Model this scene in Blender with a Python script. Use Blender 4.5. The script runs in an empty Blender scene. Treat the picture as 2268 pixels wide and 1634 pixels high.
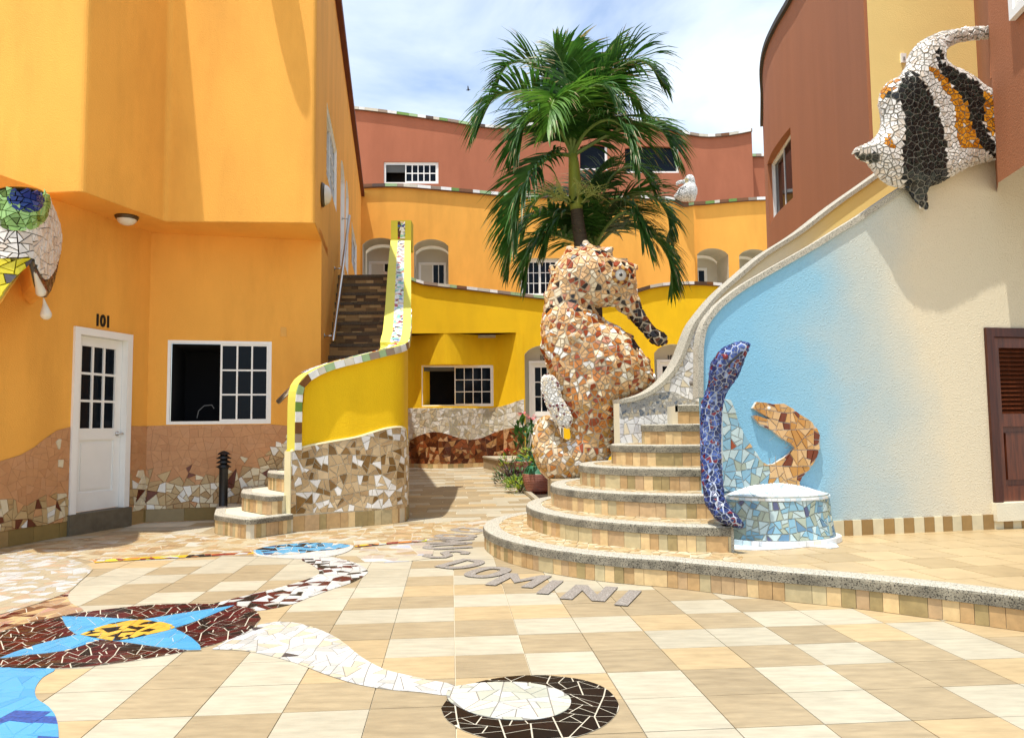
import bpy, bmesh, math, random
from mathutils import Vector, Matrix
from mathutils.bvhtree import BVHTree
from mathutils.geometry import tessellate_polygon
random.seed(7)
R = random.Random(11)
SC = bpy.context.scene
COL = SC.collection

# ------------------------------------------------------------------ camera
CAM_H = 1.2
LENS = 1712.0                 # focal length in survey pixels, picture 2268 wide
PITCH = math.atan(126.5 / LENS)
ROLL = 0.011
EYE = Vector((0, 0, CAM_H))
_f = Vector((0, math.cos(PITCH), math.sin(PITCH)))
_r0 = Vector((1, 0, 0)); _u0 = Vector((0, -math.sin(PITCH), math.cos(PITCH)))
_u = _u0 * math.cos(ROLL) + _r0 * math.sin(ROLL)
_r = _r0 * math.cos(ROLL) - _u0 * math.sin(ROLL)
cam_data = bpy.data.cameras.new('camera')
cam = bpy.data.objects.new('camera', cam_data); COL.objects.link(cam)
cam_data.sensor_fit = 'HORIZONTAL'; cam_data.sensor_width = 36
cam_data.lens = LENS / 2268 * 36
cam_data.clip_end = 3000
cam.matrix_world = Matrix(((_r.x, _u.x, -_f.x, EYE.x), (_r.y, _u.y, -_f.y, EYE.y), (_r.z, _u.z, -_f.z, EYE.z), (0, 0, 0, 1)))
SC.camera = cam

# ------------------------------------------------------------------ light
SUN_DIR = Vector((0.17, 0.22, -1.0)).normalized()
world = bpy.data.worlds.new('World'); SC.world = world
world.use_nodes = True
nt = world.node_tree; nt.nodes.clear()
def N(tree, kind, **kw):
    n = tree.nodes.new(kind)
    for k, v in kw.items():
        if k.startswith('i_'):
            n.inputs[k[2:].replace('_', ' ')].default_value = v
        else:
            setattr(n, k, v)
    return n
sky = N(nt, 'ShaderNodeTexSky', sky_type='NISHITA')
sky.sun_disc = False
sky.sun_elevation = math.asin(-SUN_DIR.z)
sky.sun_rotation = math.atan2(-SUN_DIR.x, -SUN_DIR.y)
sky.air_density = 1.0; sky.dust_density = 1.0; sky.ozone_density = 1.5
tc = N(nt, 'ShaderNodeTexCoord')
mp_ = N(nt, 'ShaderNodeMapping'); mp_.inputs['Scale'].default_value = (1.5, 1.5, 3.4); mp_.inputs['Location'].default_value = (0.4, 0.9, 0.2)
nz = N(nt, 'ShaderNodeTexNoise', noise_dimensions='3D'); nz.inputs['Scale'].default_value = 1.4; nz.inputs['Detail'].default_value = 7; nz.inputs['Roughness'].default_value = 0.55; nz.inputs['Distortion'].default_value = 0.5
rmp = N(nt, 'ShaderNodeValToRGB'); rmp.color_ramp.elements[0].position = 0.36; rmp.color_ramp.elements[1].position = 0.66; rmp.color_ramp.elements[0].color = (0.12, 0.12, 0.12, 1)
bg1 = N(nt, 'ShaderNodeBackground'); bg1.inputs['Strength'].default_value = 0.15
bg2 = N(nt, 'ShaderNodeBackground'); bg2.inputs['Color'].default_value = (0.86, 0.94, 1.0, 1); bg2.inputs['Strength'].default_value = 0.8
mixs = N(nt, 'ShaderNodeMixShader'); wout = N(nt, 'ShaderNodeOutputWorld')
L = nt.links.new
L(tc.outputs['Generated'], mp_.inputs['Vector']); L(mp_.outputs['Vector'], nz.inputs['Vector']); L(nz.outputs['Fac'], rmp.inputs['Fac'])
L(sky.outputs['Color'], bg1.inputs['Color']); L(rmp.outputs['Color'], mixs.inputs['Fac'])
L(bg1.outputs[0], mixs.inputs[1]); L(bg2.outputs[0], mixs.inputs[2]); L(mixs.outputs[0], wout.inputs['Surface'])
sun_data = bpy.data.lights.new('sun', 'SUN'); sun_data.energy = 3.5; sun_data.angle = math.radians(0.55); sun_data.color = (1.0, 0.955, 0.87)
sun = bpy.data.objects.new('sun', sun_data); COL.objects.link(sun)
sun.rotation_euler = SUN_DIR.to_track_quat('-Z', 'Y').to_euler(); sun.location = (-4, -3, 20)
SC.view_settings.view_transform = 'Standard'; SC.view_settings.look = 'None'
SC.view_settings.exposure = 0.75; SC.view_settings.gamma = 1.0; SC.view_settings.use_curve_mapping = False
SC.cycles.max_bounces = 6; SC.cycles.diffuse_bounces = 4; SC.cycles.glossy_bounces = 3; SC.cycles.transparent_max_bounces = 6
SC.cycles.use_denoising = True

# ------------------------------------------------------------------ survey: picture measurements to plan positions
def ray(u, v): return _f + _r * ((u - 1134) / LENS) + _u * ((817 - v) / LENS)
def G(u, v, z=0.0):
    d = ray(u, v); p = EYE + d * ((z - CAM_H) / d.z); return Vector((p.x, p.y))
def D(u, v, y):
    d = ray(u, v); return EYE + d * (y / d.y)

# ------------------------------------------------------------------ object helpers
WL = {}
def link(o, parent=None):
    COL.objects.link(o)
    if parent is not None:
        o.parent = parent
        if parent.name in WL: o.matrix_parent_inverse = Matrix.Translation(-WL[parent.name])
    return o
def root(name, label, cat, loc, group=None):
    o = bpy.data.objects.new(name, None); COL.objects.link(o)
    o.location = Vector(loc); o.empty_display_size = 0.2
    o['label'] = label; o['category'] = cat
    if group: o['group'] = group
    WL[o.name] = Vector(loc); return o
def tag(o, label, cat, group=None):
    o['label'] = label; o['category'] = cat
    if group: o['group'] = group
    return o
def mesh_obj(name, verts, faces, mats, parent=None, mi=None, smooth=False):
    me = bpy.data.meshes.new(name); me.from_pydata([tuple(v) for v in verts], [], faces)
    for m in (mats if isinstance(mats, (list, tuple)) else [mats]): me.materials.append(m)
    if mi: me.polygons.foreach_set('material_index', mi)
    if smooth: me.polygons.foreach_set('use_smooth', [True] * len(me.polygons))
    me.update()
    return link(bpy.data.objects.new(name, me), parent)
class MB:
    def __init__(s): s.v = []; s.f = []; s.m = []
    def face(s, pts, mi=0):
        b = len(s.v); s.v += [Vector(p) for p in pts]; s.f.append(tuple(range(b, b + len(pts)))); s.m.append(mi)
    def prism(s, lo, hi, mi=0, bottom=True):
        b = len(s.v); n = len(lo); s.v += [Vector(p) for p in lo] + [Vector(p) for p in hi]
        s.f.append(tuple(range(b + n, b + 2 * n))); s.m.append(mi)
        if bottom: s.f.append(tuple(range(b + n - 1, b - 1, -1))); s.m.append(mi)
        for i in range(n):
            j = (i + 1) % n; s.f.append((b + i, b + j, b + n + j, b + n + i)); s.m.append(mi)
    def box(s, mp, s0, s1, z0, z1, h0, h1, mi=0):
        q = [(s0, z0), (s1, z0), (s1, z1), (s0, z1)]
        s.prism([mp(a, b, h0) for a, b in q], [mp(a, b, h1) for a, b in q], mi)
    def wbox(s, x0, x1, y0, y1, z0, z1, mi=0):
        s.prism([(x0, y0, z0), (x1, y0, z0), (x1, y1, z0), (x0, y1, z0)], [(x0, y0, z1), (x1, y0, z1), (x1, y1, z1), (x0, y1, z1)], mi)
    def tube(s, pts, rad, n=8, mi=0, cap=True):
        pts = [Vector(p) for p in pts]; k = len(pts)
        rad = rad if isinstance(rad, (list, tuple)) else [rad] * k
        b = len(s.v); ref = None
        for i, p in enumerate(pts):
            t = (pts[min(i + 1, k - 1)] - pts[max(i - 1, 0)]).normalized()
            if ref is None: ref = t.orthogonal().normalized()
            ref = (ref - t * ref.dot(t)); ref = ref.normalized() if ref.length > 1e-6 else t.orthogonal().normalized()
            w = t.cross(ref)
            for j in range(n):
                a = 2 * math.pi * j / n; s.v.append(p + (ref * math.cos(a) + w * math.sin(a)) * rad[i])
        for i in range(k - 1):
            for j in range(n):
                q = (j + 1) % n; s.f.append((b + i * n + j, b + i * n + q, b + (i + 1) * n + q, b + (i + 1) * n + j)); s.m.append(mi)
        if cap:
            s.f.append(tuple(b + j for j in range(n - 1, -1, -1))); s.m.append(mi)
            s.f.append(tuple(b + (k - 1) * n + j for j in range(n))); s.m.append(mi)
    def lathe(s, c, prof, n=24, mi=0, ax=Vector((0, 0, 1))):
        ax = Vector(ax).normalized(); e = ax.orthogonal().normalized(); w = ax.cross(e); b = len(s.v)
        for r, h in prof:
            for j in range(n):
                a = 2 * math.pi * j / n; s.v.append(Vector(c) + ax * h + (e * math.cos(a) + w * math.sin(a)) * r)
        for i in range(len(prof) - 1):
            m_ = mi[i] if isinstance(mi, (list, tuple)) else mi
            for j in range(n):
                q = (j + 1) % n; s.f.append((b + i * n + j, b + i * n + q, b + (i + 1) * n + q, b + (i + 1) * n + j)); s.m.append(m_)
    def obj(s, name, mats, parent=None, smooth=False):
        return mesh_obj(name, s.v, s.f, mats, parent, s.m, smooth)

# ------------------------------------------------------------------ plan paths
class Path:
    """polyline in plan; outside lies to the right-hand side when walking from first to last point turned back (toward the viewer for left-to-right)"""
    def __init__(s, pts):
        s.p = [Vector((p[0], p[1])) for p in pts]; s.c = [0.0]
        for a, b in zip(s.p, s.p[1:]): s.c.append(s.c[-1] + (b - a).length)
        s.L = s.c[-1]
        s.t = []
        for i in range(len(s.p)):
            a = s.p[max(i - 1, 0)]; b = s.p[min(i + 1, len(s.p) - 1)]; s.t.append((b - a).normalized())
    def at(s, q):
        if q <= 0: return s.p[0] + s.t[0] * q, s.t[0]
        if q >= s.L: return s.p[-1] + s.t[-1] * (q - s.L), s.t[-1]
        for i in range(len(s.c) - 1):
            if q <= s.c[i + 1]:
                k = (q - s.c[i]) / max(1e-9, s.c[i + 1] - s.c[i])
                return s.p[i].lerp(s.p[i + 1], k), s.t[i].lerp(s.t[i + 1], k).normalized()
    def mp(s, q, z, h=0.0):
        p, t = s.at(q); return Vector((p.x + t.y * h, p.y - t.x * h, z))
    def px(s, u, v):
        """position along a straight path and height, seen at survey pixel u, v"""
        d = ray(u, v); a = s.p[0]; t = (s.p[-1] - a).normalized(); n = Vector((t.y, -t.x))
        k = (a - Vector((EYE.x, EYE.y))).dot(n) / Vector((d.x, d.y)).dot(n)
        q = EYE + d * k; return ((Vector((q.x, q.y)) - a).dot(t), q.z)
    def s_of_u(s, u, lo=None, hi=None):
        best = None; n = 400; lo = 0 if lo is None else lo; hi = s.L if hi is None else hi
        for i in range(n + 1):
            q = lo + (hi - lo) * i / n; p, t = s.at(q); w = Vector((p.x, p.y, CAM_H)) - EYE
            uu = 1134 + LENS * w.dot(_r) / w.dot(_f)
            if best is None or abs(uu - u) < best[0]: best = (abs(uu - u), q)
        return best[1]
    def s_uv(s, u, v):
        """position along a curved path and height that show at survey pixel u, v"""
        z = CAM_H; q = 0
        for _ in range(4):
            best = None
            for i in range(301):
                k = s.L * i / 300; p, t = s.at(k); w = Vector((p.x, p.y, z)) - EYE; uu = 1134 + LENS * w.dot(_r) / w.dot(_f)
                if best is None or abs(uu - u) < best[0]: best = (abs(uu - u), k)
            q = best[1]; z = s.z_at(q, v)
        return q, z
    def z_at(s, q, v):
        """height on the path at q that shows at survey row v"""
        p, t = s.at(q); lo, hi = -2.0, 40.0
        for _ in range(40):
            m = (lo + hi) / 2; w = Vector((p.x, p.y, m)) - EYE; vv = 817 - LENS * w.dot(_u) / w.dot(_f)
            if vv > v: lo = m
            else: hi = m
        return lo
def spline(pts, n=8):
    pts = [Vector(p) for p in pts]; out = []
    for i in range(len(pts) - 1):
        p0 = pts[max(i - 1, 0)]; p1 = pts[i]; p2 = pts[i + 1]; p3 = pts[min(i + 2, len(pts) - 1)]
        for k in range(n):
            t = k / n
            out.append(0.5 * ((2 * p1) + (p2 - p0) * t + (2 * p0 - 5 * p1 + 4 * p2 - p3) * t * t + (3 * p1 - p0 - 3 * p2 + p3) * t ** 3))
    out.append(pts[-1]); return out
def interp(tab):
    tab = sorted(tab)
    def f(x):
        if x <= tab[0][0]: return tab[0][1]
        for (a, b), (c, d) in zip(tab, tab[1:]):
            if x <= c: return b + (d - b) * (x - a) / max(1e-9, c - a)
        return tab[-1][1]
    return f
def smooth_tab(tab, n=6):
    q = spline([(a, b, 0) for a, b in tab], n); return interp([(p.x, p.y) for p in q])
def fillet(pts, idx, r, n=5):
    out = []
    for i, p in enumerate(pts):
        p = Vector(p)
        if i in idx:
            a = Vector(pts[i - 1]); b = Vector(pts[i + 1]); A_ = p + (a - p).normalized() * r; B_ = p + (b - p).normalized() * r
            for k in range(n + 1):
                t = k / n; out.append(A_ * (1 - t) ** 2 + p * 2 * t * (1 - t) + B_ * t * t)
        else: out.append(p)
    return out

def gridwall(name, path, z0, z1, mat, parent, holes=(), reveal=0.12, thick=0.25, rev_mat=None, nz=1):
    """solid wall along a path with rectangular openings (s0, s1, za, zb)"""
    zf = z1 if callable(z1) else (lambda q: z1)
    ss = sorted(set([round(c, 4) for c in path.c] + [round(x, 4) for h in holes for x in h[:2]]))
    zs = sorted(set([z0] + [round(x, 4) for h in holes for x in h[2:4]]))
    b = MB()
    for a, c in zip(ss, ss[1:]):
        if c - a < 1e-4: continue
        m = (a + c) / 2; col = zs + [None]
        for lo, hi in zip(col, col[1:]):
            la = lo; ha = hi if hi is not None else zf(a); hc = hi if hi is not None else zf(c)
            mid = (lo + (hi if hi is not None else zf(m))) / 2
            if any(h[0] < m < h[1] and h[2] < mid < h[3] for h in holes): continue
            b.face([path.mp(a, la), path.mp(c, la), path.mp(c, hc), path.mp(a, ha)])
        b.face([path.mp(a, zf(a)), path.mp(c, zf(c)), path.mp(c, zf(c), -thick), path.mp(a, zf(a), -thick)])
        b.face([path.mp(c, z0, -thick), path.mp(a, z0, -thick), path.mp(a, zf(a), -thick), path.mp(c, zf(c), -thick)]) if not holes else None
    for q in (0, path.L): b.face([path.mp(q, z0), path.mp(q, zf(q)), path.mp(q, zf(q), -thick), path.mp(q, z0, -thick)])
    for h in holes:
        k = 1 if rev_mat else 0
        q_ = [h[0]] + [x for x in ss if h[0] + 1e-3 < x < h[1] - 1e-3] + [h[1]]
        edges_ = [(a, h[2], c, h[2]) for a, c in zip(q_, q_[1:])] + [(c, h[3], a, h[3]) for a, c in zip(q_, q_[1:])] + [(h[1], h[2], h[1], h[3]), (h[0], h[3], h[0], h[2])]
        for (a, za, c, zc) in edges_:
            b.face([path.mp(a, za), path.mp(c, zc), path.mp(c, zc, -reveal), path.mp(a, za, -reveal)], k)
    return b.obj(name, [mat, rev_mat] if rev_mat else mat, parent)
def panel(name, path, outline, holes, mat, parent, reveal=0.3, thick=0.3, rev_mat=None):
    """flat wall with any outline and any openings, all as (s, z)"""
    loops = [outline] + list(holes); flat = [Vector((p[0], p[1], 0)) for l in loops for p in l]
    b = MB(); b.v = [path.mp(p.x, p.y) for p in flat]
    for t in tessellate_polygon([[Vector((p[0], p[1], 0)) for p in l] for l in loops]): b.f.append(tuple(t)); b.m.append(0)
    n = len(outline)
    for i in range(n):
        a = outline[i]; c = outline[(i + 1) % n]; b.face([path.mp(a[0], a[1]), path.mp(c[0], c[1]), path.mp(c[0], c[1], -thick), path.mp(a[0], a[1], -thick)])
    for hl in holes:
        n = len(hl)
        for i in range(n):
            a = hl[i]; c = hl[(i + 1) % n]; b.face([path.mp(a[0], a[1]), path.mp(c[0], c[1]), path.mp(c[0], c[1], -reveal), path.mp(a[0], a[1], -reveal)], 1 if rev_mat else 0)
    return b.obj(name, [mat, rev_mat] if rev_mat else mat, parent)
def arch(s0, s1, z0, z1, rise, n=10):
    """opening with a segmental arch head"""
    pts = [(s0, z0), (s1, z0)]; c = (s0 + s1) / 2; w = (s1 - s0) / 2
    for k in range(n + 1):
        x = 1 - 2 * k / n; pts.append((c + w * x, z1 - rise + rise * math.sqrt(max(0, 1 - (x * 0.92) ** 2)) - rise * math.sqrt(1 - .92 ** 2) * 0.0))
    return pts

# ------------------------------------------------------------------ materials
def srgb(r, g, b, k=1.0):
    f = lambda c: (c / 255 / 12.92 if c / 255 <= 0.04045 else ((c / 255 + 0.055) / 1.055) ** 2.4) * k
    return (f(r), f(g), f(b))
MATS = {}
def M(name, col, rough=0.8, var=0.07, vs=2.5, bump=0.0, bs=60.0, spec=0.4, rnd=0.0, col2=None, stretch=(1, 1, 1), metal=0.0, speck=None, detail=5, bdist=0.01, streak=None):
    if name in MATS: return MATS[name]
    m = bpy.data.materials.new(name); m.use_nodes = True; t = m.node_tree; nb = t.nodes['Principled BSDF']; l = t.links.new
    nb.inputs['Roughness'].default_value = rough; nb.inputs['Metallic'].default_value = metal
    if 'Specular IOR Level' in nb.inputs: nb.inputs['Specular IOR Level'].default_value = spec
    c = N(t, 'ShaderNodeTexCoord'); mpn = N(t, 'ShaderNodeMapping'); mpn.inputs['Scale'].default_value = stretch
    l(c.outputs['Object'], mpn.inputs['Vector'])
    n1 = N(t, 'ShaderNodeTexNoise'); n1.inputs['Scale'].default_value = vs; n1.inputs['Detail'].default_value = detail; n1.inputs['Roughness'].default_value = 0.6
    l(mpn.outputs['Vector'], n1.inputs['Vector'])
    rp = N(t, 'ShaderNodeValToRGB'); e = rp.color_ramp.elements
    lo = tuple(max(0, x * (1 - var)) for x in col) if col2 is None else col2; hi = tuple(min(1, x * (1 + var)) for x in col)
    e[0].color = (*lo, 1); e[1].color = (*hi, 1); e[0].position = 0.3; e[1].position = 0.7
    l(n1.outputs['Fac'], rp.inputs['Fac']); out = rp.outputs['Color']
    if speck:
        n3 = N(t, 'ShaderNodeTexNoise'); n3.inputs['Scale'].default_value = speck[1]; n3.inputs['Detail'].default_value = 2
        l(c.outputs['Object'], n3.inputs['Vector'])
        r3 = N(t, 'ShaderNodeValToRGB'); r3.color_ramp.elements[0].position = speck[2]; r3.color_ramp.elements[1].position = speck[2] + 0.08
        l(n3.outputs['Fac'], r3.inputs['Fac'])
        mx = N(t, 'ShaderNodeMix', data_type='RGBA'); l(r3.outputs['Color'], mx.inputs[0]); l(out, mx.inputs[6]); mx.inputs[7].default_value = (*speck[0], 1); out = mx.outputs[2]
    if streak:
        ms = N(t, 'ShaderNodeMapping'); ms.inputs['Scale'].default_value = streak[0]; l(c.outputs['Object'], ms.inputs['Vector'])
        n4 = N(t, 'ShaderNodeTexNoise'); n4.inputs['Scale'].default_value = 1.0; n4.inputs['Detail'].default_value = 8; n4.inputs['Roughness'].default_value = 0.65; l(ms.outputs['Vector'], n4.inputs['Vector'])
        r4 = N(t, 'ShaderNodeValToRGB'); k4 = 1 - streak[1]; r4.color_ramp.elements[0].color = (k4, k4 * 0.98, k4 * 0.95, 1); r4.color_ramp.elements[0].position = 0.36; r4.color_ramp.elements[1].color = (1, 1, 1, 1); r4.color_ramp.elements[1].position = 0.56
        l(n4.outputs['Fac'], r4.inputs['Fac']); m4 = N(t, 'ShaderNodeMix', data_type='RGBA', blend_type='MULTIPLY'); m4.inputs[0].default_value = 1.0; l(out, m4.inputs[6]); l(r4.outputs['Color'], m4.inputs[7]); out = m4.outputs[2]
    if rnd:
        oi = N(t, 'ShaderNodeObjectInfo'); mr = N(t, 'ShaderNodeMapRange'); mr.inputs['To Min'].default_value = 1 - rnd; mr.inputs['To Max'].default_value = 1 + rnd
        l(oi.outputs['Random'], mr.inputs['Value'])
        hs = N(t, 'ShaderNodeHueSaturation'); l(mr.outputs['Result'], hs.inputs['Value']); l(out, hs.inputs['Color']); out = hs.outputs['Color']
    l(out, nb.inputs['Base Color'])
    if bump:
        n2 = N(t, 'ShaderNodeTexNoise'); n2.inputs['Scale'].default_value = bs; n2.inputs['Detail'].default_value = 3
        l(c.outputs['Object'], n2.inputs['Vector'])
        bp = N(t, 'ShaderNodeBump'); bp.inputs['Strength'].default_value = bump; bp.inputs['Distance'].default_value = bdist
        l(n2.outputs['Fac'], bp.inputs['Height']); l(bp.outputs['Normal'], nb.inputs['Normal'])
    MATS[name] = m; return m
ORANGE = M('orange_stucco', (0.86, 0.415, 0.068), 0.85, 0.06, 1.2, 0.5, 90, stretch=(1, 1, 0.6), streak=((1.6, 1.6, 0.35), 0.1))
YELLOW = M('yellow_stucco', (0.86, 0.54, 0.002), 0.85, 0.05, 1.2, 0.6, 70, streak=((1.5, 1.5, 0.4), 0.08))
RED = M('terracotta_stucco', (0.40, 0.135, 0.068), 0.85, 0.05, 0.9, 0.5, 70, stretch=(1, 1, 0.4), streak=((0.9, 0.9, 0.25), 0.12))
BROWN = M('brown_stucco', (0.36, 0.135, 0.058), 0.85, 0.06, 1.0, 0.5, 70, stretch=(2.2, 2.2, 0.25))
PALEYEL = M('pale_yellow_stucco', (0.88, 0.69, 0.27), 0.85, 0.05, 1.0, 0.5, 80)
CREAM = M('cream_paint', (0.72, 0.66, 0.50), 0.8, 0.05, 2, 0.3, 80)
WHITE = M('white_paint', (0.86, 0.85, 0.81), 0.45, 0.03, 3)
OFFW = M('niche_paint', (0.62, 0.58, 0.47), 0.7, 0.04, 2)
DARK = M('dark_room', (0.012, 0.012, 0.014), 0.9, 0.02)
GLASS = M('dark_glass', (0.006, 0.009, 0.014), 0.05, 0.1, 2, spec=0.1)
STEEL = M('brushed_steel', (0.55, 0.52, 0.48), 0.28, 0.05, metal=1.0)
GROUT = M('grout_cream', (0.62, 0.56, 0.42), 0.9, 0.06, 9)
GROUTW = M('grout_white', (0.50, 0.48, 0.44), 0.9, 0.05, 9)
GROUTD = M('grout_dark', (0.10, 0.085, 0.07), 0.9, 0.08, 9)
GRANITE_D = M('weathered_shaded_granite', (0.24, 0.215, 0.16), 0.9, 0.45, 7, 0.9, 160, speck=((0.05, 0.045, 0.035), 110, 0.53), bdist=0.006)  # nosing fronts: stained stone, with shade also painted into its colour
GRANITE = M('washed_granite', (0.46, 0.43, 0.35), 0.85, 0.22, 60, 0.9, 160, speck=((0.09, 0.085, 0.07), 130, 0.56), bdist=0.006)
BLACK = M('black_metal', (0.008, 0.008, 0.009), 0.4, 0.05)
def glz(name, r, g, b, k=0.8, rough=0.3, var=0.08, vs=14, rnd=0.09, spec=0.45, **kw): return M(name, srgb(r, g, b, k), rough, var, vs, rnd=rnd, spec=spec, **kw)

# ------------------------------------------------------------------ broken-tile mosaics
def half(poly, nx, ny, c):
    out = []; n = len(poly)
    for i in range(n):
        a = poly[i]; b = poly[(i + 1) % n]; da = nx * a[0] + ny * a[1] - c; db = nx * b[0] + ny * b[1] - c
        if da <= 0: out.append(a)
        if (da < 0 < db) or (db < 0 < da):
            k = da / (da - db); out.append((a[0] + (b[0] - a[0]) * k, a[1] + (b[1] - a[1]) * k))
    return out
def area(p): return 0.5 * sum(p[i][0] * p[(i + 1) % len(p)][1] - p[(i + 1) % len(p)][0] * p[i][1] for i in range(len(p)))
def inside(pt, poly):
    x, y = pt; r = False; n = len(poly); j = n - 1
    for i in range(n):
        xi, yi = poly[i]; xj, yj = poly[j]
        if (yi > y) != (yj > y) and x < (xj - xi) * (y - yi) / (yj - yi) + xi: r = not r
        j = i
    return r
def convex_clip(region, c):
    q = region
    for k in range(len(c)):
        a = c[k]; b = c[(k + 1) % len(c)]; ex = b[0] - a[0]; ey = b[1] - a[1]
        q = half(q, ey, -ex, ey * a[0] - ex * a[1])
        if len(q) < 3: return []
    return q
def shatter(poly, target, rn, out, depth=0):
    """break a tile with random cuts until the pieces are small enough"""
    ar = abs(area(poly))
    if ar < target * rn.uniform(0.55, 1.5) or depth > 6: out.append(poly); return
    n = len(poly); cx = sum(p[0] for p in poly) / n; cy = sum(p[1] for p in poly) / n
    sxx = sum((p[0] - cx) ** 2 for p in poly); syy = sum((p[1] - cy) ** 2 for p in poly); sxy = sum((p[0] - cx) * (p[1] - cy) for p in poly)
    th = 0.5 * math.atan2(2 * sxy, sxx - syy) + rn.gauss(0, 0.45); nx, ny = math.cos(th), math.sin(th); r = math.sqrt(ar) * 0.18
    c = nx * (cx + rn.uniform(-r, r)) + ny * (cy + rn.uniform(-r, r))
    A = half(poly, nx, ny, c); B = half(poly, -nx, -ny, -c)
    if len(A) < 3 or len(B) < 3: out.append(poly); return
    shatter(A, target, rn, out, depth + 1); shatter(B, target, rn, out, depth + 1)
def shrink(c, g):
    if area(c) < 0: c = c[::-1]
    q = c
    for k in range(len(c)):
        a = c[k]; b = c[(k + 1) % len(c)]; ex = b[0] - a[0]; ey = b[1] - a[1]; l = math.hypot(ex, ey)
        if l < 1e-7: continue
        nx, ny = ey / l, -ex / l; q = half(q, nx, ny, nx * a[0] + ny * a[1] - g)
        if len(q) < 3: return []
    return q
def cells(region, sp, gap, seed=1, jit=0.46, asp=1.0, minarea=0.06, cut=()):
    """broken-tile pieces filling a region given in (x, y); cut = regions to leave out"""
    rg = [(p[0], p[1] / asp) for p in region]
    if area(rg) < 0: rg = rg[::-1]
    cuts = [[(p[0], p[1] / asp) for p in c] for c in cut]
    rn = random.Random(seed); xs = [p[0] for p in rg]; ys = [p[1] for p in rg]; g = sp * 2.1
    x0 = min(xs) - g * 0.7; y0 = min(ys) - g * 0.7; nx = int((max(xs) - x0) / g) + 2; ny = int((max(ys) - y0) / g) + 2; j_ = jit * 0.62
    P = {(i, j): (x0 + (i + rn.uniform(-j_, j_)) * g, y0 + (j + rn.uniform(-j_, j_)) * g) for i in range(nx + 1) for j in range(ny + 1)}
    raw = []
    for i in range(nx):
        for j in range(ny): shatter([P[(i, j)], P[(i + 1, j)], P[(i + 1, j + 1)], P[(i, j + 1)]], sp * sp, rn, raw)
    out = []
    for c in raw:
        c = shrink(c, gap / 2)
        if len(c) < 3: continue
        if not all(inside(p, rg) for p in c):
            c = convex_clip(rg, c)
            if len(c) < 3: continue
        if abs(area(c)) < minarea * sp * sp: continue
        cx = sum(p[0] for p in c) / len(c); cy = sum(p[1] for p in c) / len(c)
        if any(inside((cx, cy), k) and all(inside(p, k) for p in c) for k in cuts): continue
        out.append([(p[0], p[1] * asp) for p in c])
    return out
def emit(items, parent, name, cap=300):
    """items: (weight, lo pts, hi pts, material); the largest become parts of their own, the rest one joined part"""
    items.sort(key=lambda t: -t[0])
    for w, lo, hi, m in items[:cap]:
        b = MB(); b.prism(lo, hi, 0, False); b.obj(name, m, parent)
    rest = items[cap:]
    if rest:
        ms = []; b = MB()
        for w, lo, hi, m in rest:
            if m not in ms: ms.append(m)
            b.prism(lo, hi, ms.index(m), False)
        o = b.obj(name + 's_small', ms, parent); o['kind'] = 'stuff'
def shards(polys, mp, th, pick, parent, name='tile_shard', cap=300, h0=0.0, rn=R, inset=0.07, uneven=0.25):
    items = []
    for p in polys:
        if area(p) < 0: p = p[::-1]
        cx = sum(q[0] for q in p) / len(p); cy = sum(q[1] for q in p) / len(p); t = th * (1 + rn.uniform(-uneven, uneven))
        lo = [mp(x, y, h0) for x, y in p]; hi = [mp(cx + (x - cx) * (1 - inset), cy + (y - cy) * (1 - inset), h0 + t) for x, y in p]
        c = mp(cx, cy, h0)
        items.append((abs(area(p)) / max(0.1, (c - EYE).length_squared), lo, hi, pick(cx, cy)))
    emit(items, parent, name, cap)
def wpick(pal, rn=R):
    ms = [m for m, w in pal]; ws = [w for m, w in pal]
    return lambda *a: rn.choices(ms, ws)[0]
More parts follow.
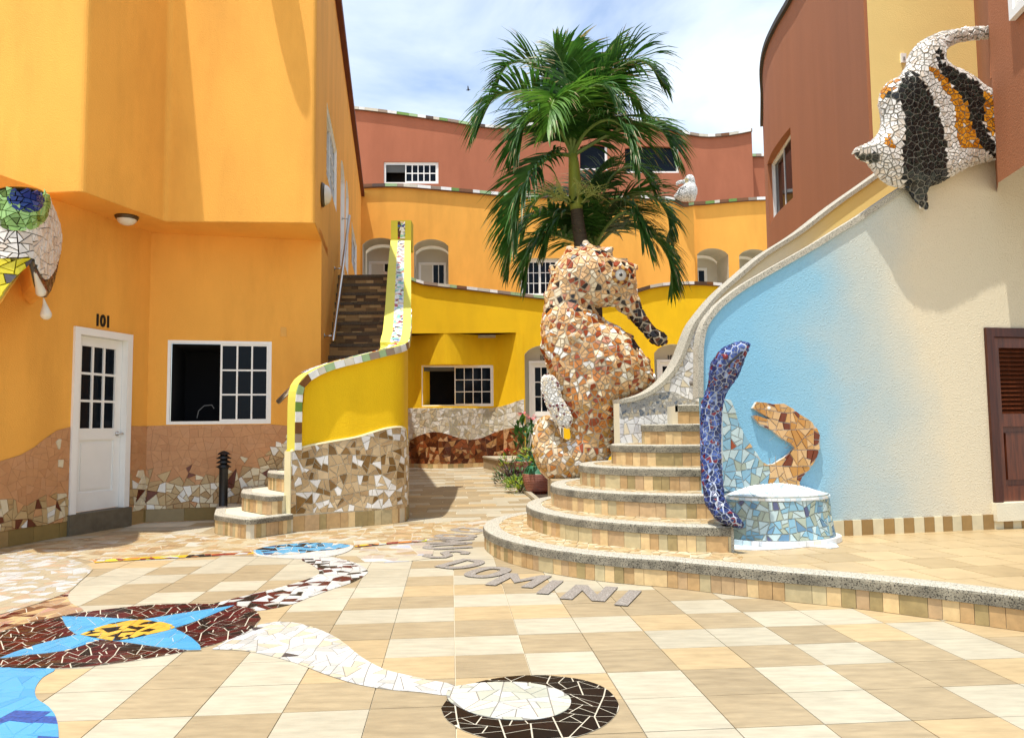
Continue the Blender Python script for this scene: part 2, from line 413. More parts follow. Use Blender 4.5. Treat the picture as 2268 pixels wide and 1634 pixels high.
def mosaic3d(me, sp, gap, th, pick, parent, name='tile_shard', cap=300, seed=3, mind=0.72):
    """broken tiles over any surface: pieces cut between neighbours in the tangent plane and laid on the surface"""
    rn = random.Random(seed)
    V = [v.co.copy() for v in me.vertices]; P = [tuple(p.vertices) for p in me.polygons]
    bv = BVHTree.FromPolygons(V, P)
    T = []; cum = []; tot = 0
    for p in P:
        for k in range(1, len(p) - 1):
            a, b, c = V[p[0]], V[p[k]], V[p[k + 1]]; ar = (b - a).cross(c - a).length / 2
            if ar > 0: tot += ar; T.append((a, b, c)); cum.append(tot)
    import bisect
    grid = {}; S = []; md = sp * mind
    key = lambda q: (int(math.floor(q.x / sp)), int(math.floor(q.y / sp)), int(math.floor(q.z / sp)))
    for _ in range(int(tot / (sp * sp) * 9)):
        a, b, c = T[min(len(T) - 1, bisect.bisect(cum, rn.random() * tot))]; r1 = math.sqrt(rn.random()); r2 = rn.random()
        q = a * (1 - r1) + b * (r1 * (1 - r2)) + c * (r1 * r2); kk = key(q); ok = True
        for dx in (-1, 0, 1):
            for dy in (-1, 0, 1):
                for dz in (-1, 0, 1):
                    for o in grid.get((kk[0] + dx, kk[1] + dy, kk[2] + dz), ()):
                        if (S[o][0] - q).length < md: ok = False; break
        if not ok: continue
        loc, nor, i, d = bv.find_nearest(q)
        if nor is None: continue
        n2 = nor.copy()
        for o_ in range(3):
            off = Vector((rn.uniform(-1, 1), rn.uniform(-1, 1), rn.uniform(-1, 1))) * sp * 0.35
            l2, nn, _i, _d = bv.find_nearest(q + off)
            if nn is not None and nn.dot(nor) > 0: n2 += nn
        grid.setdefault(kk, []).append(len(S)); S.append((q, n2.normalized()))
    items = []
    for si, (q, n) in enumerate(S):
        e = n.orthogonal().normalized(); w = n.cross(e); kk = key(q); g = sp * 0.85
        c = [(-g, -g), (g, -g), (g, g), (-g, g)]
        for dx in (-2, -1, 0, 1, 2):
            for dy in (-2, -1, 0, 1, 2):
                for dz in (-2, -1, 0, 1, 2):
                    for o in grid.get((kk[0] + dx, kk[1] + dy, kk[2] + dz), ()):
                        if o == si or len(c) < 3: continue
                        d = S[o][0] - q
                        if d.length > sp * 2 or S[o][1].dot(n) < -0.1: continue
                        x = d.dot(e); y = d.dot(w); l_ = math.hypot(x, y)
                        if l_ < sp * 0.2: continue
                        c = half(c, x / l_, y / l_, d.length / 2 - gap / 2 if l_ > d.length * 0.6 else l_ / 2 - gap / 2)
        if len(c) < 3: continue
        if area(c) < 0: c = c[::-1]
        frag = []; shatter(c, sp * sp * 0.36, rn, frag)
        frag = [c] if len(frag) == 1 else [f_ for f_ in (shrink(f_, gap / 2) for f_ in frag) if len(f_) > 2]
        for c in frag:
          if abs(area(c)) < 0.03 * sp * sp: continue
          cx = sum(p[0] for p in c) / len(c); cy = sum(p[1] for p in c) / len(c)
          lo = []; hi = []; tl = th * rn.uniform(0.7, 1.3); tx = rn.uniform(-0.14, 0.14); ty = rn.uniform(-0.14, 0.14)
          for (x, y) in c:
            pt = q + e * x + w * y; l2, nn, _i, _d = bv.find_nearest(pt)
            lo.append(pt.lerp(l2, 0.75) - n * 0.004)
            xi = cx + (x - cx) * 0.93; yi = cy + (y - cy) * 0.93; pt = q + e * xi + w * yi; l2, nn, _i, _d = bv.find_nearest(pt)
            hi.append(pt.lerp(l2, 0.6) + n * (tl + (x - cx) * tx + (y - cy) * ty))
          face = n.dot((EYE - q).normalized()); pc = q + e * cx + w * cy
          items.append((abs(area(c)) * max(0.02, face) / (q - EYE).length_squared, lo, hi, pick(pc, n)))
    emit(items, parent, name, cap)
_ico = None
def blob_mesh(balls, voxel, smooth=4, name='blob', extra=None):
    """one continuous skin over a set of overlapping ellipsoids: (centre, (rx, ry, rz))"""
    global _ico
    if _ico is None:
        _ico = []
        for sd_ in (2, 3):
            b = bmesh.new(); bmesh.ops.create_icosphere(b, subdivisions=sd_, radius=1.0)
            _ico.append(([v.co.copy() for v in b.verts], [tuple(v.index for v in f.verts) for f in b.faces])); b.free()
    vs = []; fs = []
    for c, r in balls:
        k = len(vs); r = r if isinstance(r, (tuple, list)) else (r, r, r); ic = _ico[1 if max(r) > voxel * 6 else 0]
        vs += [(c[0] + v.x * r[0], c[1] + v.y * r[1], c[2] + v.z * r[2]) for v in ic[0]]
        fs += [tuple(i + k for i in f) for f in ic[1]]
    if extra:
        k = len(vs); vs += [tuple(v) for v in extra[0]]; fs += [tuple(i + k for i in f) for f in extra[1]]
    me = bpy.data.meshes.new(name + '_raw'); me.from_pydata(vs, [], fs); me.update()
    o = bpy.data.objects.new(name + '_raw', me); COL.objects.link(o)
    m = o.modifiers.new('remesh', 'REMESH'); m.mode = 'VOXEL'; m.voxel_size = voxel
    if smooth:
        s = o.modifiers.new('smooth', 'SMOOTH'); s.factor = 0.5; s.iterations = smooth
    dg = bpy.context.evaluated_depsgraph_get(); out = bpy.data.meshes.new_from_object(o.evaluated_get(dg)); out.name = name
    bpy.data.objects.remove(o); bpy.data.meshes.remove(me)
    return out
def chain(knots, depth=1.0):
    """fill between successive (centre, radius) knots"""
    out = []
    for (a, ra), (b, rb) in zip(knots, knots[1:]):
        a = Vector(a); b = Vector(b); n = max(1, int((b - a).length / (0.3 * min(ra, rb)))); n = min(n, 14)
        for k in range(n + 1):
            t = k / n; r = ra + (rb - ra) * t; out.append((a.lerp(b, t), (r, r * depth, r)))
    return out
def add_mesh(name, me, mat, parent, smooth=True):
    me.materials.clear(); me.materials.append(mat)
    if smooth: me.polygons.foreach_set('use_smooth', [True] * len(me.polygons))
    o = bpy.data.objects.new(name, me); return link(o, parent)

def proj(p):
    w = Vector(p) - EYE; d = w.dot(_f); return 1134 + LENS * w.dot(_r) / d, 817 - LENS * w.dot(_u) / d
def inflate(outline, y, cap, step, depth=1.0, holes=(), yf=None):
    """round body inside an outline: largest balls that fit, capped in thickness"""
    segs = [(o[i], o[(i + 1) % len(o)]) for o in [outline] + list(holes) for i in range(len(o))]
    x0 = min(p[0] for p in outline); x1 = max(p[0] for p in outline); y0 = min(p[1] for p in outline); y1 = max(p[1] for p in outline); out = []
    m = y / LENS
    def dist(u, v):
        best = 1e9
        for (ax, ay), (bx, by) in segs:
            ex = bx - ax; ey = by - ay; l2 = ex * ex + ey * ey
            t = 0 if l2 == 0 else max(0, min(1, ((u - ax) * ex + (v - ay) * ey) / l2)); dx = u - ax - ex * t; dy = v - ay - ey * t; d = dx * dx + dy * dy
            if d < best: best = d
        return math.sqrt(best)
    u = x0 + step / 2
    while u < x1:
        v = y0 + step / 2
        while v < y1:
            if inside((u, v), outline) and not any(inside((u, v), h) for h in holes):
                d = dist(u, v)
                if d > step * 0.3:
                    d += step * 0.22; r = min(d * m, cap); yy = yf(u, v) if yf else y
                    out.append((D(u, v, yy), (min(d * m, r * 1.15), r * depth, min(d * m, r * 1.15))))
            v += step
        u += step
    return out
# ------------------------------------------------------------------ windows, doors, lettering, copings
def window(parent, pth, s0, s1, z0, z1, h=-0.07, fw=0.045, split=0.5, cols=3, rows=3, left='open', bw=0.022, depth=0.6, blind=0.0, frame=WHITE):
    b = MB(); t = 0.05
    b.box(pth.mp, s0, s1, z1 - fw, z1, h, h + t); b.box(pth.mp, s0, s1, z0, z0 + fw, h, h + t)
    b.box(pth.mp, s0, s0 + fw, z0 + fw, z1 - fw, h, h + t); b.box(pth.mp, s1 - fw, s1, z0 + fw, z1 - fw, h, h + t)
    w = b.obj('window', frame, parent)
    i0, i1, j0, j1 = s0 + fw, s1 - fw, z0 + fw, z1 - fw
    def sash(a, c, n, hh):
        g = MB(); k = fw * 0.62
        g.box(pth.mp, a, a + k, j0, j1, hh, hh + 0.03); g.box(pth.mp, c - k, c, j0, j1, hh, hh + 0.03)
        g.box(pth.mp, a + k, c - k, j1 - k, j1, hh, hh + 0.03); g.box(pth.mp, a + k, c - k, j0, j0 + k, hh, hh + 0.03)
        x0, x1, y0, y1 = a + k, c - k, j0 + k, j1 - k
        for q in range(1, n): x = x0 + (x1 - x0) * q / n; g.box(pth.mp, x - bw / 2, x + bw / 2, y0, y1, hh + 0.004, hh + 0.026)
        for q in range(1, rows): y = y0 + (y1 - y0) * q / rows; g.box(pth.mp, x0, x1, y - bw / 2, y + bw / 2, hh + 0.006, hh + 0.024)
        g.obj('sash', frame, w)
        for q in range(n):
            for r_ in range(rows):
                xa = x0 + (x1 - x0) * q / n + bw / 2 * (q > 0); xb = x0 + (x1 - x0) * (q + 1) / n - bw / 2 * (q < n - 1)
                ya = y0 + (y1 - y0) * r_ / rows + bw / 2 * (r_ > 0); yb = y0 + (y1 - y0) * (r_ + 1) / rows - bw / 2 * (r_ < rows - 1)
                e = MB(); e.box(pth.mp, xa, xb, ya, yb, hh + 0.009, hh + 0.014); e.obj('pane', GLASS, w)
    m = i0 + (i1 - i0) * split
    if left == 'grid': sash(i0, m + 0.02, cols, h - 0.028); sash(m, i1, cols, h + 0.008)
    elif left == 'open':
        sash(m, i1, cols, h + 0.008)
        if blind:
            e = MB(); e.box(pth.mp, i0, m, j1 - blind, j1, h - 0.06, h - 0.045); e.obj('roller_blind', M('grey_blind', (0.12, 0.125, 0.12), 0.8), w)
    else: sash(i0, i1, cols, h + 0.004)
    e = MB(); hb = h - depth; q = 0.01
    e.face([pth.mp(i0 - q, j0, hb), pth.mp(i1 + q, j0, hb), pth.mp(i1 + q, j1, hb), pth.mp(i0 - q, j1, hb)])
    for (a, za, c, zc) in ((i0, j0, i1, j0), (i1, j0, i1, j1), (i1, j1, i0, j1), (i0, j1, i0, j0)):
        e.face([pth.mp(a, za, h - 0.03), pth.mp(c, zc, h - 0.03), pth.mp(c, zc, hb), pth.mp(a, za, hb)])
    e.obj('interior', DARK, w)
    return w
def door(parent, pth, s0, s1, z0, z1, h=-0.1, fw=0.09, handle='right', leaf=WHITE, frm=WHITE, glass_from=0.47):
    b = MB()
    b.box(pth.mp, s0, s0 + fw, z0, z1, h, h + 0.13); b.box(pth.mp, s1 - fw, s1, z0, z1, h, h + 0.13); b.box(pth.mp, s0 + fw, s1 - fw, z1 - fw, z1, h, h + 0.13)
    fr = b.obj('door_frame', frm, parent)
    a, c, y0, y1 = s0 + fw + 0.004, s1 - fw - 0.004, z0 + 0.012, z1 - fw - 0.004
    k = (c - a) * 0.14; H = y1 - y0; g0 = y0 + H * glass_from; g1 = y1 - k * 1.1
    d = MB()
    d.box(pth.mp, a, a + k, y0, y1, h, h + 0.045); d.box(pth.mp, c - k, c, y0, y1, h, h + 0.045)
    d.box(pth.mp, a + k, c - k, g1, y1, h, h + 0.045); d.box(pth.mp, a + k, c - k, g0 - k * 1.3, g0, h, h + 0.045); d.box(pth.mp, a + k, c - k, y0, y0 + k * 2.0, h, h + 0.045)
    d.box(pth.mp, a + k, c - k, y0 + k * 2, g0 - k * 1.3, h, h + 0.025)
    d.box(pth.mp, a + k * 1.35, c - k * 1.35, y0 + k * 2.35, g0 - k * 1.65, h + 0.025, h + 0.036)
    x0, x1 = a + k, c - k; bw = 0.028
    for q in (1, 2):
        x = x0 + (x1 - x0) * q / 3; d.box(pth.mp, x - bw / 2, x + bw / 2, g0, g1, h + 0.003, h + 0.04)
        y = g0 + (g1 - g0) * q / 3; d.box(pth.mp, x0, x1, y - bw / 2, y + bw / 2, h + 0.006, h + 0.038)
    o = d.obj('door', leaf, parent)
    for q in range(3):
        for r_ in range(3):
            e = MB(); e.box(pth.mp, x0 + (x1 - x0) * q / 3 + bw / 2 * (q > 0), x0 + (x1 - x0) * (q + 1) / 3 - bw / 2 * (q < 2), g0 + (g1 - g0) * r_ / 3 + bw / 2 * (r_ > 0), g0 + (g1 - g0) * (r_ + 1) / 3 - bw / 2 * (r_ < 2), h + 0.014, h + 0.02)
            e.obj('pane', GLASS, o)
    hx = c - k * 0.55 if handle == 'right' else a + k * 0.55; hz = g0 - k * 0.65
    e = MB(); n = (pth.mp(hx, hz, 1) - pth.mp(hx, hz, 0)).normalized()
    e.lathe(pth.mp(hx, hz, h + 0.045), [(0.0, 0), (0.03, 0), (0.03, 0.012), (0.012, 0.018), (0.012, 0.05), (0.0, 0.052)], 14, ax=n)
    sg = 1 if handle == 'right' else -1
    e.tube([pth.mp(hx, hz, h + 0.09), pth.mp(hx + 0.05 * sg, hz, h + 0.092), pth.mp(hx + 0.11 * sg, hz - 0.004, h + 0.085)], [0.011, 0.010, 0.008], 8)
    e.obj('handle', STEEL, o, True)
    return o
def text_mesh(body, size, bold=0.0):
    cu = bpy.data.curves.new('text', 'FONT'); cu.body = body; cu.size = size; cu.align_x = 'CENTER'; cu.offset = bold; cu.resolution_u = 6
    o = bpy.data.objects.new('text', cu); COL.objects.link(o)
    dg = bpy.context.evaluated_depsgraph_get(); me = bpy.data.meshes.new_from_object(o.evaluated_get(dg)); bpy.data.objects.remove(o)
    vs = [v.co.copy() for v in me.vertices]; fs = [tuple(p.vertices) for p in me.polygons]; bpy.data.meshes.remove(me); return vs, fs
def solid_text(name, body, size, mp, th, mat, parent, bold=0.0, sx=1.0):
    """raised flat lettering: mp(x, y, h) places it"""
    vs, fs = text_mesh(body, size, bold); n = len(vs)
    V = [mp(v.x * sx, v.y, th) for v in vs] + [mp(v.x * sx, v.y, 0) for v in vs]; Fc = list(fs); edges = {}
    for f in fs:
        for i in range(len(f)):
            e = (f[i], f[(i + 1) % len(f)]); edges[e] = edges.get(e, 0) + 1
    for (a, b) in edges:
        if (b, a) not in edges: Fc.append((a, a + n, b + n, b))
    return mesh_obj(name, V, Fc, mat, parent)
COPE = [(glz('coping_white', 245, 245, 240, 0.85), 3), (glz('coping_green', 122, 160, 75), 1.3), (glz('coping_taupe', 165, 145, 125), 2.4), (glz('coping_pale', 222, 215, 195), 2), (glz('coping_brown', 130, 85, 45), 1.4), (glz('coping_mint', 172, 202, 148), 1.3), (glz('coping_dark', 95, 75, 60), 0.7)]
def coping(pth, zf, s0, s1, parent, tw=0.28, hg=0.14, oh=0.07, back=0.32, under=M('coping_mortar', (0.16, 0.09, 0.06), 0.9), pal=COPE, seed=1, dz=0.0):
    rn = random.Random(seed); s = s0; pk = wpick(pal, rn); b = MB(); items = []
    k = max(2, int((s1 - s0) / 0.12))
    for i in range(k):
        a = s0 + (s1 - s0) * i / k; c = s0 + (s1 - s0) * (i + 1) / k
        b.prism([pth.mp(a, zf(a) + dz, -back), pth.mp(c, zf(c) + dz, -back), pth.mp(c, zf(c) + dz, oh - 0.012), pth.mp(a, zf(a) + dz, oh - 0.012)], [pth.mp(a, zf(a) + dz + hg - 0.012, -back), pth.mp(c, zf(c) + dz + hg - 0.012, -back), pth.mp(c, zf(c) + dz + hg - 0.012, oh - 0.012), pth.mp(a, zf(a) + dz + hg - 0.012, oh - 0.012)])
    cp = b.obj('coping', under, parent); prev = None
    while s < s1 - 0.02:
        w = min(tw * rn.uniform(0.55, 1.35), s1 - s); e = s + w - 0.008; m = pk()
        while m is prev: m = pk()
        prev = m
        t = MB(); z_a = zf(s) + dz; z_c = zf(e) + dz
        t.prism([pth.mp(s, z_a + 0.018, -back - 0.004), pth.mp(e, z_c + 0.018, -back - 0.004), pth.mp(e, z_c + 0.018, oh), pth.mp(s, z_a + 0.018, oh)], [pth.mp(s, z_a + hg, -back - 0.004), pth.mp(e, z_c + hg, -back - 0.004), pth.mp(e, z_c + hg, oh), pth.mp(s, z_a + hg, oh)])
        t.obj('coping_tile', m, cp); s += w
    return cp

# ------------------------------------------------------------------ ground and courtyard floor
b = MB(); b.face([(-400, -60, -0.02), (400, -60, -0.02), (400, 900, -0.02), (-400, 900, -0.02)])
g = b.obj('ground', M('ground_screed', (0.42, 0.37, 0.28), 0.9, 0.1, 1.5)); g['kind'] = 'structure'
b = MB(); b.face([(-9, 1.2, -0.008), (8, 1.2, -0.008), (8, 24, -0.008), (-9, 24, -0.008)])
FLOOR = b.obj('courtyard_floor', GROUT); FLOOR['kind'] = 'structure'
TC = M('tile_cream', (0.42, 0.38, 0.285), 0.5, 0.15, 7.0, 0.12, 40, rnd=0.05, stretch=(0.8, 3.2, 1), spec=0.3, detail=9, streak=((0.7, 0.7, 0.7), 0.09))
TT = M('tile_tan', (0.325, 0.255, 0.155), 0.5, 0.18, 7.0, 0.12, 40, rnd=0.07, stretch=(0.8, 3.2, 1), spec=0.3, detail=9, streak=((0.7, 0.7, 0.7), 0.09))
TP = M('tile_peach', (0.42, 0.315, 0.175), 0.5, 0.16, 7.0, 0.12, 40, rnd=0.06, stretch=(0.8, 3.2, 1), spec=0.3, detail=9, streak=((0.7, 0.7, 0.7), 0.09))
TW = 0.367; TO = Vector((-0.288, 3.8004)); Tc = Vector((-0.0789, 0.9969)); Tr = Vector((0.9969, 0.0789))
k1 = lambda x, y: (756 + x / 3, 1122.1 + y / 3); k2 = lambda x, y: (1512 + x / 3, 1122.1 + y / 3); k3 = lambda x, y: (x / 3, 1151.7 + y / 3)
def tidx(p): d = Vector(p) - TO; return (math.floor(d.dot(Tr) / TW), math.floor(d.dot(Tc) / TW))
TCOL = {}
for i, colr in ((0, 'tctpcpc'), (-1, 'pctctptc'), (-2, 'tptctcc'), (1, 'ctcpct'), (2, 'ttcttc')):
    for j, ch in enumerate(colr): TCOL[(i, j)] = ch
for (i, j, ch) in ((1, -1, 'p'), (2, -1, 'c'), (2, -2, 'c'), (1, -2, 't'), (-1, -1, 't'), (-1, -2, 't'), (-2, -2, 'c'), (0, -1, 'p'), (0, -2, 'p'), (-2, -1, 't')): TCOL[(i, j)] = ch
for x, y, ch in ((150,1400,'c'),(560,1370,'t'),(1100,1330,'c'),(1680,1300,'t'),(2100,1280,'c'),(50,1200,'c'),(340,1170,'t'),(850,1150,'c'),(1330,1120,'t'),(1800,1110,'t'),(2130,1085,'p'),(200,1020,'p'),(620,990,'t'),(1090,985,'c'),(1560,960,'t'),(2000,950,'c'),(100,880,'c'),(450,870,'c'),(850,850,'t'),(1290,845,'p'),(1680,830,'c'),(330,755,'t'),(720,745,'c'),(1080,745,'c'),(1500,740,'p'),(150,665,'c'),(480,655,'t'),(870,650,'p'),(370,590,'c'),(600,1510,'c'),(1300,1500,'t'),(1900,1480,'p')): TCOL[tidx(G(*k2(x, y)))] = ch
for x, y, ch in ((560,1070,'c'),(560,1220,'c'),(1250,1060,'t'),(1020,1220,'t'),(1720,1030,'c'),(1600,1190,'c'),(2150,1040,'p'),(2080,1180,'t'),(500,1390,'p'),(900,1380,'c'),(1500,1360,'t'),(2050,1350,'c'),(600,610,'c'),(750,430,'t'),(640,480,'c'),(1180,390,'c'),(1250,460,'t'),(900,530,'t'),(820,590,'c'),(1130,530,'c'),(1660,385,'t'),(1600,440,'c'),(1440,500,'t'),(1930,330,'c')): TCOL[tidx(G(*k3(x, y)))] = ch
rn = random.Random(5); items = []; TM = {'c': TC, 't': TT, 'p': TP}
for i in range(-16, 12):
    for j in range(-4, 18):
        ch = TCOL.get((i, j)) or rn.choices('ctp', (0.38, 0.4, 0.22))[0]; q = 0.0022
        c = [TO + Tr * (TW * (i + a) + (q if a == 0 else -q)) + Tc * (TW * (j + e) + (q if e == 0 else -q)) for a, e in ((0, 0), (1, 0), (1, 1), (0, 1))]
        m_ = sum(c, Vector((0, 0))) / 4
        if m_.y < 1.6 or m_.x > 3.2 or m_.y > 10.35 + 0.1 * m_.x: continue
        if abs(m_.x) > 0.72 * m_.y + 0.6: continue
        zt = rn.uniform(-0.0006, 0.0006)
        items.append((1 / m_.length_squared ** 1.5, [(p.x, p.y, -0.012) for p in c], [(p.x, p.y, zt) for p in c], TM[ch]))
emit(items, FLOOR, 'paving_tile', 300)
# the passage behind has narrower courses of the same stone
items = []
pas = Tr * 1.0
for i in range(-14, 12):
    for j in range(0, 36):
        w = 0.62; dpt = 0.34; off = (j % 3) * 0.21
        c = [Vector((-2.2, 10.3)) + Tr * (w * i + off + w * a * 0.985) + Tc * (dpt * (j + e * 0.985)) for a, e in ((0, 0), (1, 0), (1, 1), (0, 1))]
        m_ = sum(c, Vector((0, 0))) / 4
        if m_.y < 10.2 or m_.y > 22.7 or m_.x < -3.2 or m_.x > 2.2: continue
        ch = rn.choices('ctp', (0.36, 0.5, 0.14))[0]
        items.append((1 / m_.length_squared, [(p.x, p.y, -0.012) for p in c], [(p.x, p.y, 0.0005 + rn.uniform(0, 0.0006)) for p in c], TM[ch]))
emit(items, FLOOR, 'passage_tile', 300)

# ------------------------------------------------------------------ round steps and raised terrace
STEP = 0.2; SCX, SCY = 1.9, 8.0
EA = [2.19, 1.75, 1.5, 1.2, 0.87, 0.55]; EB = [2.32, 1.92, 1.42, 1.0, 0.6, 0.28]
def step_path(n):
    """riser line of step n (1 = lowest), from the back round the left to the right"""
    a = EA[n - 1]; e = EB[n - 1]; pts = []
    bk = [1.9, 1.6, 1.35, 1.1, 0.8, 0.6][n - 1]
    for k in range(8, 0, -1): t = math.pi + math.radians(70) * -k / 8; pts.append((SCX + a * math.cos(t), SCY + bk * abs(math.sin(t))))
    for k in range(0, 33):
        t = math.pi + math.radians(90) * k / 32; x = SCX + a * math.cos(t); y = SCY + e * math.sin(t)
        if n == 1 and x > 1.18: break
        if n in (2, 3) and x > 1.69: break
        pts.append((x, y))
    if n == 1: pts += [tuple(p) for p in spline([(1.22, 5.76, 0), (1.78, 5.37, 0), (2.30, 5.04, 0), (2.90, 4.52, 0), (3.5, 3.95, 0), (4.2, 3.2, 0)], 6)]
    elif n in (2, 3): pts.append((1.69, SCY - e * math.sqrt(1 - ((1.69 - SCX) / a) ** 2)))
    else: pts.append((2.7, SCY - e))
    return Path([(p[0], p[1]) for p in pts])
STONE = [(glz('stone_tan', 204, 167, 115, 0.76, 0.55, 0.16, 18), 3), (glz('stone_olive', 176, 154, 104, 0.76, 0.55, 0.16, 18), 2), (glz('stone_beige', 235, 203, 148, 0.76, 0.55, 0.12, 18), 3), (glz('stone_peach', 205, 172, 128, 0.76, 0.55, 0.14, 18), 2), (glz('stone_grey', 209, 192, 148, 0.76, 0.55, 0.12, 18), 2)]
TREAD = [(glz('tread_cream', 240, 226, 190, 0.58, 0.5), 3), (glz('tread_sand', 228, 200, 150, 0.58, 0.5), 3), (glz('tread_peach', 235, 200, 150, 0.58, 0.5), 2), (glz('tread_tan', 205, 170, 115, 0.58, 0.5), 1)]
def riser(path, z0, z1, parent, w=0.09, seed=1, s0=None, s1=None, pal=STONE, nos=0.07, name='riser_tile', th=0.012, dbl=0.18):
    rn = random.Random(seed); pk = wpick(pal, rn); s = 0.0 if s0 is None else s0; e = path.L if s1 is None else s1
    while s < e - 0.02:
        ww = min(w * rn.uniform(0.85, 1.1) * (2 if rn.random() < dbl else 1), e - s); bb = MB()
        bb.box(path.mp, s, s + ww - 0.003, z0 + 0.003, z1 - nos - 0.003, -0.01, th * rn.uniform(0.8, 1.2)); bb.obj(name, pk(), parent); s += ww
def nosing(path, z, parent, s0=None, s1=None, hg=0.07, wd=0.13, proud=0.022, n=90):
    s0 = 0 if s0 is None else s0; s1 = path.L if s1 is None else s1; b = MB(); secs = []
    for i in range(n + 1):
        q = s0 + (s1 - s0) * i / n
        secs.append([path.mp(q, z - hg, -wd), path.mp(q, z - hg, proud), path.mp(q, z - 0.016, proud), path.mp(q, z - 0.004, proud - 0.005), path.mp(q, z + 0.004, proud - 0.018), path.mp(q, z + 0.004, -wd)])
    m = len(secs[0]); b.v = [p for s in secs for p in s]
    for i in range(n):
        for j in range(m):
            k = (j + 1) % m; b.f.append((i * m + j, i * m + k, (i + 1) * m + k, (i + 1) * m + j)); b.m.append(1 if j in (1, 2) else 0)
    b.f.append(tuple(range(m))); b.f.append(tuple(n * m + j for j in range(m - 1, -1, -1))); b.m += [0, 0]
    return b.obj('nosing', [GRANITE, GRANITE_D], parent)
def slab(name, pts, z0, z1, mat, parent):
    bb = MB(); pts = [(p[0], p[1]) for p in pts]
    if area(pts) < 0: pts = pts[::-1]
    flat = [Vector((p[0], p[1], 0)) for p in pts]
    nn = len(pts); bb.v = [Vector((p[0], p[1], z1)) for p in pts] + [Vector((p[0], p[1], z0)) for p in pts]
    for t in tessellate_polygon([flat]): bb.f.append(tuple(t)); bb.m.append(0)
    for i in range(nn): j = (i + 1) % nn; bb.f.append((nn + i, nn + j, j, i)); bb.m.append(0)
    return bb.obj(name, mat, parent)
SP = {n: step_path(n) for n in range(1, 7)}
TERR = root('raised_terrace', 'raised stone terrace with tan floor tiles and granite kerb at right', 'terrace', (3.0, 6.5, 0))
p1 = [tuple(p) for p in SP[1].p]
slab('core', p1 + [(7.5, 3.2), (7.5, 10.5), (0.9, 10.2)], -0.01, STEP - 0.003, M('grout_light', (0.62, 0.56, 0.42), 0.9), TERR)
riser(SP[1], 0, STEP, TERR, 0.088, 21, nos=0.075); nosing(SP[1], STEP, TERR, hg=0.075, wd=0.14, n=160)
ST = root('round_steps', 'curved stone steps with granite nosings beside the seahorse', 'steps', (1.2, 7.4, STEP))
for n in range(2, 7):
    p = SP[n]; z0 = STEP * (n - 1); z1 = STEP * n
    tail = [(p.p[-1].x, 9.3), (p.p[0].x, 9.3)] if n > 3 else [(1.69, 9.3), (p.p[0].x, 9.3)]
    slab('step', [tuple(q) for q in p.p] + tail, z0, z1 - 0.004, GROUT, ST)
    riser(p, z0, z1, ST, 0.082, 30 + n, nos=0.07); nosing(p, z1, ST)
    if n in (2, 3):
        pe = Path([(1.69, p.p[-1].y), (1.69, 9.0)]); nosing(pe, z1, ST, hg=0.2, wd=0.05, n=6)
slab('step', [(1.72, 8.05), (2.9, 8.05), (2.9, 9.3), (1.72, 9.3)], 1.2, 1.396, GROUT, ST)
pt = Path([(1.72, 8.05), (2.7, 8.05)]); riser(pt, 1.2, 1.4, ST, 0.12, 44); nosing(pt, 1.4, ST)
for k in range(11):  # the flight goes on to the right behind the blue wall
    bb = MB(); bb.wbox(2.75 + 0.27 * k, 2.75 + 0.27 * (k + 1), 7.25 + 0.06 * k, 8.75 + 0.05 * k, 1.2, 1.6 + 0.2 * k); bb.obj('step', TREAD[1][0], ST)
# treads: small laid pieces behind each nosing
for n in range(1, 6):
    z = STEP * n; p = SP[n]; inner = [p.at(p.L * k / 60) for k in range(61)]
    lim = 61
    ring = [(q.x - t.y * 0.14, q.y + t.x * 0.14) for q, t in inner]
    if n == 1: ring = [r_ for r_ in ring if r_[0] < 1.72]; ring += [(1.72, 5.9), (1.72, 9.0), (0.9, 9.0)]
    else: ring += [(1.69, 9.2), (0.9, 9.2)] if n < 4 else [(2.6, 9.2), (1.3, 9.2)]
    nxt = [tuple(q) for q in SP[n + 1].p] + [(2.8, SP[n + 1].p[-1].y), (2.8, 9.3), (SP[n + 1].p[0].x, 9.3)]
    cs = cells(ring, 0.085, 0.006, 60 + n, 0.36, 0.75, cut=[nxt])
    shards(cs, (lambda z: lambda x, y, h: Vector((x, y, z + h)))(z), 0.008, wpick(TREAD), TERR if n == 1 else ST, 'tread_tile', 150, h0=-0.004, inset=0.02)
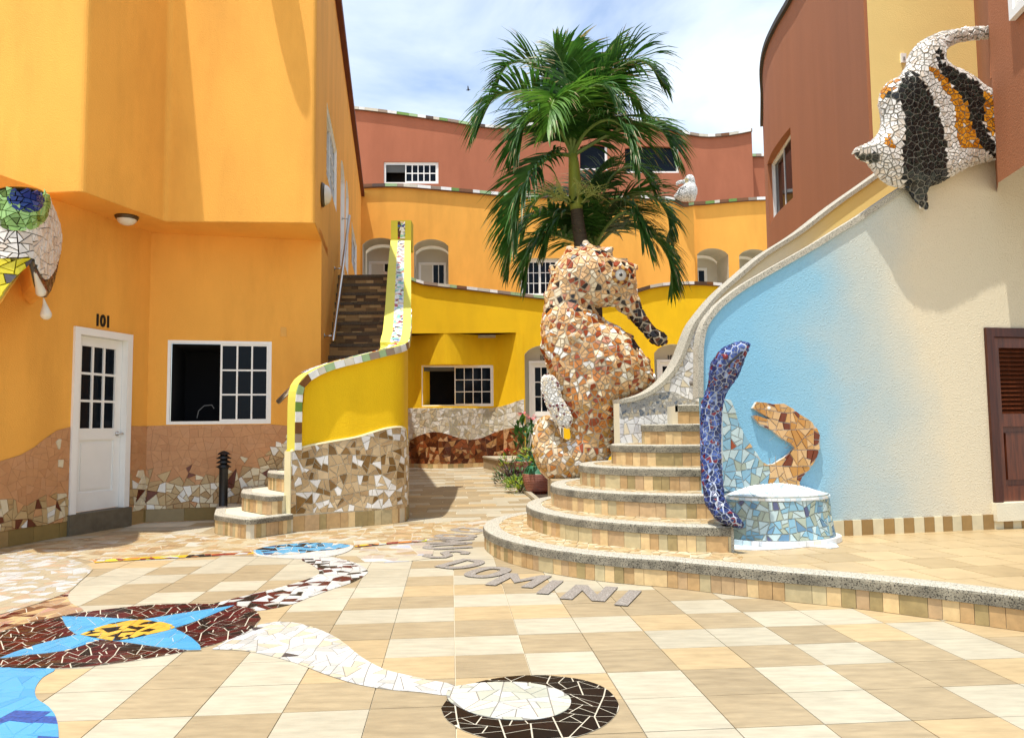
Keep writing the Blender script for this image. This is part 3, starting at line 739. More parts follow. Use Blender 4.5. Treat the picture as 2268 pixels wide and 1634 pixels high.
# terrace floor tiles
items = []; rn = random.Random(9); TT2 = [(glz('terrace_tile_a', 226, 198, 150, 0.58, 0.4, 0.1, 5), 3), (glz('terrace_tile_b', 216, 188, 140, 0.58, 0.4, 0.1, 5), 2)]
ax = Vector((0.985, 0.17)); ay = Vector((-0.17, 0.985)); pk = wpick(TT2, rn)
bp_ = SP[1]
for i in range(-2, 14):
    for j in range(-8, 14):
        o_ = Vector((1.8, 5.2)) + ax * (0.36 * i + (0.18 if j % 2 else 0)) + ay * (0.36 * j); g_ = 0.009
        c = [o_ + ax * (0.36 * a - g_ * (a == 1)) + ay * (0.36 * e - g_ * (e == 1)) for a, e in ((0, 0), (1, 0), (1, 1), (0, 1))]
        m_ = sum(c, Vector((0, 0))) / 4
        if m_.y > 7.4 or m_.x > 5.6: continue
        poly = [(q.x, q.y) for q in c]
        reg = [(q.x - t.y * 0.145, q.y + t.x * 0.145) for q, t in [bp_.at(bp_.L * k / 70) for k in range(71)] if q.x > 1.5] + [(7, 3.4), (7, 8), (1.5, 8)]
        q = [tuple(p) for p in reg]
        for k in range(4):
            a = poly[k]; b_ = poly[(k + 1) % 4]; ex = b_[0] - a[0]; ey = b_[1] - a[1]; q = half(q, ey, -ex, ey * a[0] - ex * a[1])
            if len(q) < 3: break
        if len(q) < 3 or abs(area(q)) < 0.004: continue
        if area(q) < 0: q = q[::-1]
        if m_.x < 1.74 and m_.y > 6.0: continue
        items.append((1 / m_.length_squared, [(x, y, STEP - 0.01) for x, y in q], [(x, y, STEP) for x, y in q], pk()))
emit(items, TERR, 'floor_tile', 300)
# ------------------------------------------------------------------ orange building at left
A0 = G(0, 1213); B0 = G(320, 1157); F1 = G(475, 1151)
dl = (A0 - B0).normalized(); A_ext = A0 + dl * 3.0
df = (F1 - B0).normalized()
SOF = D(333, 515, B0.y).z                        # soffit height of the overhanging storey
def on_line(p, d, u, v=945):                            # where the line p + d*t passes in front of survey column u
    w = ray(u, v); k = w.x / w.y; t = (k * p.y - p.x) / (d.x - k * d.y); return p + d * t
C0 = on_line(B0, df, 706)
Ua = G(107, 427, SOF); Ub = G(182, 423, SOF); Uc = G(365, 490, SOF); Ud = G(697, 493, SOF)
sd = (C0 - Ud).normalized()                      # side wall runs back from Ud through C0
E0 = on_line(Ud, sd, 797, 500)
if not 18 < E0.y < 32: sd = (Vector((-4.75, 24.2)) - Ud).normalized(); E0 = Vector((-4.75, 24.2))
OB = root('orange_building', 'orange stucco building with overhanging upper storey and white door 101', 'building', (B0.x, B0.y, 0))
LW = Path([A_ext, B0]); FW = Path([B0, C0])
# ground floor walls
ds0, dz1 = LW.px(163, 722); ds1, dz1b = LW.px(291, 742); dzb = LW.px(150, 1140)[1]
dz1 = (dz1 + dz1b) / 2
gridwall('side_wall', LW, 0, SOF + 0.06, ORANGE, OB, [(ds0 + 0.03, ds1 - 0.03, 0.0, dz1 - 0.03)], 0.16)
ws0, wz1 = FW.px(372, 753); ws1, _ = FW.px(602, 752); wz0 = FW.px(370, 940)[1]
gridwall('front_wall', FW, 0, SOF + 0.06, ORANGE, OB, [(ws0, ws1, wz0, wz1)], 0.1)
door(OB, LW, ds0, ds1, dzb, dz1, -0.1, 0.085)
b = MB(); b.box(LW.mp, ds0 - 0.02, ds1 + 0.03, 0.0, dzb - 0.004, -0.14, 0.05); b.obj('door_sill', M('grey_sill', (0.14, 0.115, 0.075), 0.85, 0.2, 8, 0.4, 60), OB)
window(OB, FW, ws0, ws1, wz0, wz1, -0.05, 0.04, 0.5, 3, 3, 'open', depth=1.2)
# a bent reed light hangs in the open half
e = MB(); q0, qz = FW.px(428, 925)
e.tube([FW.mp(q0, qz, -0.35), FW.mp(q0 + 0.02, qz + 0.1, -0.35), FW.mp(q0 + 0.09, qz + 0.17, -0.35), FW.mp(q0 + 0.19, qz + 0.18, -0.35), FW.mp(q0 + 0.22, qz + 0.13, -0.35)], 0.006, 6); e.obj('window_cord', M('cord_grey', (0.25, 0.25, 0.24), 0.5), OB)
sn, nzz = LW.px(227, 712); nm = solid_text('number_plate', '101', 0.2, lambda x, y, h: LW.mp(sn + x, nzz - 0.06 + y, h), 0.012, M('black_paint', (0.01, 0.01, 0.01), 0.5), OB, 0.006, 0.85)
# soffit and upper storey
b = MB(); Uz = Ua + (Ua - Ub).normalized() * 4
sp_ = [Uz, Ua, Ub, Uc, Ud, Ud + sd * 0.0, C0 + sd * 0.3, C0, B0, A0, A_ext]
sp_ = [Ub + (Ua - Ub).normalized() * 6, Ub, Uc, Ud, Ud + sd * 2.0, Vector((-11, 12.0))]
up = [Ub + (Ua - Ub).normalized() * 5, Ub, Uc, Ud, Ud + sd * 0.6]
up = fillet(up, (1, 2, 3), 0.07)
slab('soffit', [tuple(UPm) for UPm in [Vector(p) for p in up]] + [tuple(Ud + sd * 2.0), (-11, 12.0)], SOF + 0.12, SOF - 0.006, ORANGE, OB)
UP = Path(up); sb = UP.s_of_u(300)
gridwall('upper_wall', Path([UP.mp(q_, 0, 0.004).to_2d() for q_ in UP.c]), SOF + 0.002, lambda q: 7.9 if q < 5.02 + 0.6 else 8.6, ORANGE, OB, thick=0.3)
slab('roof', [Ub + (Ua - Ub).normalized() * 5, Ub, Uc, Vector((Uc.x - 4, Uc.y + 5)), Vector((-10, 12))], 7.9, 8.05, ORANGE, OB)
slab('roof', [Uc, Ud, E0, Vector((E0.x - 6, E0.y)), Vector((Uc.x - 4, Uc.y))], 8.55, 8.65, ORANGE, OB)
# rain spout high on the front
us = D(585, 0, (Uc.y + Ud.y) / 2)
b = MB(); pth = Path([Uc, Ud]); s_ = pth.px(590, 100)[0]
prof = [(s_ - 0.17, 0.0), (s_ + 0.17, 0.0), (s_ + 0.17, 0.3)] + [(s_ + 0.17 * math.cos(math.pi * k / 10), 0.3 + 0.28 * math.sin(math.pi * k / 10)) for k in range(1, 10)] + [(s_ - 0.17, 0.3)]
b.prism([pth.mp(x, 8.0, h) for x, h in prof], [pth.mp(x, 8.08, h) for x, h in prof]); b.obj('rain_spout', ORANGE, OB)
# side wall along the stairs
SW = Path([Ud, E0])
def swr(u0, u1, v00, v01, v10, v11):
    a = SW.px(u0, v00)[0]; c = SW.px(u1, v10)[0]
    return a, c, (SW.px(u0, v01)[1] + SW.px(u1, v11)[1]) / 2, (SW.px(u0, v00)[1] + SW.px(u1, v10)[1]) / 2
w1 = swr(724, 746, 240, 394, 323, 470); n1 = swr(755, 763.5, 338, 604, 385, 604); n2 = swr(766, 772, 387, 604, 420, 604); w2 = swr(779, 790, 508, 604, 529, 604)
s_c = (C0 - Ud).length; rise = 0.3
zt0, zt1 = SW.px(743, 2)[1], SW.px(797, 410)[1]
sA = SW.px(743, 2)[0]
ztf = lambda q: zt0 + (zt1 - zt0) * (q - sA) / (SW.L - sA)
outl = [(s_c, 0.0), (SW.L, 0.0), (SW.L, ztf(SW.L)), (0.08, ztf(0.08)), (0.08, SOF), (s_c, SOF)]
hol = [[(w1[0], w1[2]), (w1[1], w1[2]), (w1[1], w1[3]), (w1[0], w1[3])], arch(n1[0], n1[1], n1[2], n1[3], 0.35), arch(n2[0], n2[1], n2[2], n2[3], 0.35), [(w2[0], w2[2]), (w2[1], w2[2]), (w2[1], w2[3]), (w2[0], w2[3])]]
panel('stair_side_wall', SW, outl, hol, ORANGE, OB, 0.14, 0.3, WHITE)
window(OB, SW, w1[0], w1[1], w1[2], w1[3], -0.07, 0.05, 0.5, 3, 3, 'grid'); window(OB, SW, w2[0], w2[1], w2[2], w2[3], -0.07, 0.05, 0.5, 2, 2, 'grid')
for nn in (n1, n2):
    b = MB(); b.box(SW.mp, nn[0] - 0.05, nn[1] + 0.05, nn[2] - 0.02, nn[3] + 0.3, -0.2, -0.139); b.obj('niche_back', WHITE, OB)
b = MB(); b.prism([SW.mp(0.0, ztf(0) - 0.02, -0.3), SW.mp(SW.L, ztf(SW.L) - 0.02, -0.3), SW.mp(SW.L, ztf(SW.L) - 0.02, 0.1), SW.mp(0, ztf(0) - 0.02, 0.1)], [SW.mp(0.0, ztf(0) + 0.12, -0.3), SW.mp(SW.L, ztf(SW.L) + 0.12, -0.3), SW.mp(SW.L, ztf(SW.L) + 0.12, 0.1), SW.mp(0, ztf(0) + 0.12, 0.1)])
b.obj('roof_edge', M('dark_red_edge', (0.13, 0.035, 0.02), 0.7), OB)
# broken-tile dado and skirting
DADO_T = [(glz('dado_tan', 205, 150, 102, 0.86, 0.55, 0.08, 8, 0.02), 3), (glz('dado_tan_deep', 200, 144, 97, 0.86, 0.55, 0.08, 8, 0.02), 1.2), (glz('dado_rose', 207, 153, 107, 0.86, 0.55, 0.08, 8, 0.02), 1)]
DADO_L = [(glz('dado_cream', 240, 225, 190, 0.8), 4), (glz('dado_sand', 205, 175, 125, 0.8), 4), (glz('dado_buff', 190, 155, 105, 0.8), 2.5), (glz('dado_white', 248, 245, 235, 0.85), 1.6), (glz('dado_maroon', 110, 50, 30, 0.8), 0.9), (glz('dado_peach', 215, 160, 110, 0.8), 1.0)]
GR_T = M('grout_tan', (0.42, 0.22, 0.105), 0.9, 0.08, 6)
def dado(path, reg, lim, seed, cut=()):
    b = MB(); pts = reg if area(reg) > 0 else reg[::-1]
    for t in tessellate_polygon([[Vector((p[0], p[1], 0)) for p in pts]]): b.face([path.mp(pts[i][0], pts[i][1], 0.006) for i in t])
    b.obj('dado_bed', GR_T, OB)
    lt = wpick(DADO_T, random.Random(seed)); ll = wpick(DADO_L, random.Random(seed + 1)); rn = random.Random(seed + 2)
    low = []; high = []
    for c in cells(reg, 0.105, 0.003, seed, 0.47):
        cx = sum(p[0] for p in c) / len(c); cz = sum(p[1] for p in c) / len(c)
        (low if cz + rn.uniform(-0.08, 0.08) < lim(cx) or rn.random() < 0.012 else high).append(c)
    shards(low, path.mp, 0.012, lambda x, z: ll(), OB, 'dado_piece', 200, h0=0.006, inset=0.09); shards(high, path.mp, 0.003, lambda x, z: lt(), OB, 'dado_tan_piece', 200, h0=0.006, inset=0.015, uneven=0.6)
def px_list(path, pts): return [path.px(*p) for p in pts]
sk = 0.17
s150 = LW.px(150, 1100)[0]
top = [LW.px(*p) for p in ((150, 945), (125, 953), (100, 970), (75, 990), (45, 1007), (0, 1021))]
dado(LW, [(top[-1][0] - 0.6, sk), (ds0 - 0.01, sk)] + [(ds0 - 0.01, top[0][1])] + top[1:] + [(top[-1][0] - 0.6, top[-1][1])], lambda x: LW.px(75, 1100)[1], 101)
zt = FW.px(450, 942)[1]
dado(LW, [(ds1 + 0.02, sk), (LW.L, sk), (LW.L, zt), (ds1 + 0.02, zt)], lambda x: 0.62, 102)
su = FW.px(645, 1000)[0]
dado(FW, [(0, sk), (su, sk), (su, zt - 0.02), (ws1, wz0 - 0.012), (ws0, wz0 - 0.012), (0, zt)], lambda x: 0.62 if x < FW.px(520, 1000)[0] else 0.62 + (x - FW.px(520, 1000)[0]) * 0.62, 103)
SKIRT = [(glz('skirt_olive', 150, 125, 70, 0.8, 0.6), 2), (glz('skirt_tan', 172, 140, 88, 0.8, 0.6), 2), (glz('skirt_grey', 165, 145, 105, 0.8, 0.6), 1)]
riser(LW, 0, sk, OB, 0.36, 7, LW.px(0, 1200)[0] - 0.6, ds0 - 0.02, SKIRT, 0, 'skirting_tile', 0.016, 0); riser(LW, 0, sk, OB, 0.3, 8, ds1 + 0.02, LW.L, SKIRT, 0, 'skirting_tile', 0.016, 0); riser(FW, 0, sk, OB, 0.5, 9, 0, su, SKIRT, 0, 'skirting_tile', 0.016, 0)
b = MB(); q, z = FW.px(628, 735); b.box(FW.mp, q - 0.04, q + 0.04, z - 0.065, z + 0.065, 0, 0.012); b.box(FW.mp, q - 0.015, q + 0.015, z - 0.02, z + 0.02, 0.012, 0.02); tag(b.obj('wall_switch', M('switch_orange', (0.75, 0.38, 0.06), 0.4)), 'small orange switch plate on the wall right of the window', 'switch')
# soffit lamp and wall lamp
def dome_lamp(name, c, ax, r, label):
    rt = root(name, label, 'lamp', c); b = MB(); b.lathe(c, [(0, 0), (r, 0), (r * 1.02, 0.02), (r * 0.9, 0.05), (r * 0.82, 0.05)], 28, ax=ax); b.obj('lamp_ring', M('bronze_ring', (0.10, 0.07, 0.04), 0.4, metal=0.6), rt, True)
    b = MB(); b.lathe(c, [(r * 0.85 * math.cos(t), 0.04 + r * 0.6 * math.sin(t)) for t in [math.pi / 2 * k / 8 for k in range(9)]], 28, ax=ax); b.obj('lamp_shade', M('opal_glass', (0.75, 0.72, 0.64), 0.25), rt, True)
lc = G(281, 478, SOF); dome_lamp('ceiling_lamp', (lc.x, lc.y, SOF), (0, 0, -1), 0.135, 'round opal glass lamp under the orange overhang')
q, z = SW.px(712, 432); nrm = (SW.mp(q, z, 1) - SW.mp(q, z, 0)); dome_lamp('wall_lamp', SW.mp(q, z, 0.0), nrm, 0.17, 'round opal glass lamp on the orange side wall')

# ------------------------------------------------------------------ big mosaic eye on the left wall
EYEM = root('mosaic_eye', 'large mosaic eye with blue pupil and two white tears on orange wall', 'mosaic', LW.mp(LW.px(80, 560)[0], LW.px(80, 560)[1], 0))
ey0 = on_line(Vector((0, 7.3)), Vector((1, 0)), -60, 560); ey1 = on_line(Vector((0, 7.36)), Vector((1, 0)), 40, 560); er = on_line(B0, -dl, 134, 560)
EP_ = Path([(p.x, p.y) for p in spline([(ey0.x, ey0.y, 0), (ey1.x, ey1.y, 0), (*on_line(Vector((0, 7.75)), Vector((1, 0)), 90, 560), 0), (er.x + 0.05, er.y - 0.1, 0), (er.x, er.y + 0.15, 0)], 8)])
def eye_px(x, y):
    return EP_.s_uv(x * 0.2170, 383.9 + y * 0.2170)
def relief(name, pts, th, mat, parent, path=None, h0=0.0):
    path = path or EP_
    pts = pts if area(pts) > 0 else pts[::-1]; b = MB(); n = len(pts)
    for t in tessellate_polygon([[Vector((p[0], p[1], 0)) for p in pts]]): b.face([path.mp(pts[i][0], pts[i][1], h0 + th) for i in t])
    for i in range(n): a = pts[i]; c = pts[(i + 1) % n]; b.face([path.mp(a[0], a[1], h0), path.mp(c[0], c[1], h0), path.mp(c[0], c[1], h0 + th), path.mp(a[0], a[1], h0 + th)])
    return b.obj(name, mat, parent)
def poly2(pts, f, n=6, closed=True):
    q = spline([(*p, 0) for p in (pts + pts[:1] if closed else pts)], n); q = q[:-1] if closed else q
    return [f(p.x, p.y) for p in q]
white_eye = poly2([(-260, 260), (0, 180), (150, 165), (330, 175), (440, 215), (510, 360), (575, 530), (588, 660), (575, 800), (520, 980), (430, 1088), (370, 1050), (310, 930), (290, 878), (120, 875), (-260, 880)], eye_px, 5)
relief('eye_base', white_eye, 0.04, GROUTD, EYEM)
bq = poly2([(-260, 230), (0, 150), (150, 135), (330, 148), (450, 190), (530, 360), (600, 530), (610, 660), (590, 800), (530, 1000), (470, 1200), (425, 1250), (340, 1130), (295, 930), (230, 1000), (60, 1240), (0, 1330), (-260, 1560)], eye_px, 4)
bq = bq if area(bq) > 0 else bq[::-1]; b = MB(); bv_ = Vector((-0.45, 0.55, 0)); nq = len(bq)
for t in tessellate_polygon([[Vector((p[0], p[1], 0)) for p in bq]]): b.face([EP_.mp(bq[i][0], bq[i][1], -0.004) for i in t])
for i in range(nq): a = EP_.mp(*bq[i], -0.004); c = EP_.mp(*bq[(i + 1) % nq], -0.004); b.face([a, c, c + bv_, a + bv_])
b.obj('eye_bulge', ORANGE, OB)
cxp = lambda cx, cy, rx, ry, n=26: [eye_px(cx + rx * math.cos(2 * math.pi * k / n), cy + ry * math.sin(2 * math.pi * k / n)) for k in range(n)]
iris = [p for p in cxp(170, 300, 285, 300)]; pupil = cxp(240, 275, 140, 130)
def clip_above(poly, lim): return poly
from_top = poly2([(-260, 260), (0, 188), (150, 172), (330, 182), (436, 218), (505, 365), (568, 532), (580, 660), (567, 800), (512, 975), (430, 1080), (374, 1042), (316, 925), (294, 872), (120, 868), (-260, 872)], eye_px, 5)
WH = [(glz('eye_white', 245, 240, 232, 0.85), 6), (glz('eye_warm_white', 228, 215, 200, 0.85), 2)]
GRN = [(glz('iris_green', 140, 180, 95), 3), (glz('iris_light_green', 175, 220, 140), 2.4), (glz('iris_dark_green', 95, 120, 40), 1.2)]
NAV = [(glz('pupil_navy', 28, 50, 120), 3), (glz('pupil_blue', 40, 75, 150), 1)]
shards([c for c in cells(from_top, 0.075, 0.007, 5, 0.45, cut=[iris])], EP_.mp, 0.012, wpick(WH), EYEM, 'tile_shard', 200, h0=0.04)
iris_c = [c for c in cells(iris, 0.06, 0.004, 6, 0.45, cut=[pupil])]
def keep_in(cs, reg): return [c for c in cs if inside((sum(p[0] for p in c) / len(c), sum(p[1] for p in c) / len(c)), reg)]
shards(keep_in(iris_c, from_top), EP_.mp, 0.012, wpick(GRN), EYEM, 'tile_shard', 200, h0=0.047)
shards(keep_in(cells(pupil, 0.06, 0.006, 7), from_top), EP_.mp, 0.012, wpick(NAV), EYEM, 'tile_shard', 90, h0=0.054)
BRN = [(glz('lid_brown', 95, 60, 40), 3), (glz('lid_maroon', 120, 25, 35), 1.5), (glz('lid_dark', 45, 35, 35), 1.4), (glz('lid_taupe', 135, 110, 85), 1.5)]
lid = poly2([(300, 900), (330, 960), (372, 1046), (430, 1092), (505, 1010), (575, 830), (545, 980), (510, 1120), (455, 1230), (420, 1265), (400, 1190), (350, 1110), (318, 1000)], eye_px, 3)
relief('lid', lid, 0.03, GROUTD, EYEM); shards(cells(lid, 0.06, 0.004, 8), EP_.mp, 0.01, wpick(BRN), EYEM, 'tile_shard', 60, h0=0.03)
YB = [(glz('beak_yellow', 240, 225, 50), 3), (glz('beak_charcoal', 95, 90, 95), 1.6)]
bk = poly2([(-260, 885), (120, 882), (285, 880), (160, 1060), (60, 1200), (0, 1290), (-260, 1500)], eye_px, 4)
relief('beak_base', bk, 0.035, M('grout_lemon', (0.55, 0.5, 0.1), 0.9), EYEM); shards(cells(bk, 0.1, 0.004, 9, 0.47), EP_.mp, 0.012, wpick(YB), EYEM, 'tile_shard', 80, h0=0.035)
for pts in ([(318, 960), (335, 1060), (372, 1210)], [(420, 1270), (424, 1340), (424, 1440)]):
    q = [eye_px(*p) for p in pts]; big = 0.05 if pts[0][0] < 400 else 0.055
    kn = [(EP_.mp(q[0][0], q[0][1], 0.02), 0.008), (EP_.mp(q[1][0], q[1][1], 0.03), 0.022), (EP_.mp(q[2][0], q[2][1], 0.04), big)]
    add_mesh('tear', blob_mesh(chain(kn), 0.008, 3, 'tear'), glz('tear_white', 235, 225, 205, 0.85, 0.25), EYEM)

# ------------------------------------------------------------------ left stairs with the curved yellow wall
YW = root('curved_stair_wall', 'curved yellow stair wall with mosaic base and green and white tiled coping', 'wall', (-1.9, 9.6, 0))
base = [G(*p) for p in ((641, 1179), (685, 1174), (730, 1170), (771, 1167), (808, 1164), (844, 1161), (872, 1158.5), (889, 1156))]
base += [Vector((-1.40, 10.04)), Vector((-1.405, 10.2)), Vector((-1.44, 10.6)), Vector((-1.66, 12.3)), Vector((-1.99, 14.75))]
cw = spline([(p.x, p.y, 0) for p in base], 4); CW = Path([(p.x, p.y) for p in cw])
sU = lambda u: CW.s_of_u(u, 0, 2.0)
s_turn = CW.s_of_u(896, 1.2, 2.2); s_end = CW.L
sT = next(c for c, p in zip(CW.c, CW.p) if p.y > 10.25)
def cwp(u, v): q = sU(u - (945 - v) * 0.013); return q, CW.z_at(q, v)
s64, zlow = cwp(663, 996)
prof_c = [(s64, zlow), (s64 + 0.001, cwp(664, 930)[1]), (s64 + 0.003, cwp(664, 895)[1])] + [cwp(*p) for p in ((667, 868), (675, 852), (694, 838), (720, 826), (744, 817.5), (794, 805), (844, 792.5), (880, 783))]
prof_c += [(1.55, 2.205), (1.7, 2.28), (2.0, 2.44), (2.6, 2.80), (4.2, 3.80), (s_end - 0.37, 4.62)]
tab = [(0.0, zlow), (s64 - 0.002, zlow)] + prof_c[2:] + [(s_end - 0.35, 4.7), (s_end - 0.34, 4.98), (s_end, 4.98)]
ZT = interp(tab)
def thk(q): return 0.12 + 0.2 * min(1, max(0, (q - 0.25) / 0.6))
gridwall('wall', CW, 0, ZT, YELLOW, YW, thick=0.1)
# mosaic skirt with wavy upper edge
wv = [(0.0, CW.z_at(0, 999))] + [(sU(u), CW.z_at(sU(u), v)) for u, v in ((664, 993), (690, 986), (740, 977), (790, 968), (830, 956), (860, 948), (885, 946))] + [(s_turn, CW.z_at(s_turn, 952)), (sT + 0.3, 1.0), (s_end, 0.9)]
WV = smooth_tab(wv, 5); sm = sT + 0.5
bs_ = lambda q: 0.21 - 0.05 * min(1, q / 1.6)
reg = [(0.0, bs_(0)), (sm, bs_(sm))] + [(sm * k / 60, WV(sm * k / 60)) for k in range(60, -1, -1)]
b = MB()
for k in range(70):
    a = sm * k / 70; c = sm * (k + 1) / 70
    b.face([CW.mp(a, 0, 0.012), CW.mp(c, 0, 0.012), CW.mp(c, WV(c), 0.012), CW.mp(a, WV(a), 0.012)]); b.face([CW.mp(a, WV(a), 0.012), CW.mp(c, WV(c), 0.012), CW.mp(c, WV(c), 0), CW.mp(a, WV(a), 0)])
b.obj('mosaic_bed', GROUT, YW)
CWP = [(glz('marble_tan', 205, 175, 130, 0.8, 0.45, 0.12, 9), 5), (glz('marble_beige', 225, 198, 155, 0.8, 0.45, 0.1, 9), 3.5), (glz('marble_brown', 140, 105, 55, 0.8, 0.4, 0.25, 9), 2.2), (glz('marble_white', 240, 238, 234, 0.95, 0.35, 0.08, 9), 3), (glz('marble_sand', 190, 158, 115, 0.8, 0.45, 0.1, 9), 2)]
shards(cells(reg, 0.1, 0.007, 14, 0.5), CW.mp, 0.01, wpick(CWP), YW, 'tile_shard', 300, h0=0.012)
riser(CW, 0.0, 0.185, YW, 0.085, 15, 0.0, sm, STONE, 0, 'base_tile', 0.024, 0.3)
b = MB()
for k in range(70):
    a = sm * k / 70; c = sm * (k + 1) / 70; b.box(CW.mp, a, c, 0, 0, 0, 0) if False else b.prism([CW.mp(a, WV(a) - 0.004, 0), CW.mp(c, WV(c) - 0.004, 0), CW.mp(c, WV(c) - 0.004, 0.03), CW.mp(a, WV(a) - 0.004, 0.03)], [CW.mp(a, WV(a) + 0.016, 0), CW.mp(c, WV(c) + 0.016, 0), CW.mp(c, WV(c) + 0.016, 0.024), CW.mp(a, WV(a) + 0.016, 0.024)])
b.obj('mosaic_trim', M('trim_cream', (0.75, 0.68, 0.42), 0.7), YW)
b = MB(); b.prism([CW.mp(0, 0, 0.026), CW.mp(0, 0, -0.11), CW.mp(-0.012, 0, -0.11), CW.mp(-0.012, 0, 0.026)], [CW.mp(0, WV(0), 0.026), CW.mp(0, WV(0), -0.11), CW.mp(-0.012, WV(0), -0.11), CW.mp(-0.012, WV(0), 0.026)]); b.obj('end_board', MATS['trim_cream'], YW)
# coping: lime body, edge tiles outside, broken-tile ribbon along the top
LIME = M('lime_paint', (0.72, 0.66, 0.10), 0.7, 0.04, 4)
def zc(q): return ZT(max(q, s64 + 0.02)) - 0.1 + 0.1
pc = spline([(x, z, 0) for x, z in prof_c], 8); nrm_ = []; cl = [0.0]
for i, p in enumerate(pc):
    tg = (pc[min(i + 1, len(pc) - 1)] - pc[max(i - 1, 0)]).normalized(); nrm_.append(Vector((-tg.y, tg.x, 0)))
    if i: cl.append(cl[-1] + (p - pc[i - 1]).length)
def cat(q):
    q = min(max(q, 0), cl[-1] - 1e-6)
    for i in range(len(cl) - 1):
        if q <= cl[i + 1]: k = (q - cl[i]) / max(1e-9, cl[i + 1] - cl[i]); return pc[i].lerp(pc[i + 1], k), nrm_[i].lerp(nrm_[i + 1], k).normalized()
def cmp_(q, o, h): p, n = cat(q); w = p + n * o; return CW.mp(w.x, w.y, h)
b = MB(); CTH = 0.095; nn_ = 130
for k in range(nn_):
    a = cl[-1] * k / nn_; c = cl[-1] * (k + 1) / nn_; ta = thk(cat(a)[0].x); tc_ = thk(cat(c)[0].x)
    b.prism([cmp_(a, 0, -ta), cmp_(c, 0, -tc_), cmp_(c, 0, 0.05), cmp_(a, 0, 0.05)], [cmp_(a, CTH, -ta), cmp_(c, CTH, -tc_), cmp_(c, CTH, 0.05), cmp_(a, CTH, 0.05)])
CPO = b.obj('coping', LIME, YW)
rn = random.Random(4); s = 0.0; pk = wpick(COPE, rn); prev = None
while s < 3.4:
    w = rn.uniform(0.075, 0.14); e = s + w - 0.004; m = pk()
    while m is prev: m = pk()
    prev = m; t = MB(); t.prism([cmp_(s, 0.004, 0.04), cmp_(e, 0.004, 0.04), cmp_(e, CTH - 0.004, 0.04), cmp_(s, CTH - 0.004, 0.04)], [cmp_(s, 0.004, 0.06), cmp_(e, 0.004, 0.06), cmp_(e, CTH - 0.004, 0.06), cmp_(s, CTH - 0.004, 0.06)])
    t.obj('coping_tile', m, CPO); s += w
RIB = [(glz('ribbon_white', 245, 243, 240, 0.85), 7), (glz('ribbon_mint', 150, 215, 190), 1), (glz('ribbon_blue', 70, 100, 170), 1), (glz('ribbon_red', 190, 45, 70), 1), (glz('ribbon_brown', 110, 80, 55), 1), (glz('ribbon_peach', 240, 205, 170), 1.2), (glz('ribbon_pale_blue', 190, 215, 240), 1)]
rib = [(0.9, -0.19), (cl[-1] - 0.02, -0.19), (cl[-1] - 0.02, -0.06), (0.9, -0.06)]
shards(cells(rib, 0.065, 0.004, 16, 0.47), lambda x, y, h: cmp_(x, CTH + h, y), 0.006, wpick(RIB), CPO, 'ribbon_piece', 300)
# end pier of the coping at the head of the stairs, mosaic on its front
pe, te = CW.at(s_end - 0.36)
b = MB(); FE = Path([(pe.x - 0.31, pe.y - 0.0), (pe.x + 0.06, pe.y - 0.0)])
b.box(FE.mp, -0.005, 0.375, 4.55, 5.1, -0.3, 0.02); b.obj('end_pier', M('lime_paint_shaded', (0.55, 0.47, 0.03), 0.7), YW)  # pier lime darker than the coping: shade put into the colour
shards(cells([(0.12, 4.75), (0.26, 4.75), (0.26, 5.08), (0.12, 5.08)], 0.07, 0.004, 17), lambda x, y, h: FE.mp(x, y, h + 0.02), 0.008, wpick(RIB + BRN[:1] + [(COPE[2][0], 2), (COPE[1][0], 1)]), YW, 'tile_shard', 40)

# the stairs themselves: three rounded starting steps, then the flight up along the orange wall
LS = root('left_stairs', 'tiled stairs climbing between the orange wall and the curved yellow wall', 'stairs', (-2.9, 9.0, 0))
def corner_step(pts, z0, z1, seed):
    p = fillet([tuple(q) for q in pts], (1, 2), 0.13); P_ = Path([(q[0], q[1]) for q in p])
    slab('step', [tuple(q) for q in P_.p] + [(-2.3, 9.95), (-2.75, 10.4)], z0, z1 - 0.004, GROUT, LS)
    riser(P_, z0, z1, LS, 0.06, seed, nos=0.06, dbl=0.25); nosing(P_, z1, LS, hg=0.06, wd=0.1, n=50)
    return P_
z_1 = 0.215
q1 = [G(484, 1150), G(477, 1181), G(548, 1194), G(645, 1180)]
corner_step([Vector((q1[0].x, q1[0].y)), q1[1], q1[2], q1[3] + Vector((0.0, 0.02))], 0, z_1, 51)
q2 = [G(541, 1110, z_1), G(537, 1130, z_1), G(598, 1141, z_1), G(624, 1138, z_1)]
corner_step(q2, z_1, 2 * z_1, 52)
q3 = [G(600, 1068, 2 * z_1), G(595, 1083, 2 * z_1), G(634, 1090, 2 * z_1), G(672, 1085, 2 * z_1)]
corner_step(q3, 2 * z_1, 3 * z_1, 53)
slab('landing', [(-2.75, 9.6), (-1.62, 9.95), (-1.62, 10.7), (-2.75, 10.9)], 0.6, 4 * z_1, GROUT, LS)
STB = [(glz('stair_brown', 134, 106, 64, 1.0, 0.5, 0.15), 3), (glz('stair_umber', 106, 80, 47, 1.0, 0.5, 0.15), 2.4), (glz('stair_tan', 179, 143, 91, 1.0, 0.5), 2), (glz('stair_sand', 207, 173, 117, 1.0, 0.5), 1)]
nst = 15; zz = 4 * z_1; y0, y1 = 10.45, 14.3; rz = (4.0 - zz) / nst
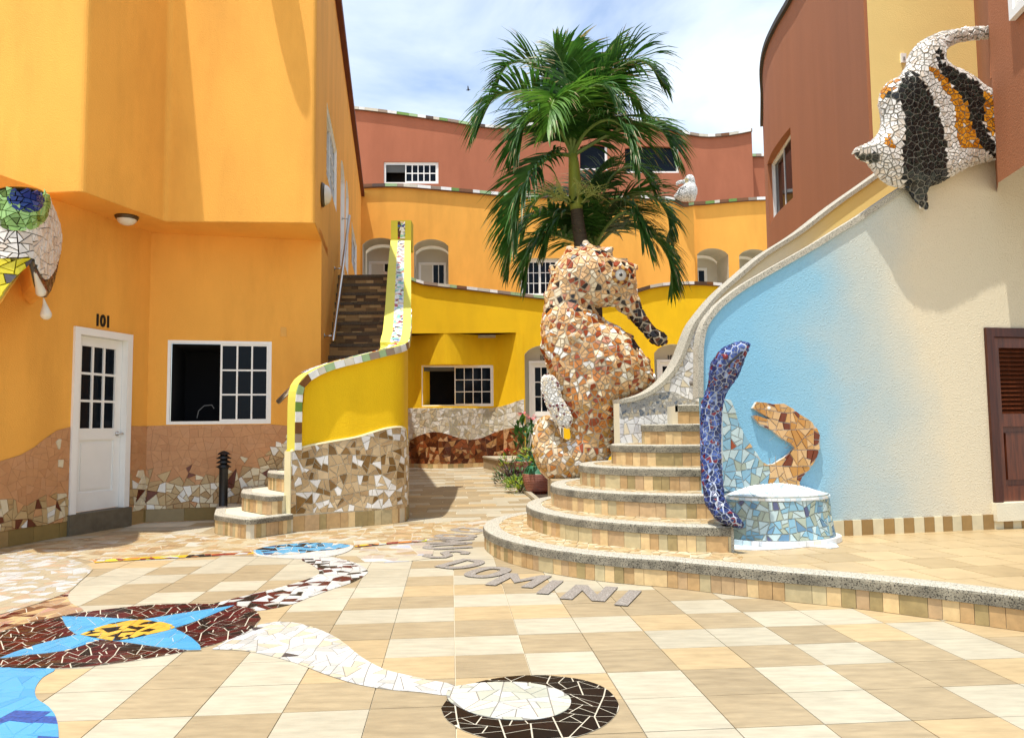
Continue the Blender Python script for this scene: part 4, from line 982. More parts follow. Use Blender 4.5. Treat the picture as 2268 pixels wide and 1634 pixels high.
for k in range(nst):
    ya = y0 + (y1 - y0) * k / nst; yb = y0 + (y1 - y0) * (k + 1) / nst; za = zz + rz * k; zb_ = za + rz
    pw, _ = CW.at(CW.c[[i for i, p in enumerate(CW.p) if p.y >= ya][0]] if any(p.y >= ya for p in CW.p) else CW.L)
    xr = pw.x - 0.28; w_ = (ya - Ud.y) / sd.y; xl = Ud.x + sd.x * w_ + 0.0
    bb = MB(); bb.wbox(xl, xr, ya, max(yb, ya + 0.28) if k < nst - 1 else ya + 0.6, za - 0.3, zb_ - 0.05); bb.obj('step', GROUTD, LS)
    RP = Path([(xl, ya), (xr, ya)])
    bb = MB(); bb.box(RP.mp, 0, RP.L, zb_ - 0.05, zb_, -0.3, 0.02); bb.obj('nosing', M('dark_granite', (0.15, 0.12, 0.08), 0.8, 0.3, 60, speck=((0.03, 0.025, 0.02), 120, 0.55)), LS)
    # strip tiles in three short courses
    rn2 = random.Random(200 + k); pk = wpick(STB, rn2); hcs = (zb_ - 0.05 - za) / 3
    if k >= 3:
        for c_ in range(3):
            s = 0.0
            while s < RP.L - 0.01:
                ww = min(rn2.uniform(0.1, 0.26), RP.L - s); bb = MB(); bb.box(RP.mp, s, s + ww - 0.003, za + hcs * c_ + 0.001, za + hcs * (c_ + 1) - 0.001, -0.004, rn2.uniform(0.005, 0.012)); bb.obj('strip_tile', pk(), LS); s += ww
slab('upper_walk', [(xl, y1 + 0.3), (xr, y1 + 0.3), (E0.x + 0.75, E0.y - 0.1), (E0.x, E0.y - 0.1)], 3.7, 4.0, GROUTD, LS)
# handrails
def rail(pts, name_lbl, posts):
    rt = root('handrail', name_lbl, 'handrail', pts[0], 'steel handrails by the left stairs'); b = MB(); b.tube(pts, 0.028, 10); b.obj('rail', STEEL, rt, True)
    for (t, tgt) in posts:
        a = Vector(pts[0]).lerp(Vector(pts[-1]), t); b = MB(); b.tube([a, tgt], 0.012, 8); b.lathe(tgt, [(0.0, 0.0), (0.035, 0.0), (0.035, 0.012), (0, 0.012)], 12, ax=(Vector(a) - Vector(tgt))); b.obj('bracket', STEEL, rt, True)
sa, za = SW.px(716, 755); sb_, zb2 = SW.px(758, 478)
a3 = SW.mp(sa, za, 0.14); b3 = SW.mp(sb_, zb2, 0.14)
rail([a3, b3], 'long steel handrail on the orange side wall along the stairs', [(t, SW.mp(sa + (sb_ - sa) * t, za + (zb2 - za) * t, 0.0)) for t in (0.03, 0.5, 0.97)])
a3 = D(616, 890, 9.9); b3 = D(660, 845, 9.75)
b = root('handrail', 'short steel handrail ending beside the white window', 'handrail', a3, 'steel handrails by the left stairs'); bb = MB(); bb.tube([a3, b3], 0.032, 12); bb.obj('rail', STEEL, b, True)
bb = MB(); wq = FW.px(640, 868); bb.tube([a3.lerp(b3, 0.5), FW.mp(wq[0], wq[1], 0)], 0.012, 8); bb.obj('bracket', STEEL, b, True)
# garden bollard lamp
bp = G(497, 1160); bp = Vector((on_line(Vector((0, 10.05)), Vector((1, 0)), 497).x, 10.05)); bt = D(502, 1000, bp.y).z
BO = root('bollard_lamp', 'black bollard lamp with louvred head beside the first step', 'lamp', (bp.x, bp.y, 0))
b = MB(); b.lathe((bp.x, bp.y, 0), [(0.0, 0), (0.075, 0), (0.075, 0.03), (0.055, 0.05), (0.055, bt - 0.22), (0.07, bt - 0.2), (0.0, bt - 0.2)], 20); b.obj('post', BLACK, BO, True)
for k in range(3):
    b = MB(); zk = bt - 0.2 + 0.055 * k; b.lathe((bp.x, bp.y, zk), [(0.0, 0.03), (0.09, 0.0), (0.095, 0.006), (0.045, 0.04), (0.045, 0.055), (0, 0.055)], 20); b.obj('louvre', BLACK, BO, True)
b = MB(); b.lathe((bp.x, bp.y, bt - 0.035), [(0.085, 0.0), (0.06, 0.025), (0.02, 0.045), (0, 0.05)], 20); b.obj('cap', BLACK, BO, True)
# ------------------------------------------------------------------ yellow lodge across the court
LG0 = G(901, 1038); LG1 = G(1071, 1036); dg_ = (LG1 - LG0).normalized()
LG = Path([on_line(LG0, dg_, 850), on_line(LG0, dg_, 1680)])
LO = root('yellow_lodge', 'low yellow lodge with wavy tiled parapet, doors and white sash window', 'building', (LG0.x, LG0.y, 0))
zs = LG.px(985, 738)[1]
top = [LG.px(*p) for p in ((850, 610), (880, 615), (907, 621), (935, 631), (970, 636), (1050, 645), (1130, 655), (1210, 664), (1300, 668), (1360, 660), (1405, 650), (1440, 640), (1480, 634), (1540, 632), (1600, 636), (1680, 650))]
topf = smooth_tab(top, 5)
s46 = LG.px(1146, 738)[0]; prof = [(LG.L * k / 60, topf(LG.L * k / 60)) for k in range(61)]
d3 = (LG.px(1162, 800)[0], LG.px(1246, 800)[0]); d4 = (LG.px(1449, 790)[0], LG.px(1533, 790)[0]); za3 = LG.px(1200, 765)[1]; za4 = LG.px(1490, 762)[1]
panel('wall', LG, [(0, zs), (s46, zs), (s46, 0), (LG.L, 0)] + prof[::-1], [arch(d3[0], d3[1], 0.3, za3, 0.42), arch(d4[0], d4[1], 0.3, za4, 0.42)], YELLOW, LO, 0.45, 0.5, OFFW)
for dd, nm_, un in ((d3, '103', 1205), (d4, '104', 1482)):
    b = MB(); b.box(LG.mp, dd[0] - 0.1, dd[1] + 0.1, 0.2, za3 + 0.3, -0.5, -0.42); b.obj('niche_back', OFFW, LO)
    NP = Path([LG.mp(0, 0, -0.42).to_2d(), LG.mp(LG.L, 0, -0.42).to_2d()])
    a_, t_ = (dd[0] + 0.14, LG.px(1200, 797)[1]); door(LO, NP, dd[0] + 0.13, dd[1] - 0.06, 0.35, t_, 0.004, 0.07)
    sx_ = (dd[0] + dd[1]) / 2 + 0.03; zz_ = LG.px(un, 794)[1]
    solid_text('number_plate', nm_, 0.2, (lambda sx_, zz_: lambda x, y, h: NP.mp(sx_ + x, zz_ + y, h))(sx_, zz_), 0.015, MATS['black_paint'], LO, 0.006, 0.85)
# wavy wall under the parapet
dep = smooth_tab([(850, .3), (905, .28), (930, .2), (955, .09), (975, .02), (993, 0.005), (1021, .09), (1045, .22), (1070, .32), (1095, .30), (1115, .2), (1135, .08), (1146, 0.003), (1165, 0.003)], 3)
us_ = [850, 870, 890] + list(range(900, 1147, 7)) + [1146, 1152, 1158, 1161]
lp = []
for u in us_:
    q = LG.px(u, 900)[0]; p = LG.mp(q, 0, -1.75 * dep(u) + (0.01 if u > 1140 else 0)); lp.append((p.x, p.y))
LP = Path(lp); su_ = lambda u: LP.s_of_u(u)
wa, wb = su_(933), su_(1093); z803 = LG.px(1010, 806)[1]; z900 = LG.px(1010, 899)[1]
gridwall('recessed_wall', LP, 0, zs - 0.002, YELLOW, LO, [(wa, wb, z900, z803)], 0.45)
b = MB()
slab('soffit', [tuple(LG.mp(0, 0, -0.8).to_2d()), tuple(LG.mp(s46, 0, -0.8).to_2d()), tuple(LG.mp(s46, 0, -0.004).to_2d()), tuple(LG.mp(0, 0, -0.004).to_2d())], zs + 0.1, zs, YELLOW, LO)
pa, _ = LP.at(wa); pb, _ = LP.at(wb); WP = Path([pa, pb]); window(LO, WP, 0.0, WP.L, z900, z803, -0.08, 0.05, 0.46, 4, 3, 'open', depth=0.8, blind=0.12)
coping(LG, topf, 0.0, LG.L, LO, 0.3, 0.105, 0.09, 0.5, seed=3)
slab('terrace_slab', [tuple(LG.mp(0, 0, -0.5).to_2d()), tuple(LG.mp(LG.L, 0, -0.5).to_2d()), tuple(LG.mp(LG.L, 0, -3.5).to_2d()), tuple(LG.mp(0, 0, -3.5).to_2d())], 3.85, 4.0, GROUT, LO)
# dado: white pieces above, brown below, wavy line between
wl = smooth_tab([(LP.s_of_u(u), LG.px(u, v)[1]) for u, v in ((852, 960), (901, 976), (925, 966), (950, 958), (970, 957), (990, 961), (1020, 971), (1045, 974), (1070, 969), (1095, 958), (1120, 950), (1145, 947), (1160, 949))], 4)
wt = smooth_tab([(LP.s_of_u(u), LG.px(u, v)[1]) for u, v in ((852, 903), (901, 903), (1000, 903), (1070, 903), (1100, 901), (1130, 894), (1160, 884))], 4)
ss = [LP.L * k / 70 for k in range(71)]
LWH = [(glz('lodge_cream', 226, 218, 195), 4), (glz('lodge_white', 240, 238, 228), 2.6), (glz('lodge_sage', 190, 182, 155), 2.4), (glz('lodge_sand', 212, 195, 155), 1)]
LBR = [(glz('lodge_brown', 125, 70, 35), 3), (glz('lodge_rust', 155, 85, 45), 2), (glz('lodge_umber', 85, 40, 20), 2), (glz('lodge_flesh', 205, 160, 115), 2), (glz('lodge_tan', 180, 135, 85), 1)]
b = MB()
for a, c in zip(ss, ss[1:]): b.face([LP.mp(a, 0, 0.01), LP.mp(c, 0, 0.01), LP.mp(c, wl(c), 0.01), LP.mp(a, wl(a), 0.01)], 1); b.face([LP.mp(a, wl(a), 0.01), LP.mp(c, wl(c), 0.01), LP.mp(c, wt(c), 0.01), LP.mp(a, wt(a), 0.01)], 0); b.face([LP.mp(a, wt(a), 0.01), LP.mp(c, wt(c), 0.01), LP.mp(c, wt(c), 0), LP.mp(a, wt(a), 0)], 0)
b.obj('dado_bed', [GROUTW, M('grout_brown', (0.2, 0.11, 0.06), 0.9)], LO)
shards(cells([(s, wl(s)) for s in ss] + [(s, wt(s)) for s in ss[::-1]], 0.155, 0.014, 31, 0.47), LP.mp, 0.01, wpick(LWH), LO, 'dado_white_piece', 300, h0=0.01)
shards(cells([(s, 0.13) for s in ss] + [(s, wl(s)) for s in ss[::-1]], 0.15, 0.008, 32, 0.49), LP.mp, 0.01, wpick(LBR), LO, 'dado_brown_piece', 300, h0=0.01)
riser(LP, 0, 0.13, LO, 0.17, 33, 0, LP.L, STONE, 0, 'skirting_tile', 0.03, 0)
# entry platform in front of door 103
e0 = G(1071, 1036); e1 = D(1158, 1012, LG0.y - 1.3)
EP = root('entry_platform', 'low tiled platform in front of the lodge door', 'platform', (e0.x + 0.6, LG0.y - 0.8, 0))
ex0 = LG.mp(LG.px(1071, 1030)[0], 0, 0).x
slab('platform', [(ex0, LG0.y - 0.05), (ex0 + 0.75, LG0.y - 3.2), (ex0 + 3.2, LG0.y - 3.2), (ex0 + 3.2, LG0.y - 0.05)], 0, 0.3, TT, EP)
slab('top_slab', [(ex0 - 0.03, LG0.y - 0.03), (ex0 + 0.72, LG0.y - 3.24), (ex0 + 3.2, LG0.y - 3.24), (ex0 + 3.2, LG0.y - 0.03)], 0.302, 0.345, TC, EP)

# ------------------------------------------------------------------ orange terrace block behind
MR = on_line(Vector((0, 25.0)), Vector((1, 0)), 1538, 540)
MP_ = Path([E0, MR]); MX = on_line(Vector((0, 25.9)), Vector((1, 0)), 1541, 540); MX2 = on_line(Vector((0, 26.2)), Vector((1, 0)), 1760)
MQ = Path([Vector((MX.x - 0.05, MX.y)), MX2])
TB = root('terrace_building', 'orange terrace block with arched niches and wavy tiled roof edge', 'building', (E0.x + 4, E0.y, 0))
mt = smooth_tab([MP_.px(*p) for p in ((797, 418), (850, 416), (900, 417), (950, 421), (1030, 428), (1130, 437), (1250, 441), (1380, 441), (1470, 444), (1492, 447), (1512, 459), (1525, 458), (1538, 456))], 4)
ml = MP_.L; prof = [(ml * k / 70, mt(ml * k / 70)) for k in range(71)]
def nich(P_, u0, u1, v1): a = P_.px(u0, v1 + 15)[0]; c = P_.px(u1, v1 + 15)[0]; return a, c, P_.px((u0 + u1) / 2, v1)[1]
na = [nich(MP_, 803, 884, 527), nich(MP_, 917, 993, 530)]
wm = [MP_.px(1153, 656) + MP_.px(1238, 572), MP_.px(1340, 656) + MP_.px(1390, 572)]
panel('wall', MP_, [(0, 3.5), (ml, 3.5)] + prof[::-1], [arch(a, c, 4.1, z, 0.36) for a, c, z in na] + [[(w[0], w[1]), (w[2], w[1]), (w[2], w[3]), (w[0], w[3])] for w in wm], ORANGE, TB, 0.9, 0.3, OFFW)
for (a, c, z), v in zip(na, (580, 582)):
    b = MB(); b.box(MP_.mp, a - 0.1, c + 0.1, 4.0, z + 0.2, -1.0, -0.92); b.obj('niche_back', OFFW, TB)
    NP = Path([MP_.mp(0, 0, -0.92).to_2d(), MP_.mp(ml, 0, -0.92).to_2d()]); window(TB, NP, a + 0.1, c - 0.08, 4.9, NP.px(950, v)[1], 0.0, 0.05, 0.5, 2, 2, 'grid', depth=0.3)
for w in wm: window(TB, MP_, w[0], w[2], w[1], w[3], -0.16, 0.07, 0.5, 3, 3, 'grid', depth=0.4)
coping(MP_, mt, 0.0, ml, TB, 0.34, 0.115, 0.1, 0.4, seed=5)
mt2 = smooth_tab([MQ.px(*p) for p in ((1541, 456), (1560, 455), (1600, 451), (1650, 447), (1692, 445), (1760, 444))], 4); l2 = MQ.L
nb = [nich(MQ, 1544, 1613, 550), nich(MQ, 1637, 1705, 552)]
panel('wing_wall', MQ, [(0, 3.5), (l2, 3.5)] + [(l2 * k / 20, mt2(l2 * k / 20)) for k in range(20, -1, -1)], [arch(a, c, 4.1, z, 0.36) for a, c, z in nb], ORANGE, TB, 1.1, 0.3, OFFW)
for (a, c, z) in nb:
    b = MB(); b.box(MQ.mp, a - 0.1, c + 0.1, 4.0, z + 0.2, -1.2, -1.12); b.obj('niche_back', OFFW, TB)
    NP = Path([MQ.mp(0, 0, -1.12).to_2d(), MQ.mp(l2, 0, -1.12).to_2d()]); window(TB, NP, a + 0.08, c - 0.38, 4.9, NP.px(1560, 594)[1], 0.0, 0.06, 0.5, 2, 1, 'full', depth=0.3)
coping(MQ, mt2, 0.0, l2, TB, 0.34, 0.115, 0.1, 0.4, seed=6)
b = MB(); qa = MP_.mp(ml, 0, -0.3); b.prism([(MR.x - 0.02, MR.y, 3.5), (MR.x, MR.y + 1.3, 3.5), (MR.x - 0.3, MR.y + 1.3, 3.5), (MR.x - 0.3, MR.y + 0.28, 3.5)], [(MR.x - 0.02, MR.y, mt(ml)), (MR.x, MR.y + 1.3, mt(ml)), (MR.x - 0.3, MR.y + 1.3, mt(ml)), (MR.x - 0.3, MR.y + 0.28, mt(ml))]); b.obj('return_wall', ORANGE, TB)
# ------------------------------------------------------------------ terracotta block at the back
R0 = on_line(Vector((0, 29.0)), Vector((1, 0)), 765, 300); R1 = on_line(Vector((0, 29.6)), Vector((1, 0)), 1665, 300); RP_ = Path([R0, R1])
RBD = root('terracotta_building', 'terracotta red block at the back with wavy tiled roof edge', 'building', (0, 29.2, 0))
rt_ = smooth_tab([RP_.px(*p) for p in ((765, 244), (800, 246), (850, 252), (930, 263), (1000, 273), (1060, 283), (1110, 287), (1150, 286), (1190, 278), (1240, 268), (1290, 262), (1350, 264), (1420, 275), (1480, 290), (1530, 302), (1565, 306), (1610, 303), (1640, 298), (1665, 293))], 4)
rl = RP_.L; rw = [RP_.px(850, 407) + RP_.px(971, 359), RP_.px(1285, 377) + RP_.px(1345, 320), RP_.px(1385, 383) + RP_.px(1503, 324)]
ar = lambda w: arch(w[0], w[2], w[1], w[3], 0.16)
panel('wall', RP_, [(0, 6), (rl, 6)] + [(rl * k / 80, rt_(rl * k / 80)) for k in range(80, -1, -1)], [[(rw[0][0], rw[0][1]), (rw[0][2], rw[0][1]), (rw[0][2], rw[0][3]), (rw[0][0], rw[0][3])], ar(rw[1]), ar(rw[2])], RED, RBD, 0.16, 0.35)
w = rw[0]; window(RBD, RP_, w[0], w[2], w[1], w[3], -0.1, 0.07, 0.38, 5, 2, 'open', 0.04, blind=0.3)
for w in rw[1:]:
    b = MB(); b.box(RP_.mp, w[0] - 0.1, w[2] + 0.1, w[1] - 0.1, w[3] + 0.1, -0.2, -0.14); o = b.obj('window', GLASS, RBD)
    b = MB(); b.box(RP_.mp, w[2] - 0.09, w[2], w[1], w[3] - 0.1, -0.14, -0.06); b.box(RP_.mp, w[0], w[2] - 0.09, w[1], w[1] + 0.08, -0.14, -0.06); b.obj('frame', WHITE, o)
coping(RP_, rt_, 0.0, rl, RBD, 0.38, 0.125, 0.1, 0.45, seed=8)
R2 = on_line(Vector((0, 30.2)), Vector((1, 0)), 1640, 350); R3 = on_line(Vector((0, 30.2)), Vector((1, 0)), 1780); RQ = Path([R2, R3])
zq = RQ.px(1680, 349)[1]; gridwall('wing_wall', RQ, 6, zq, RED, RBD, thick=0.3); coping(RQ, lambda q: zq, 0, RQ.L, RBD, 0.38, 0.125, 0.1, 0.4, seed=9)
b = MB(); b.prism([(R1.x - 0.01, R1.y, 6), (R1.x + 0.02, R1.y + 2.5, 6), (R1.x - 0.3, R1.y + 2.5, 6), (R1.x - 0.3, R1.y + 0.3, 6)], [(R1.x - 0.01, R1.y, rt_(rl)), (R1.x + 0.02, R1.y + 2.5, rt_(rl)), (R1.x - 0.3, R1.y + 2.5, rt_(rl)), (R1.x - 0.3, R1.y + 0.3, rt_(rl))]); b.obj('return_wall', RED, RBD)

# ------------------------------------------------------------------ brown and yellow building at right
RT = root('brown_building', 'tall brown building with rounded wall and pale yellow stripe', 'building', (5.3, 12, 0))
yb0 = on_line(Vector((0, 9.8)), Vector((1, 0)), 1919, 150)
tw = spline([(6.9, 20.5, 0), (6.3, 18.6, 0), (5.86, 17.3, 0), (5.59, 16.2, 0), (5.48, 15.2, 0), (5.42, 14.0, 0), (5.19, 12.0, 0), (yb0.x, yb0.y, 0)], 6)
TWP = Path([(p.x, p.y) for p in tw]); su2 = lambda u: TWP.s_of_u(u, TWP.L * 0.28)
wa, z_b = TWP.s_uv(1704, 490); wb, z_t = TWP.s_uv(1751, 292); z_b = (z_b + TWP.s_uv(1751, 456)[1]) / 2; z_t = (z_t + TWP.s_uv(1704, 340)[1]) / 2
gridwall('rounded_wall', TWP, 0, 9.25, BROWN, RT, [(wa, wb, z_b, z_t)], 0.2)
pa, _ = TWP.at(wa); pb, _ = TWP.at(wb); WP = Path([TWP.mp(wa, 0, -0.12).to_2d(), TWP.mp(wb, 0, -0.12).to_2d()]); window(RT, WP, 0, WP.L, z_b, z_t, -0.02, 0.035, 0.5, 1, 1, 'grid', depth=0.5)
b = MB(); n_ = 50
for k in range(n_):
    a = TWP.L * k / n_; c = TWP.L * (k + 1) / n_
    b.prism([TWP.mp(a, 9.25, -0.3), TWP.mp(c, 9.25, -0.3), TWP.mp(c, 9.25, 0.07), TWP.mp(a, 9.25, 0.07)], [TWP.mp(a, 9.36, -0.3), TWP.mp(c, 9.36, -0.3), TWP.mp(c, 9.36, 0.07), TWP.mp(a, 9.36, 0.07)])
b.obj('roof_edge', M('roof_edge_grey', (0.06, 0.055, 0.05), 0.8), RT)
yb1 = on_line(Vector((0, 9.95)), Vector((1, 0)), 2164, 150); YP = Path([yb0 + Vector((-0.03, -0.16)), yb1 + Vector((0, -0.1))])
gridwall('yellow_stripe', YP, 0, 9.3, PALEYEL, RT, thick=0.002)
b = MB(); s_ = YP.px(2052, 100)[0]; prof = [(s_ - 0.13, 0.0), (s_ + 0.13, 0.0), (s_ + 0.13, 0.2)] + [(s_ + 0.13 * math.cos(math.pi * k / 10), 0.2 + 0.12 * math.sin(math.pi * k / 10)) for k in range(1, 10)] + [(s_ - 0.13, 0.2)]
b.prism([YP.mp(x, 8.6, h) for x, h in prof], [YP.mp(x, 8.68, h) for x, h in prof]); b.obj('rain_spout', PALEYEL, RT)
b = MB(); q, z = YP.px(2000, 130); b.box(YP.mp, q - 0.036, q + 0.036, z - 0.062, z + 0.062, 0, 0.02); o = tag(b.obj('wall_outlet', WHITE), 'small white outlet plate on the pale yellow wall', 'outlet')
b = MB(); b.box(YP.mp, q - 0.014, q + 0.014, z - 0.03, z + 0.012, 0.02, 0.026); b.obj('socket', M('socket_grey', (0.3, 0.29, 0.27), 0.5), o)
bk1 = on_line(Vector((0, 7.02)), Vector((1, 0)), 2205, 300); bk2 = on_line(Vector((0, 6.55)), Vector((1, 0)), 2268, 369)
dk = (bk2 - bk1).normalized(); BZ = D(2205, 405, bk1.y).z
bk3 = bk1 + dk * 2.6
slab('overhang_block', [tuple(bk3), tuple(bk1), tuple(yb1), (yb1.x + 3, yb1.y + 0.1), (bk3.x + 4, bk3.y)], BZ, 9.3, BROWN, RT)
KP = Path([bk1, bk3]); q, z = KP.px(2252, 46); window(RT, KP, q, q + 1.0, z, z + 1.2, 0.012, 0.07, 0.5, 1, 1, 'full', depth=0.02)

# ------------------------------------------------------------------ blue-to-cream stair wall
b0 = G(1824, 1188, STEP); b1 = G(2249, 1169, STEP); db = (b1 - b0).normalized()
BW = Path([on_line(b0, db, 1556), on_line(b0, db, 2460)])
BLUEM = bpy.data.materials.new('blue_to_cream_stucco'); BLUEM.use_nodes = True; t = BLUEM.node_tree; l = t.links.new; nbs = t.nodes['Principled BSDF']; nbs.inputs['Roughness'].default_value = 0.85
c = N(t, 'ShaderNodeTexCoord'); sx = N(t, 'ShaderNodeSeparateXYZ'); l(c.outputs['Object'], sx.inputs[0])
ns = N(t, 'ShaderNodeTexNoise'); ns.inputs['Scale'].default_value = 1.1; ns.inputs['Detail'].default_value = 3; l(c.outputs['Object'], ns.inputs['Vector'])
ma = N(t, 'ShaderNodeMath', operation='MULTIPLY_ADD'); l(ns.outputs['Fac'], ma.inputs[0]); ma.inputs[1].default_value = 1.3; l(sx.outputs['X'], ma.inputs[2])
mz = N(t, 'ShaderNodeMath', operation='MULTIPLY_ADD'); l(sx.outputs['Z'], mz.inputs[0]); mz.inputs[1].default_value = 0.12; l(ma.outputs[0], mz.inputs[2])
rp = N(t, 'ShaderNodeValToRGB'); mr = N(t, 'ShaderNodeMapRange'); mr.inputs['From Min'].default_value = 3.05; mr.inputs['From Max'].default_value = 4.85; l(mz.outputs[0], mr.inputs['Value']); l(mr.outputs[0], rp.inputs['Fac'])
el = rp.color_ramp.elements; el[0].color = (0.21, 0.46, 0.63, 1); el[1].color = (0.70, 0.61, 0.44, 1); em = el.new(0.45); em.color = (0.42, 0.50, 0.50, 1); el2 = el.new(0.2); el2.color = (0.26, 0.48, 0.61, 1)
l(rp.outputs['Color'], nbs.inputs['Base Color'])
n2 = N(t, 'ShaderNodeTexNoise'); n2.inputs['Scale'].default_value = 75; n2.inputs['Detail'].default_value = 2; n2.inputs['Roughness'].default_value = 0.5; l(c.outputs['Object'], n2.inputs['Vector'])
r2 = N(t, 'ShaderNodeValToRGB'); r2.color_ramp.elements[0].position = 0.5; r2.color_ramp.elements[1].position = 0.72; l(n2.outputs['Fac'], r2.inputs['Fac'])
bpn = N(t, 'ShaderNodeBump'); bpn.inputs['Strength'].default_value = 0.38; bpn.inputs['Distance'].default_value = 0.012; l(r2.outputs['Color'], bpn.inputs['Height']); l(bpn.outputs['Normal'], nbs.inputs['Normal'])
BL = root('blue_stair_wall', 'blue rough stucco stair wall fading to cream, granite coping on top', 'wall', tuple(BW.mp(1.5, STEP, 0)))
btop = [BW.px(*p) for p in ((1556, 880), (1556.5, 800), (1557, 770), (1561, 742), (1568, 721), (1579, 704), (1602, 678), (1644, 645), (1685, 620), (1723, 598), (1802, 553), (1850, 523), (1907, 488), (1950, 459), (1993, 430), (2060, 387))]
slope_ = (btop[-1][1] - btop[-2][1]) / (btop[-1][0] - btop[-2][0]); xe = BW.px(2205, 400)[0]
btop.append((xe, btop[-1][1] + (xe - btop[-1][0]) * slope_)); btop += [(BW.L, btop[-1][1])]
wd0, wdz1 = BW.px(2178, 726); wdz0 = BW.px(2197, 1112)[1]; wd0 = BW.px(2180, 760)[0]; wd1 = wd0 + 0.86
panel('wall', BW, [(btop[0][0], STEP), (BW.L, STEP)] + btop[::-1], [[(wd0, wdz0), (wd1, wdz0), (wd1, wdz1), (wd0, wdz1)]], BLUEM, BL, 0.2, 0.07)
def granite_coping(P_, prof, parent, th=0.05, proud=0.02, back=0.085, mat=GRANITE, n=6):
    q = [Vector((p[0], p[1], 0)) for p in prof]; q = spline(q, n); secs = []
    for i, p in enumerate(q):
        tg = (q[min(i + 1, len(q) - 1)] - q[max(i - 1, 0)]).normalized(); nn = Vector((-tg.y, tg.x, 0))
        o_ = p + nn * th; secs.append([P_.mp(p.x, p.y, -back), P_.mp(p.x, p.y, proud), P_.mp(o_.x, o_.y, proud), P_.mp(o_.x, o_.y, -back)])
    b = MB(); m = 4; b.v = [x for s in secs for x in s]
    for i in range(len(secs) - 1):
        for j in range(m): k = (j + 1) % m; b.f.append((i * m + j, i * m + k, (i + 1) * m + k, (i + 1) * m + j)); b.m.append(0)
    b.f += [tuple(range(m)), tuple((len(secs) - 1) * m + j for j in range(m - 1, -1, -1))]; b.m += [0, 0]
    return b.obj('coping', mat, parent)
granite_coping(BW, btop[:-1], BL)
PL = [glz('plinth_brown', 165, 130, 75, 0.8, 0.5), glz('plinth_cream', 232, 218, 180, 0.8, 0.5)]
s = BW.px(1815, 1170)[0]; e_ = BW.L; k = 0; rn = random.Random(2)
while s < e_:
    w = rn.uniform(0.085, 0.12); bb = MB(); bb.box(BW.mp, s, s + w - 0.004, STEP, STEP + 0.135, 0, 0.016); bb.obj('plinth_tile', PL[k % 2], BL); s += w; k += 1
# dark wooden louvred door
WOOD = M('dark_wood', (0.115, 0.028, 0.009), 0.38, 0.5, 6, stretch=(6, 6, 0.5), spec=0.5); WOOD2 = M('dark_wood_deep', (0.06, 0.014, 0.006), 0.4, 0.4, 6, stretch=(6, 6, 0.5))
WDR = root('wooden_door', 'dark wooden louvred door at the right end of the cream wall', 'door', tuple(BW.mp(wd0 + 0.4, wdz0, 0)))
b = MB(); f_ = 0.085
b.box(BW.mp, wd0, wd0 + f_, wdz0, wdz1, -0.16, 0.03); b.box(BW.mp, wd1 - f_, wd1, wdz0, wdz1, -0.16, 0.03); b.box(BW.mp, wd0 + f_, wd1 - f_, wdz1 - f_, wdz1, -0.16, 0.03); b.obj('door_frame', WOOD2, WDR)
b = MB(); a, c_ = wd0 + f_ + 0.004, wd1 - f_ - 0.004; st_ = 0.085; H_ = wdz1 - f_ - wdz0; lm = wdz0 + H_ * 0.53
b.box(BW.mp, a, a + st_, wdz0, wdz1 - f_ - 0.004, -0.12, -0.02); b.box(BW.mp, c_ - st_, c_, wdz0, wdz1 - f_ - 0.004, -0.12, -0.02)
b.box(BW.mp, a + st_, c_ - st_, wdz1 - f_ - 0.1, wdz1 - f_ - 0.004, -0.12, -0.02); b.box(BW.mp, a + st_, c_ - st_, lm - 0.12, lm, -0.12, -0.02); b.box(BW.mp, a + st_, c_ - st_, wdz0, wdz0 + 0.14, -0.12, -0.02)
b.box(BW.mp, a + st_, c_ - st_, wdz0 + 0.14, lm - 0.12, -0.1, -0.06); b.box(BW.mp, a + st_ + 0.04, c_ - st_ - 0.04, wdz0 + 0.2, lm - 0.18, -0.06, -0.035)
dr = b.obj('door_leaf', WOOD, WDR)
nsl = 15
for k in range(nsl):
    z0_ = lm + (wdz1 - f_ - 0.1 - lm) * k / nsl; b = MB(); hh_ = (wdz1 - f_ - 0.1 - lm) / nsl
    b.prism([BW.mp(a + st_, z0_, -0.05), BW.mp(c_ - st_, z0_, -0.05), BW.mp(c_ - st_, z0_ + hh_ * 0.75, -0.09), BW.mp(a + st_, z0_ + hh_ * 0.75, -0.09)], [BW.mp(a + st_, z0_ + 0.008, -0.042), BW.mp(c_ - st_, z0_ + 0.008, -0.042), BW.mp(c_ - st_, z0_ + hh_ * 0.75 + 0.008, -0.082), BW.mp(a + st_, z0_ + hh_ * 0.75 + 0.008, -0.082)]); b.obj('slat', WOOD, dr)
b = MB(); b.box(BW.mp, a, c_, wdz0, wdz1 - 0.1, -0.19, -0.14); b.obj('backing', DARK, WDR)
b = MB(); b.box(BW.mp, wd0 - 0.02, wd1 + 0.2, wdz0 - 0.17, wdz0 - 0.004, -0.1, 0.06); b.obj('door_step', CREAM, WDR)
